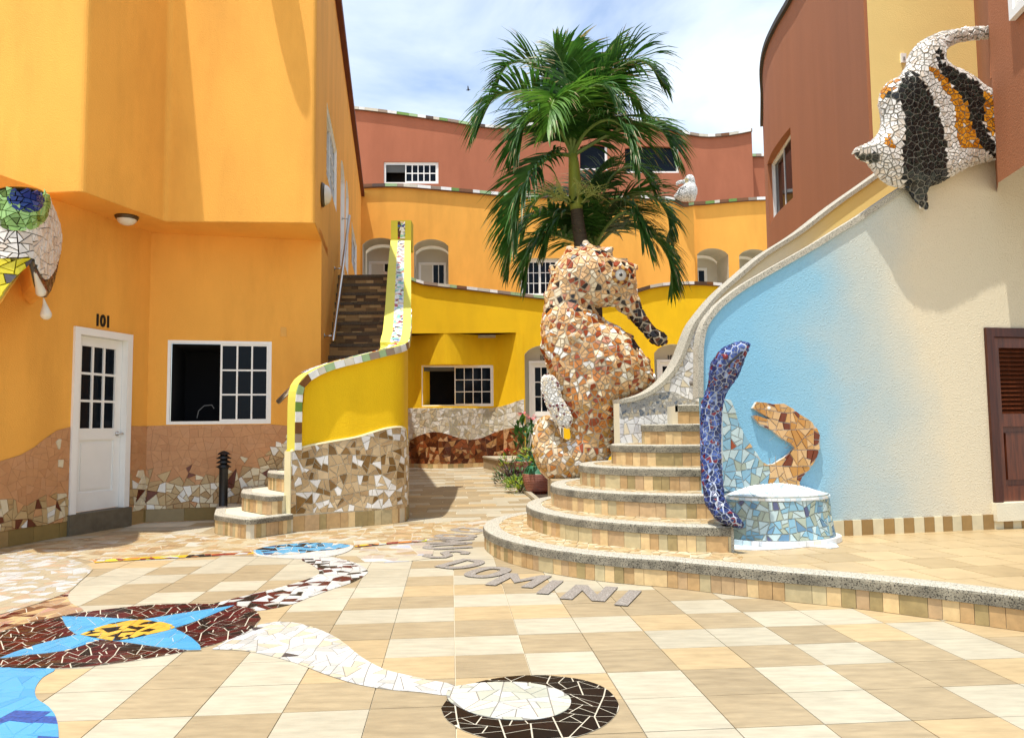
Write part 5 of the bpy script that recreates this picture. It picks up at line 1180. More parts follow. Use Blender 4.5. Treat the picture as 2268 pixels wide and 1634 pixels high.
# far balustrade of the same stairs
fb0 = on_line(Vector((0, 8.5)), Vector((1, 0)), 1372); FBP = Path([fb0, fb0 + db * 5.2])
FBM = bpy.data.materials.new('cream_to_yellow_stucco'); FBM.use_nodes = True; t = FBM.node_tree; l = t.links.new; nbs = t.nodes['Principled BSDF']; nbs.inputs['Roughness'].default_value = 0.85
c = N(t, 'ShaderNodeTexCoord'); sx = N(t, 'ShaderNodeSeparateXYZ'); l(c.outputs['Object'], sx.inputs[0]); mr = N(t, 'ShaderNodeMapRange'); mr.inputs['From Min'].default_value = 3.2; mr.inputs['From Max'].default_value = 3.9; l(sx.outputs['X'], mr.inputs['Value'])
rp = N(t, 'ShaderNodeValToRGB'); rp.color_ramp.elements[0].color = (0.72, 0.66, 0.48, 1); rp.color_ramp.elements[1].color = (0.88, 0.68, 0.25, 1); l(mr.outputs[0], rp.inputs['Fac']); l(rp.outputs['Color'], nbs.inputs['Base Color'])
FB = root('far_balustrade', 'curving far stair balustrade with granite rim, white mosaic on its face', 'balustrade', tuple(FBP.mp(0.5, 1.0, 0)))
ft = [FBP.px(*p) for p in ((1372, 893), (1400, 889), (1435, 877), (1465, 857), (1493, 828), (1513, 793), (1527, 757), (1537, 732), (1550, 710), (1591, 660), (1644, 612), (1697, 568), (1775, 518), (1854, 457), (1943, 394), (2060, 310))]
panel('wall', FBP, [(ft[0][0], 0.3), (ft[-1][0], 0.3)] + ft[::-1], [], FBM, FB, thick=0.2)
granite_coping(FBP, ft, FB, 0.045, 0.03, 0.22)
MW = [(glz('marble_shard_white', 238, 238, 238, 0.85, 0.3, 0.06), 5), (glz('marble_shard_grey', 215, 215, 218, 0.85, 0.3, 0.08), 2), (glz('marble_shard_cream', 235, 222, 195, 0.85), 1)]
PG = [(glz('pebble_grey', 165, 165, 165), 3), (glz('pebble_pale', 200, 198, 192), 2), (glz('pebble_slate', 105, 115, 130), 1), (glz('pebble_sand', 190, 180, 160), 1.5)]
fz = interp(ft); sR = FBP.px(1562, 800)[0]
wv_ = smooth_tab([(FBP.px(u, v)[0], FBP.px(u, v)[1]) for u, v in ((1372, 890), (1410, 886), (1450, 872), (1490, 868), (1520, 882), (1562, 893))], 4)
lo_ = smooth_tab([(FBP.px(u, v)[0], FBP.px(u, v)[1]) for u, v in ((1372, 928), (1450, 918), (1500, 916), (1562, 916))], 4)
ss = [sR * k / 40 for k in range(41)]
b = MB()
for a, c2 in zip(ss, ss[1:]): b.face([FBP.mp(a, 0.7, 0.006), FBP.mp(c2, 0.7, 0.006), FBP.mp(c2, fz(c2) - 0.002, 0.006), FBP.mp(a, fz(a) - 0.002, 0.006)])
b.obj('mosaic_bed', GROUTW, FB)
shards(cells([(s, min(wv_(s), fz(s) - 0.02)) for s in ss] + [(s, fz(s) - 0.012) for s in ss[::-1]], 0.085, 0.007, 41, 0.46), FBP.mp, 0.008, wpick(MW), FB, 'tile_shard', 150, h0=0.006)
shards(cells([(s, lo_(s)) for s in ss] + [(s, min(wv_(s), fz(s) - 0.012)) for s in ss[::-1]], 0.045, 0.006, 42, 0.45), FBP.mp, 0.006, wpick(PG), FB, 'pebble_tile', 200, h0=0.006)
shards(cells([(s, 0.7) for s in ss] + [(s, lo_(s)) for s in ss[::-1]], 0.09, 0.006, 43, 0.46), FBP.mp, 0.007, wpick(MW), FB, 'tile_shard', 80, h0=0.006)
q, z = FBP.px(1531, 848); add_mesh('spout_stone', blob_mesh([(FBP.mp(q, z, 0.02), 0.035), (FBP.mp(q + 0.012, z - 0.012, 0.04), 0.022)], 0.008, 2, 'spout_stone'), M('spout_grey', (0.16, 0.14, 0.12), 0.6, 0.3, 20), FB)
# ------------------------------------------------------------------ seahorse sculpture
SH_Y = 9.0
def kpx(pts): return [(1122.1 + 0.3796 * x, 502 + 0.3796 * y) for x, y in pts]
sh = kpx([(460, 80), (500, 118), (560, 128), (608, 128), (612, 185), (690, 205), (742, 230), (752, 340), (748, 410), (775, 450), (800, 520), (850, 590), (885, 625), (925, 635), (938, 660), (920, 690), (880, 692), (850, 672), (805, 605), (760, 550), (715, 518), (665, 490), (620, 452), (565, 468), (505, 458), (498, 470), (525, 510), (550, 545), (640, 580), (720, 645), (790, 740), (855, 862), (885, 920), (800, 965), (720, 985), (668, 1000), (672, 1070), (660, 1160), (632, 1240), (600, 1330), (560, 1400), (470, 1450), (360, 1475), (270, 1478), (215, 1440), (178, 1380), (155, 1290), (160, 1190), (185, 1130), (225, 1100), (270, 1120), (300, 1170), (310, 1225), (350, 1258), (385, 1235), (380, 1180), (350, 1120), (325, 1060), (300, 980), (268, 900), (245, 830), (232, 780), (212, 700), (205, 570), (225, 480), (235, 400), (262, 300), (272, 240), (320, 190), (362, 125), (400, 130), (440, 120)])
SH = root('seahorse_sculpture', 'giant seahorse sculpture covered in orange, brown and cream tile shards', 'sculpture', (D(1290, 1040, SH_Y).x, SH_Y, 0.4))
balls = inflate(sh, SH_Y, 0.36, 6.5, 0.85)
rn = random.Random(3)
for (u, v) in ((1246, 690), (1275, 700), (1215, 735), (1270, 745), (1330, 712), (1265, 775), (1330, 790), (1395, 752), (1240, 840), (1310, 850), (1370, 850), (1430, 800), (1340, 905), (1270, 905), (1205, 768), (1213, 655), (1226, 596), (1261, 552), (1297, 540), (1350, 555), (1403, 592), (1330, 960), (1300, 760), (1360, 800), (1385, 870), (1280, 660), (1200, 990), (1225, 1040), (1280, 1040)):
    d_ = min(math.hypot(u - a, v - c) for a, c in sh) * SH_Y / LENS; yy = SH_Y - min(0.36, max(0.02, d_)) * 0.85 - 0.0
    balls.append((D(u, v, yy), 0.05))
balls.append((D(1373, 610, SH_Y - 0.1), 0.1))
balls += chain([(D(u, v, SH_Y), r * SH_Y / LENS) for u, v, r in ((1388, 665, 27), (1405, 690, 18), (1424, 716, 14), (1442, 738, 13), (1460, 750, 16), (1466, 752, 13))])
shm = blob_mesh(balls, 0.022, 3, 'seahorse_body'); add_mesh('body', shm, M('grout_buff', (0.50, 0.41, 0.29), 0.9, 0.1, 9), SH)
P_PEACH = glz('shard_peach', 236, 190, 135); P_ORG = glz('shard_orange', 205, 130, 60); P_RUST = glz('shard_rust', 160, 70, 30); P_CREAM = glz('shard_cream', 245, 228, 195); P_WHITE = glz('shard_white', 246, 243, 236, 0.85); P_PINK = glz('shard_pink', 215, 150, 120); P_BLK = glz('shard_black', 38, 32, 32); P_GOLD = glz('shard_gold', 200, 150, 75); P_BRN = glz('shard_brown', 105, 55, 30); P_TAN = glz('shard_tan', 212, 172, 120)
body_pal = wpick([(P_PEACH, 3), (P_ORG, 3.2), (P_RUST, 2.1), (P_CREAM, 3), (P_WHITE, 1.3), (P_TAN, 2), (P_PINK, 0.4)]); head_pal = wpick([(P_PEACH, 3.4), (P_CREAM, 2), (P_RUST, 1.3), (P_BLK, 1.1), (P_PINK, 0.8), (P_TAN, 2)])
snout_pal = wpick([(P_BLK, 5), (P_BRN, 1.6), (P_RUST, 0.5)]); tail_pal = wpick([(P_CREAM, 3.2), (P_TAN, 3), (P_GOLD, 2), (P_PEACH, 1.6), (P_WHITE, 0.8), (P_ORG, 0.5)]); low_pal = wpick([(P_ORG, 3), (P_RUST, 2.2), (P_GOLD, 2), (P_TAN, 2), (P_CREAM, 1), (P_WHITE, 0.5)])
def sh_pick(p, n):
    u, v = proj(p)
    if u > 1398 and 668 < v < 775 and (v - 660) > (u - 1480) * 0.2: 
        if u > 1404 or v > 690: return snout_pal()
    if u < 1275 and v > 925 or v > 1000: return tail_pal()
    if v < 690: return head_pal()
    if v > 880: return low_pal()
    return body_pal()
mosaic3d(shm, 0.104, 0.0065, 0.012, sh_pick, SH, 'tile_shard', 300, 5)
# eye
ec = D(1374, 609, SH_Y - 0.235); ax = (EYE - ec).normalized() + Vector((0.25, 0, 0.1))
b = MB(); b.lathe(ec, [(0.105, -0.06), (0.1, 0.01), (0.075, 0.026), (0.068, 0.016)], 24, ax=ax); eo = b.obj('eye_ring', P_GOLD, SH, True)
b = MB(); b.lathe(ec, [(0.068, 0.012), (0.05, 0.02), (0.022, 0.024), (0.02, 0.025), (0, 0.026)], 24, ax=ax); b.obj('eye_white', glz('eye_porcelain', 222, 216, 205, 0.8), eo, True)
b = MB(); b.lathe(ec + ax.normalized() * 0.025, [(0.02, 0), (0.016, 0.008), (0, 0.012)], 14, ax=ax); b.obj('pupil', P_BLK, eo, True)
for k in range(14):
    a_ = 2 * math.pi * k / 14; e1 = ax.normalized().orthogonal().normalized(); e2 = ax.normalized().cross(e1); q0 = ec + (e1 * math.cos(a_) + e2 * math.sin(a_)) * 0.07 + ax.normalized() * 0.024; q1 = ec + (e1 * math.cos(a_) + e2 * math.sin(a_)) * 0.102 + ax.normalized() * 0.006
    w_ = (e1 * -math.sin(a_) + e2 * math.cos(a_)) * 0.016; b = MB(); nn = ax.normalized() * 0.008; b.prism([q0 - w_ * 0.8, q0 + w_ * 0.8, q1 + w_, q1 - w_], [q0 - w_ * 0.7 + nn, q0 + w_ * 0.7 + nn, q1 + w_ * 0.9 + nn, q1 - w_ * 0.9 + nn]); b.obj('eye_tile', P_BRN if k % 2 else P_GOLD, eo)
# dorsal fin, white
fin = [(1199, 838), (1206, 829), (1225, 831), (1238, 850), (1243, 880), (1258, 905), (1268, 925), (1262, 948), (1240, 945), (1222, 922), (1208, 890), (1200, 862)]
fm = blob_mesh(inflate(fin, SH_Y - 0.2, 0.05, 4.0, 1.0), 0.014, 2, 'dorsal_fin'); fo = add_mesh('dorsal_fin', fm, GROUTW, SH)
finp = wpick([(P_WHITE, 6), (P_CREAM, 2.5), (glz('shard_wine', 120, 30, 40), 0.9)]); mosaic3d(fm, 0.055, 0.006, 0.007, lambda p, n: finp(), fo, 'fin_tile', 120, 8)
# plinth hidden behind the steps
slab('plinth', [(0.42, 8.5), (1.35, 8.5), (1.35, 9.5), (0.42, 9.5)], 0.0, 0.6, TT, SH)

# ------------------------------------------------------------------ blue eel sculpture
EL = root('blue_eel_sculpture', 'upright blue mosaic eel rearing beside the blue wall', 'sculpture', (D(1600, 1150, 6.2).x, 6.2, STEP))
kn = [((1641, 1163, 6.05), 7), ((1625, 1153, 6.05), 17), ((1600, 1136, 6.1), 24), ((1583, 1108, 6.2), 27), ((1577, 1060, 6.3), 28), ((1574, 1000, 6.34), 27), ((1574, 945, 6.36), 28), ((1576, 900, 6.36), 29), ((1587, 866, 6.33), 26), ((1594, 846, 6.28), 28), ((1605, 818, 6.22), 37), ((1618, 794, 6.16), 33), ((1632, 779, 6.12), 24), ((1643, 771, 6.1), 17), ((1653, 765, 6.08), 9)]
em = blob_mesh(chain([(D(*p), (r * 0.8 if p[1] > 850 else r * 0.86) * p[2] / LENS) for p, r in kn]), 0.016, 3, 'eel_body'); add_mesh('body', em, M('grout_pale_blue', (0.40, 0.44, 0.52), 0.9), EL)
E_B = [(glz('eel_blue', 54, 76, 142), 4), (glz('eel_periwinkle', 88, 112, 180), 2.4), (glz('eel_navy', 34, 48, 102), 2.6), (glz('eel_lilac', 150, 170, 215), 0.9), (glz('eel_red', 120, 32, 46), 0.8)]
E_D = [(E_B[2][0], 4), (E_B[0][0], 2), (glz('eel_ink', 22, 30, 65), 2.5), (E_B[4][0], 0.6)]
pb_, pd_ = wpick(E_B), wpick(E_D)
mosaic3d(em, 0.05, 0.0035, 0.007, lambda p, n: pd_() if proj(p)[1] > 1075 or (proj(p)[1] > 1020 and R.random() < 0.5) else pb_(), EL, 'tile_shard', 300, 6)
b = MB(); b.tube([D(1606, 816, 6.02), D(1622, 798, 6.0), D(1638, 784, 6.02), D(1648, 776, 6.07)], [0.006, 0.009, 0.009, 0.006], 6); b.obj('mouth_line', M('mouth_black', (0.01, 0.01, 0.012), 0.6), EL)
b = MB(); c_ = D(1607, 790, 6.07); b.lathe(c_, [(0.022, -0.01), (0.02, 0.012), (0.008, 0.02), (0, 0.021)], 14, ax=EYE - c_); b.obj('eye', glz('eel_eye', 130, 45, 50), EL, True)

# ------------------------------------------------------------------ mosaic bench against the blue wall
BN = root('mosaic_bench', 'round bench seat covered in pale blue mosaic against the blue wall', 'bench', tuple(BW.mp(BW.px(1710, 1150)[0], STEP, 0.2)))
sc_ = (BW.px(1600, 1150)[0] + BW.px(1817, 1150)[0]) / 2; rx_ = (BW.px(1817, 1150)[0] - BW.px(1600, 1150)[0]) / 2; ry_ = 0.42; zt_ = 0.585
def bl(s, h): p = BW.mp(s, 0, h); return Vector((p.x, p.y))
hp = [(sc_ - rx_ * math.cos(math.pi * k / 36), ry_ * max(0, math.sin(math.pi * k / 36)) ** 0.85) for k in range(37)]
BP = Path([bl(s, h) for s, h in hp])
fl = lambda z: 0.05 * (1 - (z - STEP) / (zt_ - STEP)) ** 2
b = MB()
for k in range(40):
    a = BP.L * k / 40; c2 = BP.L * (k + 1) / 40
    for z0_, z1_ in zip((0.2, 0.3, 0.4, 0.5), (0.3, 0.4, 0.5, 0.6)): b.face([BP.mp(a, z0_, fl(z0_)), BP.mp(c2, z0_, fl(z0_)), BP.mp(c2, z1_, fl(z1_)), BP.mp(a, z1_, fl(z1_))])
seat_z = lambda s, h: zt_ + 0.11 * max(0.0, 1 - h / ry_) ** 1.6 * max(0.0, 1 - ((s - sc_) / rx_) ** 2)
for j in range(6):
    for k in range(36): b.face([Vector((*bl(*q_[:2]), seat_z(*q_))) for q_ in ((hp[k][0], hp[k][1] * j / 6), (hp[k + 1][0], hp[k + 1][1] * j / 6), (hp[k + 1][0], hp[k + 1][1] * (j + 1) / 6), (hp[k][0], hp[k][1] * (j + 1) / 6))])
b.obj('seat_body', M('grout_sage', (0.36, 0.37, 0.32), 0.9), BN)
SKY = [(glz('bench_sky', 140, 185, 205), 3), (glz('bench_pale', 195, 215, 215), 2.4), (glz('bench_sage', 175, 185, 165), 2.4), (glz('bench_steel', 110, 150, 180), 1.2), (glz('bench_violet', 90, 95, 130), 0.3)]
shards(cells([(0, 0.25), (BP.L, 0.25), (BP.L, zt_ - 0.02), (0, zt_ - 0.02)], 0.066, 0.006, 61), lambda x, z, h: BP.mp(x, z, fl(z) + h), 0.008, wpick(SKY), BN, 'side_tile', 300)
WB = [(glz('bench_white', 245, 247, 248, 0.85), 4), (glz('bench_ice', 205, 228, 240, 0.85), 2.5), (glz('bench_cream', 238, 232, 215, 0.85), 1)]
shards(cells([(s, h * 0.99) for s, h in hp], 0.06, 0.006, 62), lambda x, y, h: BW.mp(x, seat_z(x, y) + h, y), 0.006, wpick(WB), BN, 'seat_tile', 120)
riser(BP, zt_ - 0.022, zt_ + 0.004, BN, 0.05, 63, 0, BP.L, WB, 0, 'rim_tile', 0.012, 0)
SK = Path([bl(s + (s - sc_) * 0.12, h + 0.05) for s, h in hp]); riser(SK, STEP, STEP + 0.05, BN, 0.07, 64, 0, SK.L, WB, 0, 'skirt_tile', 0.02, 0.3)
b = MB(); b.face([Vector((*bl(s + (s - sc_) * 0.12, h + 0.05), STEP + 0.046)) for s, h in hp]); b.obj('skirt_bed', GROUTW, BN)
spl = [G(*p, STEP) for p in ((1604, 1208), (1612, 1217), (1680, 1219), (1745, 1216), (1790, 1211), (1840, 1215), (1858, 1212), (1850, 1204), (1820, 1200), (1800, 1197), (1760, 1204), (1690, 1208))]
slab('splash_bed', [(p.x, p.y) for p in spl], STEP + 0.001, STEP + 0.005, GROUTW, BN)
shards(cells([(p.x, p.y) for p in spl], 0.06, 0.004, 65), lambda x, y, h: Vector((x, y, STEP + 0.005 + h)), 0.004, wpick(WB), BN, 'splash_tile', 60)

# ------------------------------------------------------------------ flat eel relief behind the bench
def m7(x, y): return BW.px(1535.6 + 0.36147 * x, 708.7 + 0.36147 * y)
eelp = [(352, 540), (375, 502), (425, 506), (470, 516), (540, 512), (590, 540), (640, 580), (700, 615), (740, 660), (762, 710), (760, 780), (740, 840), (700, 910), (650, 960), (634, 995), (640, 1045), (400, 1045), (168, 1045), (168, 482), (215, 490), (235, 530), (270, 640), (300, 700), (340, 768), (380, 822), (408, 868), (440, 886), (480, 880), (540, 842), (580, 812), (606, 782), (580, 752), (520, 720), (470, 675), (400, 645), (358, 600), (352, 586), (375, 584), (440, 607), (457, 602), (400, 570)]
er_ = [m7(*p) for p in eelp]
ME = root('eel_relief', 'flat orange mosaic eel relief with open mouth on the blue wall', 'mosaic', tuple(BW.mp(m7(600, 800)[0], m7(600, 800)[1], 0)))
relief('relief_base', er_, 0.035, GROUTW, ME, BW)
E_O = wpick([(glz('relief_ochre', 205, 145, 70), 3), (glz('relief_peach', 228, 185, 130), 3), (glz('relief_brown', 125, 55, 20), 1.8), (glz('relief_tan', 215, 165, 100), 2)]); E_S = wpick([(SKY[0][0], 2.6), (SKY[1][0], 3), (SKY[2][0], 2), (P_RUST, 0.25)])
def rp_(x, z):
    u, v = proj(BW.mp(x, z, 0)); X = (u - 1535.6) / 0.36147; Y_ = (v - 708.7) / 0.36147; k = (X - 390) / 110 + (0 if Y_ < 900 else -(Y_ - 900) / 140)
    if Y_ < 780 and X > 340: return E_O()
    return E_O() if k + R.uniform(-0.6, 0.6) > 0.3 else E_S()
shards(cells(er_, 0.078, 0.005, 71), BW.mp, 0.009, rp_, ME, 'tile_shard', 220, h0=0.035)
q, z = m7(448, 540); b = MB(); b.lathe(BW.mp(q, z, 0.043), [(0.016, 0), (0.012, 0.008), (0, 0.01)], 12, ax=BW.mp(q, z, 1) - BW.mp(q, z, 0)); b.obj('eye', P_WHITE, ME, True)

# ------------------------------------------------------------------ big angelfish sculpture high on the right
FI_Y = 6.93
def f5(p): return [(1860.4 + 0.27837 * x, 47.2 + 0.27837 * y) for x, y in p]
fo_ = f5([(100, 1045), (125, 1015), (200, 985), (262, 955), (300, 912), (330, 865), (342, 800), (335, 720), (318, 650), (325, 590), (350, 530), (400, 480), (455, 462), (490, 430), (535, 365), (558, 270), (600, 205), (680, 142), (800, 92), (950, 64), (1090, 48), (1275, 44), (1275, 132), (1050, 146), (940, 166), (860, 205), (828, 250), (830, 325), (880, 372), (960, 400), (1050, 450), (1130, 520), (1180, 545), (1270, 590), (1270, 1095), (1120, 1125), (1000, 1165), (870, 1240), (790, 1285), (700, 1312), (682, 1370), (690, 1450), (712, 1530), (655, 1485), (600, 1420), (545, 1325), (500, 1318), (420, 1305), (350, 1265), (290, 1200), (235, 1125), (150, 1090)])
FI = root('fish_sculpture', 'large black, white and yellow striped mosaic fish mounted high on wall', 'sculpture', D(2100, 300, FI_Y))
fyf = lambda u, v: BW.mp(BW.px(min(u, 2205), 500)[0], 0, 0.1).y
fm = blob_mesh(inflate(fo_, 7.05, 0.13, 5.5, 1.0, yf=fyf), 0.018, 3, 'fish_body'); add_mesh('body', fm, M('grout_fish', (0.20, 0.19, 0.16), 0.9), FI)
pin = lambda pts: f5(pts)
blk1 = pin([(540, 388), (600, 415), (660, 480), (740, 620), (800, 760), (832, 900), (842, 1060), (855, 1240), (870, 1250), (720, 1320), (740, 1560), (600, 1440), (520, 1330), (500, 1200), (492, 1020), (520, 830), (505, 700), (470, 640), (370, 600), (318, 620), (330, 560), (440, 560), (480, 500)])
org = pin([(690, 358), (760, 372), (860, 480), (970, 600), (1010, 680), (1060, 850), (1125, 1015), (1040, 1010), (960, 1000), (930, 900), (905, 700), (850, 560), (775, 480)])
blk2 = pin([(770, 230), (815, 230), (820, 340), (900, 375), (1080, 480), (1145, 585), (1140, 800), (1190, 920), (1232, 960), (1232, 1085), (1120, 1010), (1060, 850), (1010, 680), (970, 600), (860, 480), (775, 350)])
hor = pin([(330, 940), (385, 900), (440, 1000), (400, 1015), (330, 965)]); rim = pin([(320, 560), (420, 470), (460, 465), (440, 550), (340, 600)]); sn = pin([(105, 1060), (300, 1050), (315, 1105), (235, 1125), (150, 1095)]); yel = pin([(1150, 560), (1230, 590), (1230, 960), (1195, 900), (1150, 800)])
F_W = wpick([(glz('fish_white', 236, 232, 226, 0.85), 4), (glz('fish_bone', 222, 210, 195, 0.85), 1.5)]); F_K = wpick([(glz('fish_black', 26, 28, 28), 4), (glz('fish_green_black', 36, 46, 40), 1.5)]); F_O = wpick([(glz('fish_orange', 222, 150, 35), 3), (glz('fish_amber', 190, 115, 20), 1.4)])
def fpick(p, n):
    q = proj(p)
    for reg, pk_ in ((sn, F_K), (hor, F_O), (rim, F_O), (yel, F_O), (org, F_O), (blk2, F_K), (blk1, F_K)):
        if inside(q, reg): return F_W() if pk_ is F_O and R.random() < 0.06 else pk_()
    return F_W()
mosaic3d(fm, 0.066, 0.0045, 0.008, fpick, FI, 'tile_shard', 300, 9)
b = MB(); t0 = D(2196, 80, 7.1); t1 = D(2196, 175, 7.1); b.tube([t0, t1], 0.012, 8); b.obj('stay_rod', BROWN, FI)

# ------------------------------------------------------------------ seagull on the roof edge
GU_Y = 24.8
def g6(p): return [(1447 + 0.07951 * x, 342.5 + 0.07951 * y) for x, y in p]
go_ = g6([(550, 1165), (650, 1070), (720, 940), (800, 885), (870, 825), (890, 800), (760, 815), (690, 830), (655, 860), (632, 825), (645, 770), (690, 735), (780, 715), (872, 700), (900, 620), (980, 560), (1080, 568), (1140, 660), (1165, 840), (1222, 970), (1212, 1100), (1175, 1210), (1150, 1300), (880, 1305), (780, 1300), (640, 1220)])
GU = root('seagull_sculpture', 'white mosaic seagull sitting on the orange roof edge', 'sculpture', D(1520, 446, GU_Y))
gm = blob_mesh(inflate(go_, GU_Y, 0.26, 1.7, 1.1), 0.025, 2, 'gull_body'); add_mesh('body', gm, M('gull_grout', (0.5, 0.49, 0.46), 0.9), GU)
wing = g6([(640, 1100), (720, 980), (800, 900), (940, 880), (900, 950), (800, 1000), (660, 1110)]); beak = g6([(620, 850), (640, 740), (760, 700), (875, 690), (880, 810), (700, 850)]); face = g6([(872, 690), (930, 650), (980, 700), (960, 790), (890, 800)])
gw = wpick([(glz('gull_white', 245, 244, 240, 0.85), 4), (glz('gull_grey', 185, 185, 178), 1.4)]); gk = glz('gull_slate', 75, 75, 82); gy = glz('gull_yellow', 215, 190, 110)
mosaic3d(gm, 0.075, 0.008, 0.008, lambda p, n: gk if inside(proj(p), wing) and R.random() < 0.75 else gy if inside(proj(p), face) else gw(), GU, 'tile_shard', 200, 10)

# ------------------------------------------------------------------ palms
def leafmat(name, c1, c2, tr=0.35):
    m = bpy.data.materials.new(name); m.use_nodes = True; t = m.node_tree; l = t.links.new; bs = t.nodes['Principled BSDF']; bs.inputs['Roughness'].default_value = 0.5
    c = N(t, 'ShaderNodeTexCoord'); n = N(t, 'ShaderNodeTexNoise'); n.inputs['Scale'].default_value = 3.5; l(c.outputs['Object'], n.inputs['Vector']); r_ = N(t, 'ShaderNodeValToRGB'); r_.color_ramp.elements[0].color = (*c1, 1); r_.color_ramp.elements[1].color = (*c2, 1); r_.color_ramp.elements[0].position = 0.35; r_.color_ramp.elements[1].position = 0.65
    l(n.outputs['Fac'], r_.inputs['Fac']); l(r_.outputs['Color'], bs.inputs['Base Color'])
    tl = N(t, 'ShaderNodeBsdfTranslucent'); l(r_.outputs['Color'], tl.inputs['Color']); mx = N(t, 'ShaderNodeMixShader'); mx.inputs[0].default_value = tr; l(bs.outputs[0], mx.inputs[1]); l(tl.outputs[0], mx.inputs[2]); l(mx.outputs[0], t.nodes['Material Output'].inputs['Surface']); return m
PALM = leafmat('palm_leaf', (0.02, 0.08, 0.010), (0.06, 0.175, 0.022)); PALML = leafmat('palm_leaf_light', (0.07, 0.19, 0.02), (0.16, 0.33, 0.04)); RACH = M('palm_rachis', (0.16, 0.24, 0.06), 0.5); DRY = leafmat('palm_leaf_dry', (0.30, 0.24, 0.10), (0.42, 0.36, 0.18))
def frond(pts, parent, rn, leaf=0.62, mat=PALM, n=84, wid=0.058, up0=0.38):
    """arching feather leaf: pts = (u, v, y) knots of the midrib"""
    P = [D(*p) for p in pts]; q = spline(P, 10); k = len(q); cum = [0]
    for a, b_ in zip(q, q[1:]): cum.append(cum[-1] + (b_ - a).length)
    Lm = cum[-1]
    def at(t):
        d = t * Lm
        for i in range(k - 1):
            if d <= cum[i + 1]: f = (d - cum[i]) / max(1e-9, cum[i + 1] - cum[i]); return q[i].lerp(q[i + 1], f), (q[i + 1] - q[i]).normalized()
        return q[-1], (q[-1] - q[-2]).normalized()
    b = MB(); b.tube([at(i / 14)[0] for i in range(15)], [0.026 * (1 - i / 15) + 0.005 for i in range(15)], 6, 1)
    for i in range(n):
        t = 0.14 + 0.86 * (i + rn.random() * 0.5) / n; p, tg = at(min(t, 0.999))
        side = tg.cross(Vector((0, 0, 1))); side = side.normalized() if side.length > 0.05 else Vector((0, 1, 0)); upv = side.cross(tg).normalized()
        for sg in (-1, 1):
            ll = leaf * (0.55 + 0.55 * math.sin(math.pi * min(1, (t * 0.85 + 0.1)))) * rn.uniform(0.85, 1.1) * (1 if t < 0.85 else 0.75)
            fw = 0.45 + 0.7 * t * t + rn.uniform(-0.1, 0.1); dr = (side * sg * (1.0 - 0.35 * t) + tg * fw + upv * (up0 + rn.uniform(-0.25, 0.25))).normalized()
            w0 = tg.cross(dr).normalized().cross(dr); seg = 4; prev = None; pos = p.copy(); dd = dr.copy(); wv = wid * rn.uniform(0.8, 1.15)
            for s_ in range(seg + 1):
                f = s_ / seg; ww = wv * (0.45 + 1.1 * f if f < 0.4 else (1 - f) * 1.5 + 0.02); wd_ = dd.cross(Vector((0, 0, 1))); wd_ = wd_.normalized() if wd_.length > 0.02 else tg
                wd_ = (wd_ * 0.6 + tg * 0.7).normalized()
                cur = (pos - wd_ * ww / 2, pos + wd_ * ww / 2)
                if prev: b.face([prev[0], prev[1], cur[1], cur[0]], 2 if (f > 0.8 and rn.random() < 0.25) else 0)
                prev = cur; dd = (dd + Vector((0, 0, -0.07 - 0.26 * f - rn.uniform(0, 0.12)))).normalized(); pos = pos + dd * (ll / seg)
    return b.obj('frond', [mat, RACH, DRY], parent)
rn = random.Random(77)
PT = root('tall_palm_tree', 'tall palm tree with green crownshaft rising behind the seahorse', 'tree', (D(1290, 900, 10.6).x, 10.6, 0), 'palm trees behind the seahorse')
tb = [D(1296, 1060, 10.6), D(1294, 800, 10.6), D(1292, 640, 10.6), D(1287, 545, 10.6), D(1280, 495, 10.6), D(1277, 462, 10.6)]
b = MB(); tq = spline(tb, 16); b.tube(tq, [0.115 - 0.033 * i / len(tq) + (0.006 if i % 2 else -0.004) for i in range(len(tq))], 14); b.obj('trunk', M('palm_bark', (0.075, 0.055, 0.035), 0.9, 0.35, 9, 0.7, 30, stretch=(1, 1, 6)), PT, True)
b = MB(); b.tube([D(1277, 466, 10.6), D(1275, 440, 10.6), D(1273, 400, 10.6), D(1271, 365, 10.6), D(1268, 335, 10.6)], [0.085, 0.1, 0.088, 0.075, 0.06], 16); b.obj('crownshaft', M('crownshaft_green', (0.28, 0.33, 0.05), 0.5, 0.25, 3, stretch=(3, 3, 0.5)), PT, True)
B_ = (1268, 345, 10.6)
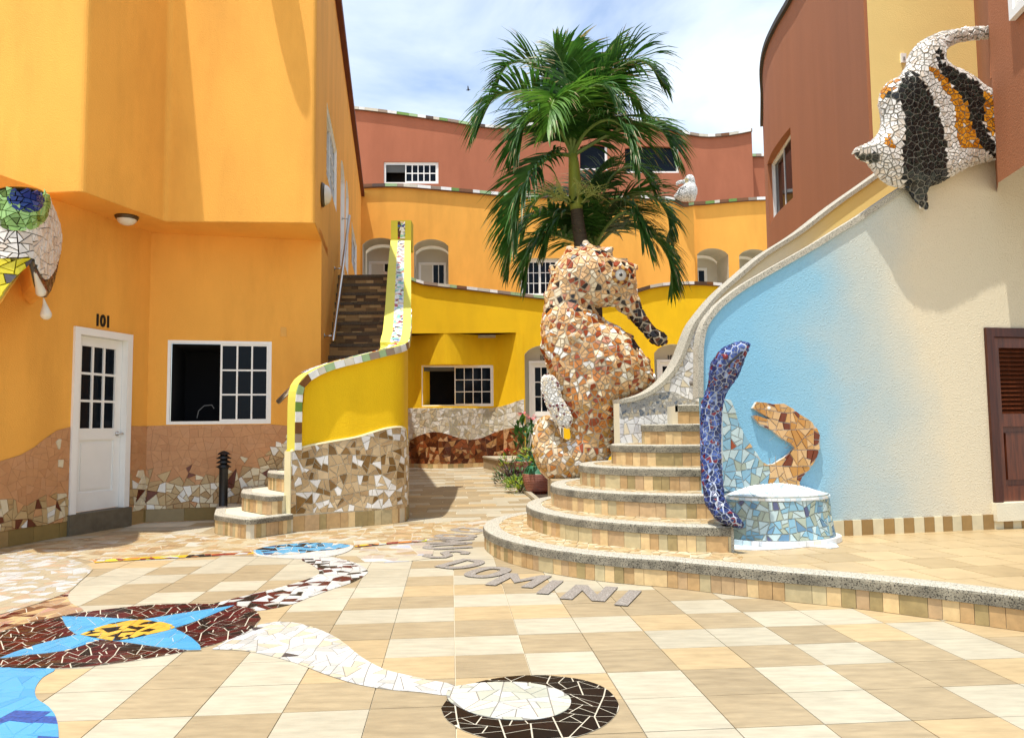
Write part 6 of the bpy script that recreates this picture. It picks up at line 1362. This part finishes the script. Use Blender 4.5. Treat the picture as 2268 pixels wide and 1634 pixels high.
for pts, m_ in (([B_, (1228, 262, 10.5), (1160, 205, 10.4), (1095, 215, 10.3), (1058, 290, 10.25)], PALM), ([B_, (1238, 220, 10.8), (1185, 150, 11.0), (1130, 140, 11.1), (1095, 185, 11.2)], PALM), ([B_, (1262, 230, 10.5), (1248, 150, 10.3), (1228, 108, 10.2)], PALM), ([B_, (1275, 220, 10.9), (1268, 140, 11.1), (1262, 105, 11.2)], PALM), ([B_, (1292, 220, 10.9), (1325, 145, 11.2), (1370, 115, 11.4)], PALML), ([B_, (1310, 240, 10.6), (1365, 155, 10.6), (1425, 135, 10.6), (1470, 185, 10.6)], PALM), ([B_, (1345, 300, 10.4), (1415, 272, 10.1), (1468, 292, 10.0), (1492, 345, 9.95)], PALM), ([B_, (1240, 290, 10.3), (1200, 255, 10.0), (1160, 285, 9.9), (1145, 345, 9.85)], PALM), ([B_, (1225, 345, 10.4), (1175, 385, 10.1), (1145, 460, 10.0), (1135, 540, 9.95)], PALM), ([B_, (1300, 235, 11.0), (1355, 185, 11.3), (1405, 205, 11.5), (1435, 275, 11.6)], PALM), ([B_, (1256, 262, 10.2), (1240, 215, 9.8), (1222, 235, 9.5), (1212, 290, 9.4)], PALML), ([B_, (1300, 290, 10.2), (1350, 265, 9.8), (1395, 300, 9.6), (1415, 370, 9.5)], PALM), ([B_, (1282, 255, 10.2), (1300, 200, 9.9), (1335, 190, 9.7), (1365, 230, 9.6)], PALM)):
    frond(pts, PT, rn, 0.74, m_)
frond([B_, (1267, 240, 10.6), (1262, 150, 10.6), (1252, 80, 10.6)], PT, rn, 0.3, PALML, 30, 0.03, 0.6)
# flower sprays under the crownshaft
FLW = M('palm_flower_stalk', (0.42, 0.46, 0.12), 0.6)
for k in range(7):
    b = MB(); a_ = 2 * math.pi * k / 7 + 0.3; c0 = D(1276, 452, 10.6) + Vector((math.cos(a_), math.sin(a_), 0)) * 0.09; dr = Vector((math.cos(a_) * 0.8, math.sin(a_) * 0.8, 0.5)); L0 = rn.uniform(0.24, 0.38); c1 = c0 + dr * L0; b.tube([c0, c0.lerp(c1, 0.5) + Vector((0, 0, 0.02)), c1], [0.012, 0.01, 0.008], 5)
    for j in range(13):
        s0_ = c0.lerp(c1, rn.uniform(0.35, 1)); dv = (dr + Vector((rn.uniform(-1, 1), rn.uniform(-1, 1), rn.uniform(-0.9, 0.8)))).normalized() * rn.uniform(0.18, 0.36); m1 = s0_ + dv * 0.5 + Vector((0, 0, 0.02)); b.tube([s0_, m1, s0_ + dv + Vector((0, 0, -0.04))], [0.006, 0.005, 0.003], 4)
        for i_ in range(3): d2 = Vector((rn.uniform(-1, 1), rn.uniform(-1, 1), rn.uniform(-1, 1))) * 0.07; b.tube([m1, m1 + d2], [0.004, 0.003], 4)
    b.obj('flower_spray', FLW, PT)
P2 = root('short_palm_tree', 'shorter palm tree with drooping fronds just behind the seahorse head', 'tree', (D(1318, 900, 11.4).x, 11.4, 0), 'palm trees behind the seahorse')
b = MB(); b.tube([D(1322, 1050, 11.4), D(1320, 800, 11.4), D(1318, 620, 11.4), D(1316, 545, 11.4)], [0.12, 0.11, 0.1, 0.09], 12); b.obj('trunk', MATS['palm_bark'], P2, True)
B2 = (1316, 550, 11.4)
for pts in ([B2, (1255, 490, 11.2), (1190, 480, 11.0), (1140, 530, 10.9), (1125, 600, 10.9)], [B2, (1260, 530, 11.0), (1210, 520, 10.8), (1175, 560, 10.7), (1165, 625, 10.7)], [B2, (1375, 500, 11.2), (1440, 520, 11.0), (1480, 570, 10.9), (1490, 640, 10.9)], [B2, (1370, 455, 11.4), (1430, 430, 11.5), (1475, 465, 11.5), (1485, 530, 11.5)], [B2, (1330, 450, 11.4), (1360, 385, 11.3), (1410, 370, 11.2), (1445, 410, 11.2)], [B2, (1300, 450, 11.5), (1310, 400, 11.7), (1345, 370, 11.9)], [B2, (1345, 500, 10.9), (1385, 470, 10.5), (1420, 500, 10.3), (1440, 560, 10.25)], [B2, (1290, 500, 11.0), (1255, 470, 10.8), (1225, 500, 10.7), (1210, 550, 10.7)], [B2, (1285, 470, 11.7), (1230, 430, 12.0), (1180, 450, 12.2), (1155, 520, 12.3)], [B2, (1335, 470, 11.0), (1375, 440, 10.7), (1410, 470, 10.5), (1425, 530, 10.5)]):
    frond(pts, P2, rn, 0.62, PALM, 70)
# ------------------------------------------------------------------ planting bed, pots and plants
bed = [G(1095, 1046), G(1168, 1098), Vector((0.5, 10.2)), Vector((2.2, 10.2)), Vector((2.4, 19)), Vector((0.4, 19.2))]
bd = slab('planting_bed', [(p[0], p[1]) for p in bed], -0.02, 0.012, M('dark_soil', (0.05, 0.035, 0.022), 0.95, 0.4, 12, 0.8, 40), None); bd['kind'] = 'structure'
def kerb(a, c, name='bed_kerb'):
    p = Path([a, c]); b = MB(); b.box(p.mp, 0, p.L, 0, 0.06, -0.08, 0.0); return b.obj(name, TC, bd)
kerb(G(1168, 1098), Vector((0.5, 10.2))); kerb(G(1095, 1046), G(1168, 1098))
def pot(c, h, r, label):
    rt = root('clay_pot', label, 'pot', c, 'clay pots in the planting bed'); b = MB(); prof = [(r * 0.55, 0), (r * 0.72, h * 0.12)]; mi = [0]
    z = h * 0.12
    for k in range(11):
        z1 = h * 0.12 + h * 0.56 * k / 11; rr = r * (0.72 + 0.28 * math.sin(math.pi * (0.05 + 0.55 * k / 11)))
        prof += [(rr + 0.004, z1), (rr + 0.012, z1 + h * 0.012), (rr + 0.012, z1 + h * 0.03), (rr + 0.002, z1 + h * 0.042)]; mi += [1, 1, 1, 0]
    prof += [(r * 0.97, h * 0.70), (r * 0.86, h * 0.84), (r * 0.62, h * 0.95), (r * 0.6, h * 0.97), (r * 0.68, h), (r * 0.6, h), (r * 0.55, h * 0.9), (0.0, h * 0.88)]; mi += [2] * 8
    mi = mi[:len(prof) - 1] + [2] * (len(prof) - 1 - len(mi)); b.lathe(c, prof, 28, mi); b.obj('pot_body', [M('pot_clay', (0.34, 0.10, 0.075), 0.6, 0.12, 8), M('pot_band', (0.42, 0.20, 0.16), 0.6, 0.1, 8), M('pot_green', (0.025, 0.15, 0.075), 0.45, 0.2, 6)], rt, True)
    return rt
def leaves(name, c, n, size, spread, hgt, mats, parent, seed, asp=0.42, up=0.35, droop=0.25, cup=True):
    rn = random.Random(seed); b = MB()
    for i in range(n):
        a = rn.uniform(0, 2 * math.pi); rr = spread * math.sqrt(rn.random()); z = hgt * (rn.random() ** 0.8) * (1 - 0.45 * (rr / max(spread, 1e-6)) ** 2)
        p = Vector(c) + Vector((math.cos(a) * rr, math.sin(a) * rr, z)); dr = Vector((math.cos(a) * rn.uniform(0.3, 1), math.sin(a) * rn.uniform(0.3, 1), up + rn.uniform(-0.4, 0.6))).normalized()
        s = size * rn.uniform(0.6, 1.2); w = dr.cross(Vector((0, 0, 1))); w = (w.normalized() if w.length > 0.05 else Vector((1, 0, 0))) * s * asp; d2 = (dr + Vector((0, 0, -droop))).normalized()
        p1 = p + dr * s * 0.45; p2 = p1 + d2 * s * 0.55; mi = rn.randrange(len(mats)); sag = Vector((0, 0, -0.12 * s))
        b.face([p, p1 + w * 0.5 + sag, p1], mi); b.face([p, p1, p1 - w * 0.5 + sag], mi); b.face([p1 + w * 0.5 + sag, p2, p1], mi); b.face([p1, p2, p1 - w * 0.5 + sag], mi)
    return b.obj(name, mats, parent)
L_G = leafmat('leaf_green', (0.025, 0.09, 0.015), (0.07, 0.19, 0.03)); L_L = leafmat('leaf_lime', (0.22, 0.34, 0.02), (0.40, 0.48, 0.04)); L_D = leafmat('leaf_purple', (0.02, 0.008, 0.01), (0.05, 0.02, 0.02)); L_R = leafmat('leaf_russet', (0.16, 0.07, 0.02), (0.30, 0.16, 0.04))
PINK = M('petal_pink', (0.65, 0.10, 0.13), 0.6); REDF = M('petal_red', (0.65, 0.06, 0.03), 0.6)
pa = G(1191, 1094); pot((pa.x, pa.y, 0), 0.54, 0.255, 'large round clay pot with green rim in front of the bed')
rt = root('croton_plant', 'yellowing bushy plant growing in the large clay pot', 'plant', (pa.x, pa.y, 0.5)); leaves('foliage', (pa.x - 0.05, pa.y, 0.5), 130, 0.13, 0.26, 0.34, [L_R, L_G, L_L], rt, 3); b = MB()
for k in range(7): a_ = k * 0.9; b.tube([(pa.x, pa.y, 0.44), (pa.x + 0.1 * math.cos(a_), pa.y + 0.1 * math.sin(a_), 0.62), (pa.x + 0.2 * math.cos(a_), pa.y + 0.2 * math.sin(a_), 0.78)], [0.01, 0.008, 0.005], 5)
b.obj('stem', M('twig_brown', (0.10, 0.07, 0.04), 0.8), rt)
pb2 = G(1166, 1062); pot((pb2.x, pb2.y, 0), 0.62, 0.25, 'clay pot with green rim standing farther back in the bed')
rt = root('canna_plant', 'tall broad-leaved plant with pink flowers in the farther pot', 'plant', (pb2.x, pb2.y, 0.56)); rn = random.Random(8); b = MB(); bf = MB(); tips = []
for k in range(9):
    a_ = 2.4 * k; r0 = 0.12; base_ = Vector((pb2.x + r0 * math.cos(a_) * 0.6, pb2.y + r0 * math.sin(a_) * 0.6, 0.55)); tip = base_ + Vector((0.16 * math.cos(a_), 0.16 * math.sin(a_), rn.uniform(0.45, 0.75))); b.tube([base_, tip], [0.014, 0.009], 5); tips.append(tip)
b.obj('stem', M('stem_green', (0.10, 0.14, 0.04), 0.6), rt)
b = MB()
for tp in tips:
    for j in range(6):
        a_ = rn.uniform(0, 6.28); d_ = Vector((math.cos(a_) * 0.55, math.sin(a_) * 0.55, rn.uniform(0.5, 1.2))).normalized(); s = rn.uniform(0.22, 0.36); w = d_.cross(Vector((0, 0, 1))).normalized() * s * 0.17; p = tp - Vector((0, 0, rn.uniform(0, 0.35))); m1 = p + d_ * s * 0.5; m2 = p + d_ * s + Vector((0, 0, -0.05)); fold = Vector((0, 0, 0.02))
        b.face([p, m1 + w + fold, m1]); b.face([p, m1, m1 - w + fold]); b.face([m1 + w + fold, m2, m1]); b.face([m1, m2, m1 - w + fold])
b.obj('foliage', L_G, rt)
leaves('flower', (tips[3].x, tips[3].y, tips[3].z + 0.1), 26, 0.07, 0.09, 0.14, [PINK], rt, 12, 0.8); leaves('flower', (tips[6].x, tips[6].y, tips[6].z + 0.12), 22, 0.07, 0.08, 0.12, [PINK], rt, 13, 0.8)
def shrub(name, label, p, n, size, sp, h, mats, seed, flower=None):
    rt = root(name, label, 'shrub', (p.x, p.y, 0), 'shrubs in the planting bed'); leaves('foliage', (p.x, p.y, 0.03), n, size, sp, h, mats, rt, seed); b = MB(); rn = random.Random(seed)
    for k in range(6): a_ = k * 1.05; b.tube([(p.x, p.y, 0), (p.x + sp * 0.3 * math.cos(a_), p.y + sp * 0.3 * math.sin(a_), h * 0.5), (p.x + sp * 0.6 * math.cos(a_), p.y + sp * 0.6 * math.sin(a_), h * 0.85)], [0.012, 0.009, 0.005], 5)
    b.obj('stem', MATS['twig_brown'], rt)
    if flower: leaves('flower', flower, 20, 0.06, 0.05, 0.08, [REDF], rt, seed + 1, 0.9)
    return rt
s1 = G(1146, 1093); shrub('lime_shrub', 'small bright lime green shrub beside the clay pot', Vector((s1.x + 0.05, s1.y + 0.25)), 420, 0.085, 0.27, 0.3, [L_L, L_L, L_G], 21)
s2 = G(1122, 1080); shrub('dark_shrub', 'low dark purple-leaved shrub at the edge of the bed', Vector((s2.x + 0.15, s2.y + 0.5)), 420, 0.10, 0.42, 0.36, [L_D, L_D, L_G], 22)
s3 = G(1127, 1064); f3 = D(1127, 1024, s3.y); shrub('rose_bush', 'thin rose bush with one red flower near the platform', s3, 110, 0.12, 0.3, 0.62, [L_G, L_L, L_R], 23, (f3.x - 0.05, s3.y, 0.62))

# ------------------------------------------------------------------ mosaics laid in the courtyard floor
FZ = 0.004
def FP(pts, n=4): return [(p.x, p.y) for p in [G(q.x, q.y) for q in (spline([(*p, 0) for p in pts + pts[:1]], n)[:-1] if n else [Vector((*p, 0)) for p in pts])]]
def floor_mosaic(reg, sp, gap, pal, parent, seed, bed, cut=(), cap=300, z=FZ, pick=None, name='floor_shard', asp=1.0, th=0.0016):
    if bed: slab('mosaic_bed', reg, 0.001, z, bed, parent)
    shards(cells(reg, sp, gap, seed, 0.46, asp, cut=cut), lambda x, y, h: Vector((x, y, z + h)), th, pick or wpick(pal, random.Random(seed)), parent, name, cap, h0=0.0, inset=0.015, uneven=0.12)
def FR(name, label, p): r_ = root(name, label, 'floor mosaic', (*G(*p), 0), 'mosaics laid in the courtyard floor'); return r_
FLW_ = M('floor_grout_grey', (0.20, 0.185, 0.16), 0.9, 0.06, 9)
MAR = [(glz('floor_maroon', 84, 12, 18, 0.75, 0.3, spec=0.2), 4), (glz('floor_wine', 56, 10, 15, 0.75, 0.3, spec=0.2), 2.2), (glz('floor_black', 22, 13, 15, 0.7, 0.3, spec=0.2), 2), (glz('floor_umber', 70, 40, 30, 0.8, 0.2), 0.8)]
SKB = [(glz('floor_sky', 88, 175, 222, 0.75, 0.25, 0.04, 6, 0.03), 5), (glz('floor_sky_deep', 78, 165, 215, 0.75, 0.25, 0.04, 6, 0.03), 1)]
YEL = [(glz('floor_amber', 245, 190, 70, 0.75, 0.25), 3), (MAR[2][0], 2.2)]
WHI = [(glz('floor_white', 248, 246, 242, 0.6, 0.25, 0.04), 6), (glz('floor_ivory', 240, 226, 198, 0.6, 0.3), 2), (glz('floor_grey_white', 222, 220, 212, 0.62, 0.3), 1.4), (glz('floor_charcoal', 70, 65, 70, 0.8, 0.3), 0.12)]
WMA = [(WHI[0][0], 6), (MAR[0][0], 2.3), (MAR[2][0], 1.5), (WHI[2][0], 1.6)]
FLG = M('floor_grout', (0.50, 0.45, 0.35), 0.9, 0.06, 9)
rose = FP([(578, 1370), (560, 1350), (500, 1340), (400, 1338), (300, 1343), (150, 1362), (50, 1385), (0, 1400), (-80, 1425), (-105, 1450), (-60, 1472), (0, 1479), (80, 1481), (180, 1478), (300, 1463), (400, 1445), (500, 1420), (555, 1395)])
pet1 = FP([(519, 1342), (400, 1360), (310, 1375), (240, 1385), (170, 1407), (80, 1430), (0, 1459), (60, 1452), (150, 1442), (222, 1418), (260, 1422), (330, 1408), (385, 1393), (440, 1375)], 2)
pet2 = FP([(137, 1367), (200, 1368), (255, 1371), (310, 1375), (360, 1381), (388, 1394), (425, 1415), (446, 1441), (380, 1438), (320, 1430), (262, 1422), (215, 1415), (166, 1405), (144, 1385)], 2)
heart = FP([(178, 1408), (240, 1385), (310, 1375.5), (360, 1381), (387, 1393), (330, 1408), (262, 1421.5), (216, 1416)], 3)
MO = FR('rosette_mosaic', 'big maroon oval floor mosaic with four blue petals and yellow centre', (290, 1408))
slab('mosaic_bed', rose, 0.0015, FZ, FLG, MO)
floor_mosaic(rose, 0.075, 0.006, MAR, MO, 301, None, [pet1, pet2, heart], 300, FZ)
slab('petal_bed', pet1, FZ, FZ + 0.0026, FLG, MO); slab('petal_bed', pet2, FZ, FZ + 0.0029, FLG, MO)
floor_mosaic(pet1, 0.11, 0.0035, SKB, MO, 302, None, [heart], 90, FZ + 0.0028); floor_mosaic(pet2, 0.11, 0.0035, SKB, MO, 303, None, [heart, pet1], 90, FZ + 0.0031)
floor_mosaic(heart, 0.07, 0.004, YEL, MO, 304, None, (), 120, FZ + 0.006, name='heart_shard')
RG = FR('ring_mosaic', 'dark brown oval floor mosaic with a white disc inside, nearest the camera', (1173, 1567))
ell = lambda cx, cy, rx, ry, n=40: FP([(cx + rx * math.cos(2 * math.pi * k / n), cy + ry * math.sin(2 * math.pi * k / n)) for k in range(n)], 0)
outer = FP([(977, 1570), (990, 1595), (1030, 1620), (1100, 1640), (1180, 1645), (1260, 1636), (1330, 1612), (1366, 1580), (1368, 1555), (1340, 1525), (1290, 1507), (1220, 1498), (1160, 1497), (1090, 1505), (1040, 1518), (1000, 1540)])
inner = FP([(988, 1538), (1000, 1525), (1050, 1516), (1110, 1513), (1170, 1515), (1220, 1524), (1255, 1540), (1265, 1556), (1255, 1575), (1220, 1590), (1170, 1597), (1110, 1595), (1060, 1586), (1020, 1570), (995, 1555)])
DRK = [(glz('ring_black_brown', 22, 11, 9, 0.6, 0.3, spec=0.12), 4), (glz('ring_black', 10, 8, 10, 0.6, 0.3, spec=0.12), 2), (glz('ring_umber', 36, 20, 17, 0.6, 0.3, spec=0.12), 0.6)]
slab('mosaic_bed', outer, 0.0014, FZ, FLG, RG); floor_mosaic(outer, 0.1, 0.006, DRK, RG, 311, None, [inner], 300, FZ)
MAW = [(glz('disc_white', 240, 240, 232, 0.6, 0.25, 0.06), 4), (glz('disc_sage', 215, 218, 200, 0.62, 0.25, 0.08), 3), (glz('disc_peach', 236, 220, 200, 0.75, 0.3), 0.7)]
slab('disc_bed', inner, FZ, FZ + 0.0028, FLW_, RG); floor_mosaic(inner, 0.09, 0.005, MAW, RG, 312, None, (), 160, FZ + 0.0028, name='disc_shard')
TP_ = FR('white_path_mosaic', 'white crazy-tile band curving from the rosette to the ring', (760, 1460))
floor_mosaic(FP([(470, 1438), (540, 1398), (580, 1382), (630, 1377), (690, 1388), (750, 1415), (800, 1455), (850, 1482), (900, 1495), (960, 1508), (1008, 1518), (998, 1540), (930, 1533), (860, 1527), (790, 1515), (720, 1493), (660, 1470), (600, 1453), (540, 1441)], 3), 0.085, 0.004, WHI, TP_, 321, FLW_, [rose, inner], 300, z=FZ - 0.0015)
UA = FR('speckled_arm_mosaic', 'white floor band speckled with maroon, running to the small blue oval', (700, 1290))
floor_mosaic(FP([(470, 1338), (520, 1325), (600, 1306), (665, 1288), (703, 1273), (705, 1262), (690, 1250), (668, 1238), (730, 1233), (790, 1248), (813, 1262), (810, 1273), (780, 1290), (735, 1305), (680, 1325), (640, 1340), (570, 1353), (558, 1347)], 3), 0.095, 0.005, WMA, UA, 331, FLW_, [rose], 300, z=FZ - 0.0015)
BO_ = FR('blue_oval_mosaic', 'small sky blue oval floor mosaic edged in white near the left steps', (670, 1218))
floor_mosaic(FP([(562, 1222), (575, 1232), (640, 1237), (700, 1237), (760, 1226), (783, 1212), (765, 1207), (700, 1222), (640, 1229), (590, 1230)], 3), 0.09, 0.005, [(WHI[0][0], 1)], BO_, 341, FLG, (), 60, z=FZ + 0.0025)
floor_mosaic(FP([(561, 1220), (600, 1210), (680, 1203), (740, 1204), (776, 1209), (750, 1217), (700, 1222), (640, 1228), (580, 1230)], 3), 0.1, 0.005, [(SKB[0][0], 5), (MAR[2][0], 1.6), (WHI[0][0], 0.8), (glz('oval_navy', 40, 60, 110), 0.6)], BO_, 342, FLG, (), 200, z=FZ + 0.0035, name='oval_shard')
BA = FR('cream_band_mosaic', 'wide cream and sand crazy-tile band crossing the court before the steps', (600, 1195))
CRB = [(glz('band_cream', 240, 222, 182, 0.5, 0.4), 4), (glz('band_sand', 222, 190, 138, 0.5, 0.4), 3), (glz('band_ivory', 248, 240, 222, 0.5, 0.4), 2), (glz('band_peach', 238, 200, 150, 0.5, 0.4), 2), (glz('band_taupe', 205, 170, 125, 0.5, 0.4), 1.2)]
bl1 = FP([(562, 1220), (600, 1209), (680, 1202), (740, 1203), (783, 1211), (700, 1238), (600, 1237)], 3)
lft = FP([(-150, 1245), (0, 1228), (60, 1226), (120, 1232), (170, 1243), (203, 1258), (200, 1268), (175, 1290), (150, 1312), (90, 1335), (0, 1362), (-150, 1400)], 3)
floor_mosaic(FP([(-160, 1244), (0, 1217), (80, 1203), (200, 1190), (330, 1180), (440, 1181), (480, 1186), (545, 1196), (640, 1184), (760, 1174), (880, 1163), (960, 1158), (1078, 1150), (1078, 1178), (1020, 1192), (940, 1198), (850, 1203), (770, 1210), (650, 1232), (480, 1231), (300, 1240), (215, 1246), (150, 1233), (60, 1225), (-100, 1250)], 0), 0.135, 0.006, CRB, BA, 351, FLG, [bl1, lft], 300)
CLR = [(glz('line_yellow', 245, 195, 30), 2), (glz('line_brick', 150, 50, 40), 2), (glz('line_lime', 220, 225, 50), 1.3), (MAR[2][0], 1.5), (glz('line_orange', 230, 140, 70), 1.5), (WHI[0][0], 1)]
LN = FR('coloured_line_mosaic', 'thin multicoloured tile line along the edge of the cream band', (400, 1233))
floor_mosaic(FP([(205, 1242), (300, 1236), (450, 1228.5), (560, 1223.5), (562, 1227), (450, 1233), (300, 1241), (210, 1247)], 0), 0.11, 0.004, CLR, LN, 352, None, (), 80, FZ + 0.003, asp=0.8)
floor_mosaic(FP([(785, 1209), (850, 1203), (945, 1195.5), (945, 1199), (850, 1206.5), (787, 1213)], 0), 0.11, 0.004, CLR, LN, 353, None, (), 60, FZ + 0.003, asp=0.8)
LF = FR('pale_mosaic', 'pale cream floor mosaic scattered with white shards at the left edge', (80, 1290))
PW = [(glz('pale_cream', 228, 212, 178, 0.5, 0.4, 0.05, 6, 0.03), 5), (WHI[0][0], 3), (glz('pale_peach', 236, 205, 170, 0.5, 0.4), 1), (WHI[2][0], 1)]
floor_mosaic(lft, 0.1, 0.003, PW, LF, 361, PW[0][0], (), 260, z=FZ + 0.0025)
BR = FR('brown_arm_mosaic', 'taupe and brown crazy-tile arm left of the rosette', (90, 1360))
TAU = [(glz('arm_taupe', 185, 150, 115, 0.75), 3), (glz('arm_brown', 125, 85, 60, 0.8), 2), (glz('arm_sand', 215, 180, 130, 0.75), 2), (MAR[0][0], 0.9), (glz('arm_rose', 195, 150, 130, 0.75), 1)]
floor_mosaic(FP([(163, 1300), (151, 1318), (157, 1336), (185, 1352), (140, 1363), (60, 1380), (0, 1400), (-70, 1420), (-70, 1392), (0, 1363), (90, 1336), (135, 1315)], 3), 0.085, 0.005, TAU, BR, 371, FLG, [rose, lft], 150, z=FZ - 0.0012)
BB = FR('blue_arm_mosaic', 'plain sky blue floor mosaic at the lower left corner', (40, 1560))
bluea = FP([(-130, 1478), (0, 1478), (60, 1481), (122, 1482), (95, 1500), (78, 1525), (82, 1548), (108, 1566), (125, 1592), (130, 1634), (124, 1680), (-130, 1680)], 3)
def bpk(x, y):
    u, v = proj((x, y, 0)); k = math.sin(x * 9 + 1.3) * math.sin(y * 21 + x * 6); return DKB if v > 1560 and k > 0.35 else SKB[0][0] if R.random() < 0.85 else SKB[1][0]
DKB = M('floor_cobalt', srgb(50, 90, 165, 0.8), 0.3, 0.5, 60, rnd=0.08)
slab('mosaic_bed', bluea, 0.0008, FZ - 0.0012, SKB[0][0], BB); floor_mosaic(bluea, 0.11, 0.0016, SKB, BB, 381, None, [rose], 250, FZ - 0.0012, bpk)
PA = FR('pale_patch_mosaic', 'patch of pale rectangular tile pieces left of the granite letters', (890, 1225))
floor_mosaic(FP([(800, 1212), (870, 1206), (948, 1201), (962, 1215), (955, 1236), (905, 1243), (850, 1246), (808, 1244), (790, 1232)], 0), 0.2, 0.006, [(glz('patch_pink', 232, 214, 196, 0.5, 0.4), 3), (glz('patch_cream', 240, 228, 200, 0.5, 0.4), 2), (WHI[0][0], 1), (glz('patch_lilac', 215, 222, 240, 0.55, 0.4), 0.5), (glz('patch_sand', 226, 196, 150, 0.5, 0.4), 1)], PA, 391, FLG, (), 120, asp=0.7, z=FZ - 0.0015)
# ------------------------------------------------------------------ DOMUS DOMINI in granite letters round the steps
LET = root('floor_lettering', 'grey granite letters DOMUS DOMINI set in an arc round the steps', 'lettering', (*G(1080, 1268), 0))
GRL = M('letter_granite', (0.20, 0.175, 0.15), 0.8, 0.3, 90, speck=((0.42, 0.38, 0.34), 160, 0.55))
def strip(c, t, closed=False):
    """band of width t along a centre line, as separate quads end to end"""
    n = len(c); L_, R_ = [], []
    for i in range(n):
        a = c[(i - 1) % n] if closed or i > 0 else c[i]; e = c[(i + 1) % n] if closed or i < n - 1 else c[i]; dx, dy = e[0] - a[0], e[1] - a[1]; l = math.hypot(dx, dy); nx, ny = -dy / l * t / 2, dx / l * t / 2
        L_.append((c[i][0] + nx, c[i][1] + ny)); R_.append((c[i][0] - nx, c[i][1] - ny))
    return [[L_[i], L_[(i + 1) % n], R_[(i + 1) % n], R_[i]] for i in range(n if closed else n - 1)]
def glyph(ch, H=0.48, W=0.32, t=0.092):
    h, w, k = H / 2, W / 2, t / 2
    if ch == 'I': return [[(-k, -h), (k, -h), (k, h), (-k, h)]]
    if ch == 'N': return [[(-w, -h), (-w + t, -h), (-w + t, h * 0.25), (w - t, -h), (w, -h), (w, h), (w - t, h), (w - t, -h * 0.25), (-w + t, h), (-w, h)]]
    if ch == 'M': w *= 1.2; return [[(-w, -h), (-w + t, -h), (-w + t, h * 0.3), (0, -h * 0.45), (w - t, h * 0.3), (w - t, -h), (w, -h), (w, h), (w - t, h), (0, h * 0.1), (-w + t, h), (-w, h)]]
    if ch == 'O': return strip([((w - k) * math.copysign(abs(math.cos(a)) ** 0.75, math.cos(a)), (h - k) * math.copysign(abs(math.sin(a)) ** 0.75, math.sin(a))) for a in [2 * math.pi * i / 32 for i in range(32)]], t, True)
    if ch == 'U': return strip([(-w + k, h), (-w + k, -h * 0.2)] + [(-(w - k) * math.cos(math.pi * i / 12), -h * 0.2 - (h * 0.8 - k) * math.sin(math.pi * i / 12)) for i in range(1, 12)] + [(w - k, -h * 0.2), (w - k, h)], t)
    if ch == 'D': return strip([(-w + k, -h + k), (-w + k, 0), (-w + k, h - k), (0, h - k)] + [((w - k) * math.sin(math.pi * i / 12), (h - k) * math.cos(math.pi * i / 12)) for i in range(1, 12)] + [(0, -h + k)], t, True)
    return strip([(w - k, h * 0.5), (w * 0.35, h - k), (-w * 0.35, h - k), (-w + k, h * 0.5), (-w * 0.45, h * 0.12), (w * 0.45, -h * 0.12), (w - k, -h * 0.5), (w * 0.35, -h + k), (-w * 0.35, -h + k), (-w + k, -h * 0.5)], t * 0.92)
for ch, u, v, tu, tv in (('D', 1036, 1175, 1076, 1180), ('O', 1009, 1188, 1076, 1190), ('M', 998, 1198.5, 1076, 1198), ('U', 988, 1211, 1077, 1206), ('S', 989, 1228, 1082, 1214), ('D', 1026, 1250, 1098, 1230), ('O', 1081, 1268, 1135, 1249), ('M', 1150, 1286, 1195, 1261), ('I', 1219, 1301, 1255, 1271), ('N', 1306, 1314, 1340, 1282), ('I', 1392, 1325, 1425, 1292)):
    p = G(u, v); t = G(tu, tv); upd = (t - p).normalized(); rd = Vector((upd.y, -upd.x)); b = MB()
    P3 = (lambda p, upd, rd: lambda x, y, h: Vector((p.x + rd.x * x + upd.x * y, p.y + rd.y * x + upd.y * y, FZ + 0.0022 + h)))(p, upd, rd)
    for lo_p in glyph(ch):
        if area(lo_p) < 0: lo_p = lo_p[::-1]
        n_ = len(lo_p)
        for t3 in tessellate_polygon([[Vector((x, y, 0)) for x, y in lo_p]]): b.face([P3(*lo_p[i], 0.003) for i in t3])
        for i in range(n_): q0, q1 = lo_p[i], lo_p[(i + 1) % n_]; b.face([P3(*q0, 0), P3(*q1, 0), P3(*q1, 0.003), P3(*q0, 0.003)])
    b.obj('letter', GRL, LET)
# a bird far up in the sky
bp3 = D(1037, 200, 40); BD = root('bird', 'tiny dark bird flying left of the palm', 'bird', bp3); b = MB()
b.tube([bp3 + Vector((-0.12, 0, 0)), bp3, bp3 + Vector((0.12, 0, 0.02))], [0.01, 0.035, 0.012], 6); b.obj('body', BLACK, BD)
for sg in (-1, 1): b = MB(); b.prism([bp3 + Vector((-0.04, 0, 0.01)), bp3 + Vector((0.05, 0, 0.01)), bp3 + Vector((0.02, 0.3 * sg, 0.09)), bp3 + Vector((-0.02, 0.3 * sg, 0.09))], [bp3 + Vector((-0.04, 0, 0.02)), bp3 + Vector((0.05, 0, 0.02)), bp3 + Vector((0.02, 0.3 * sg, 0.1)), bp3 + Vector((-0.02, 0.3 * sg, 0.1))]); b.obj('wing', BLACK, BD)
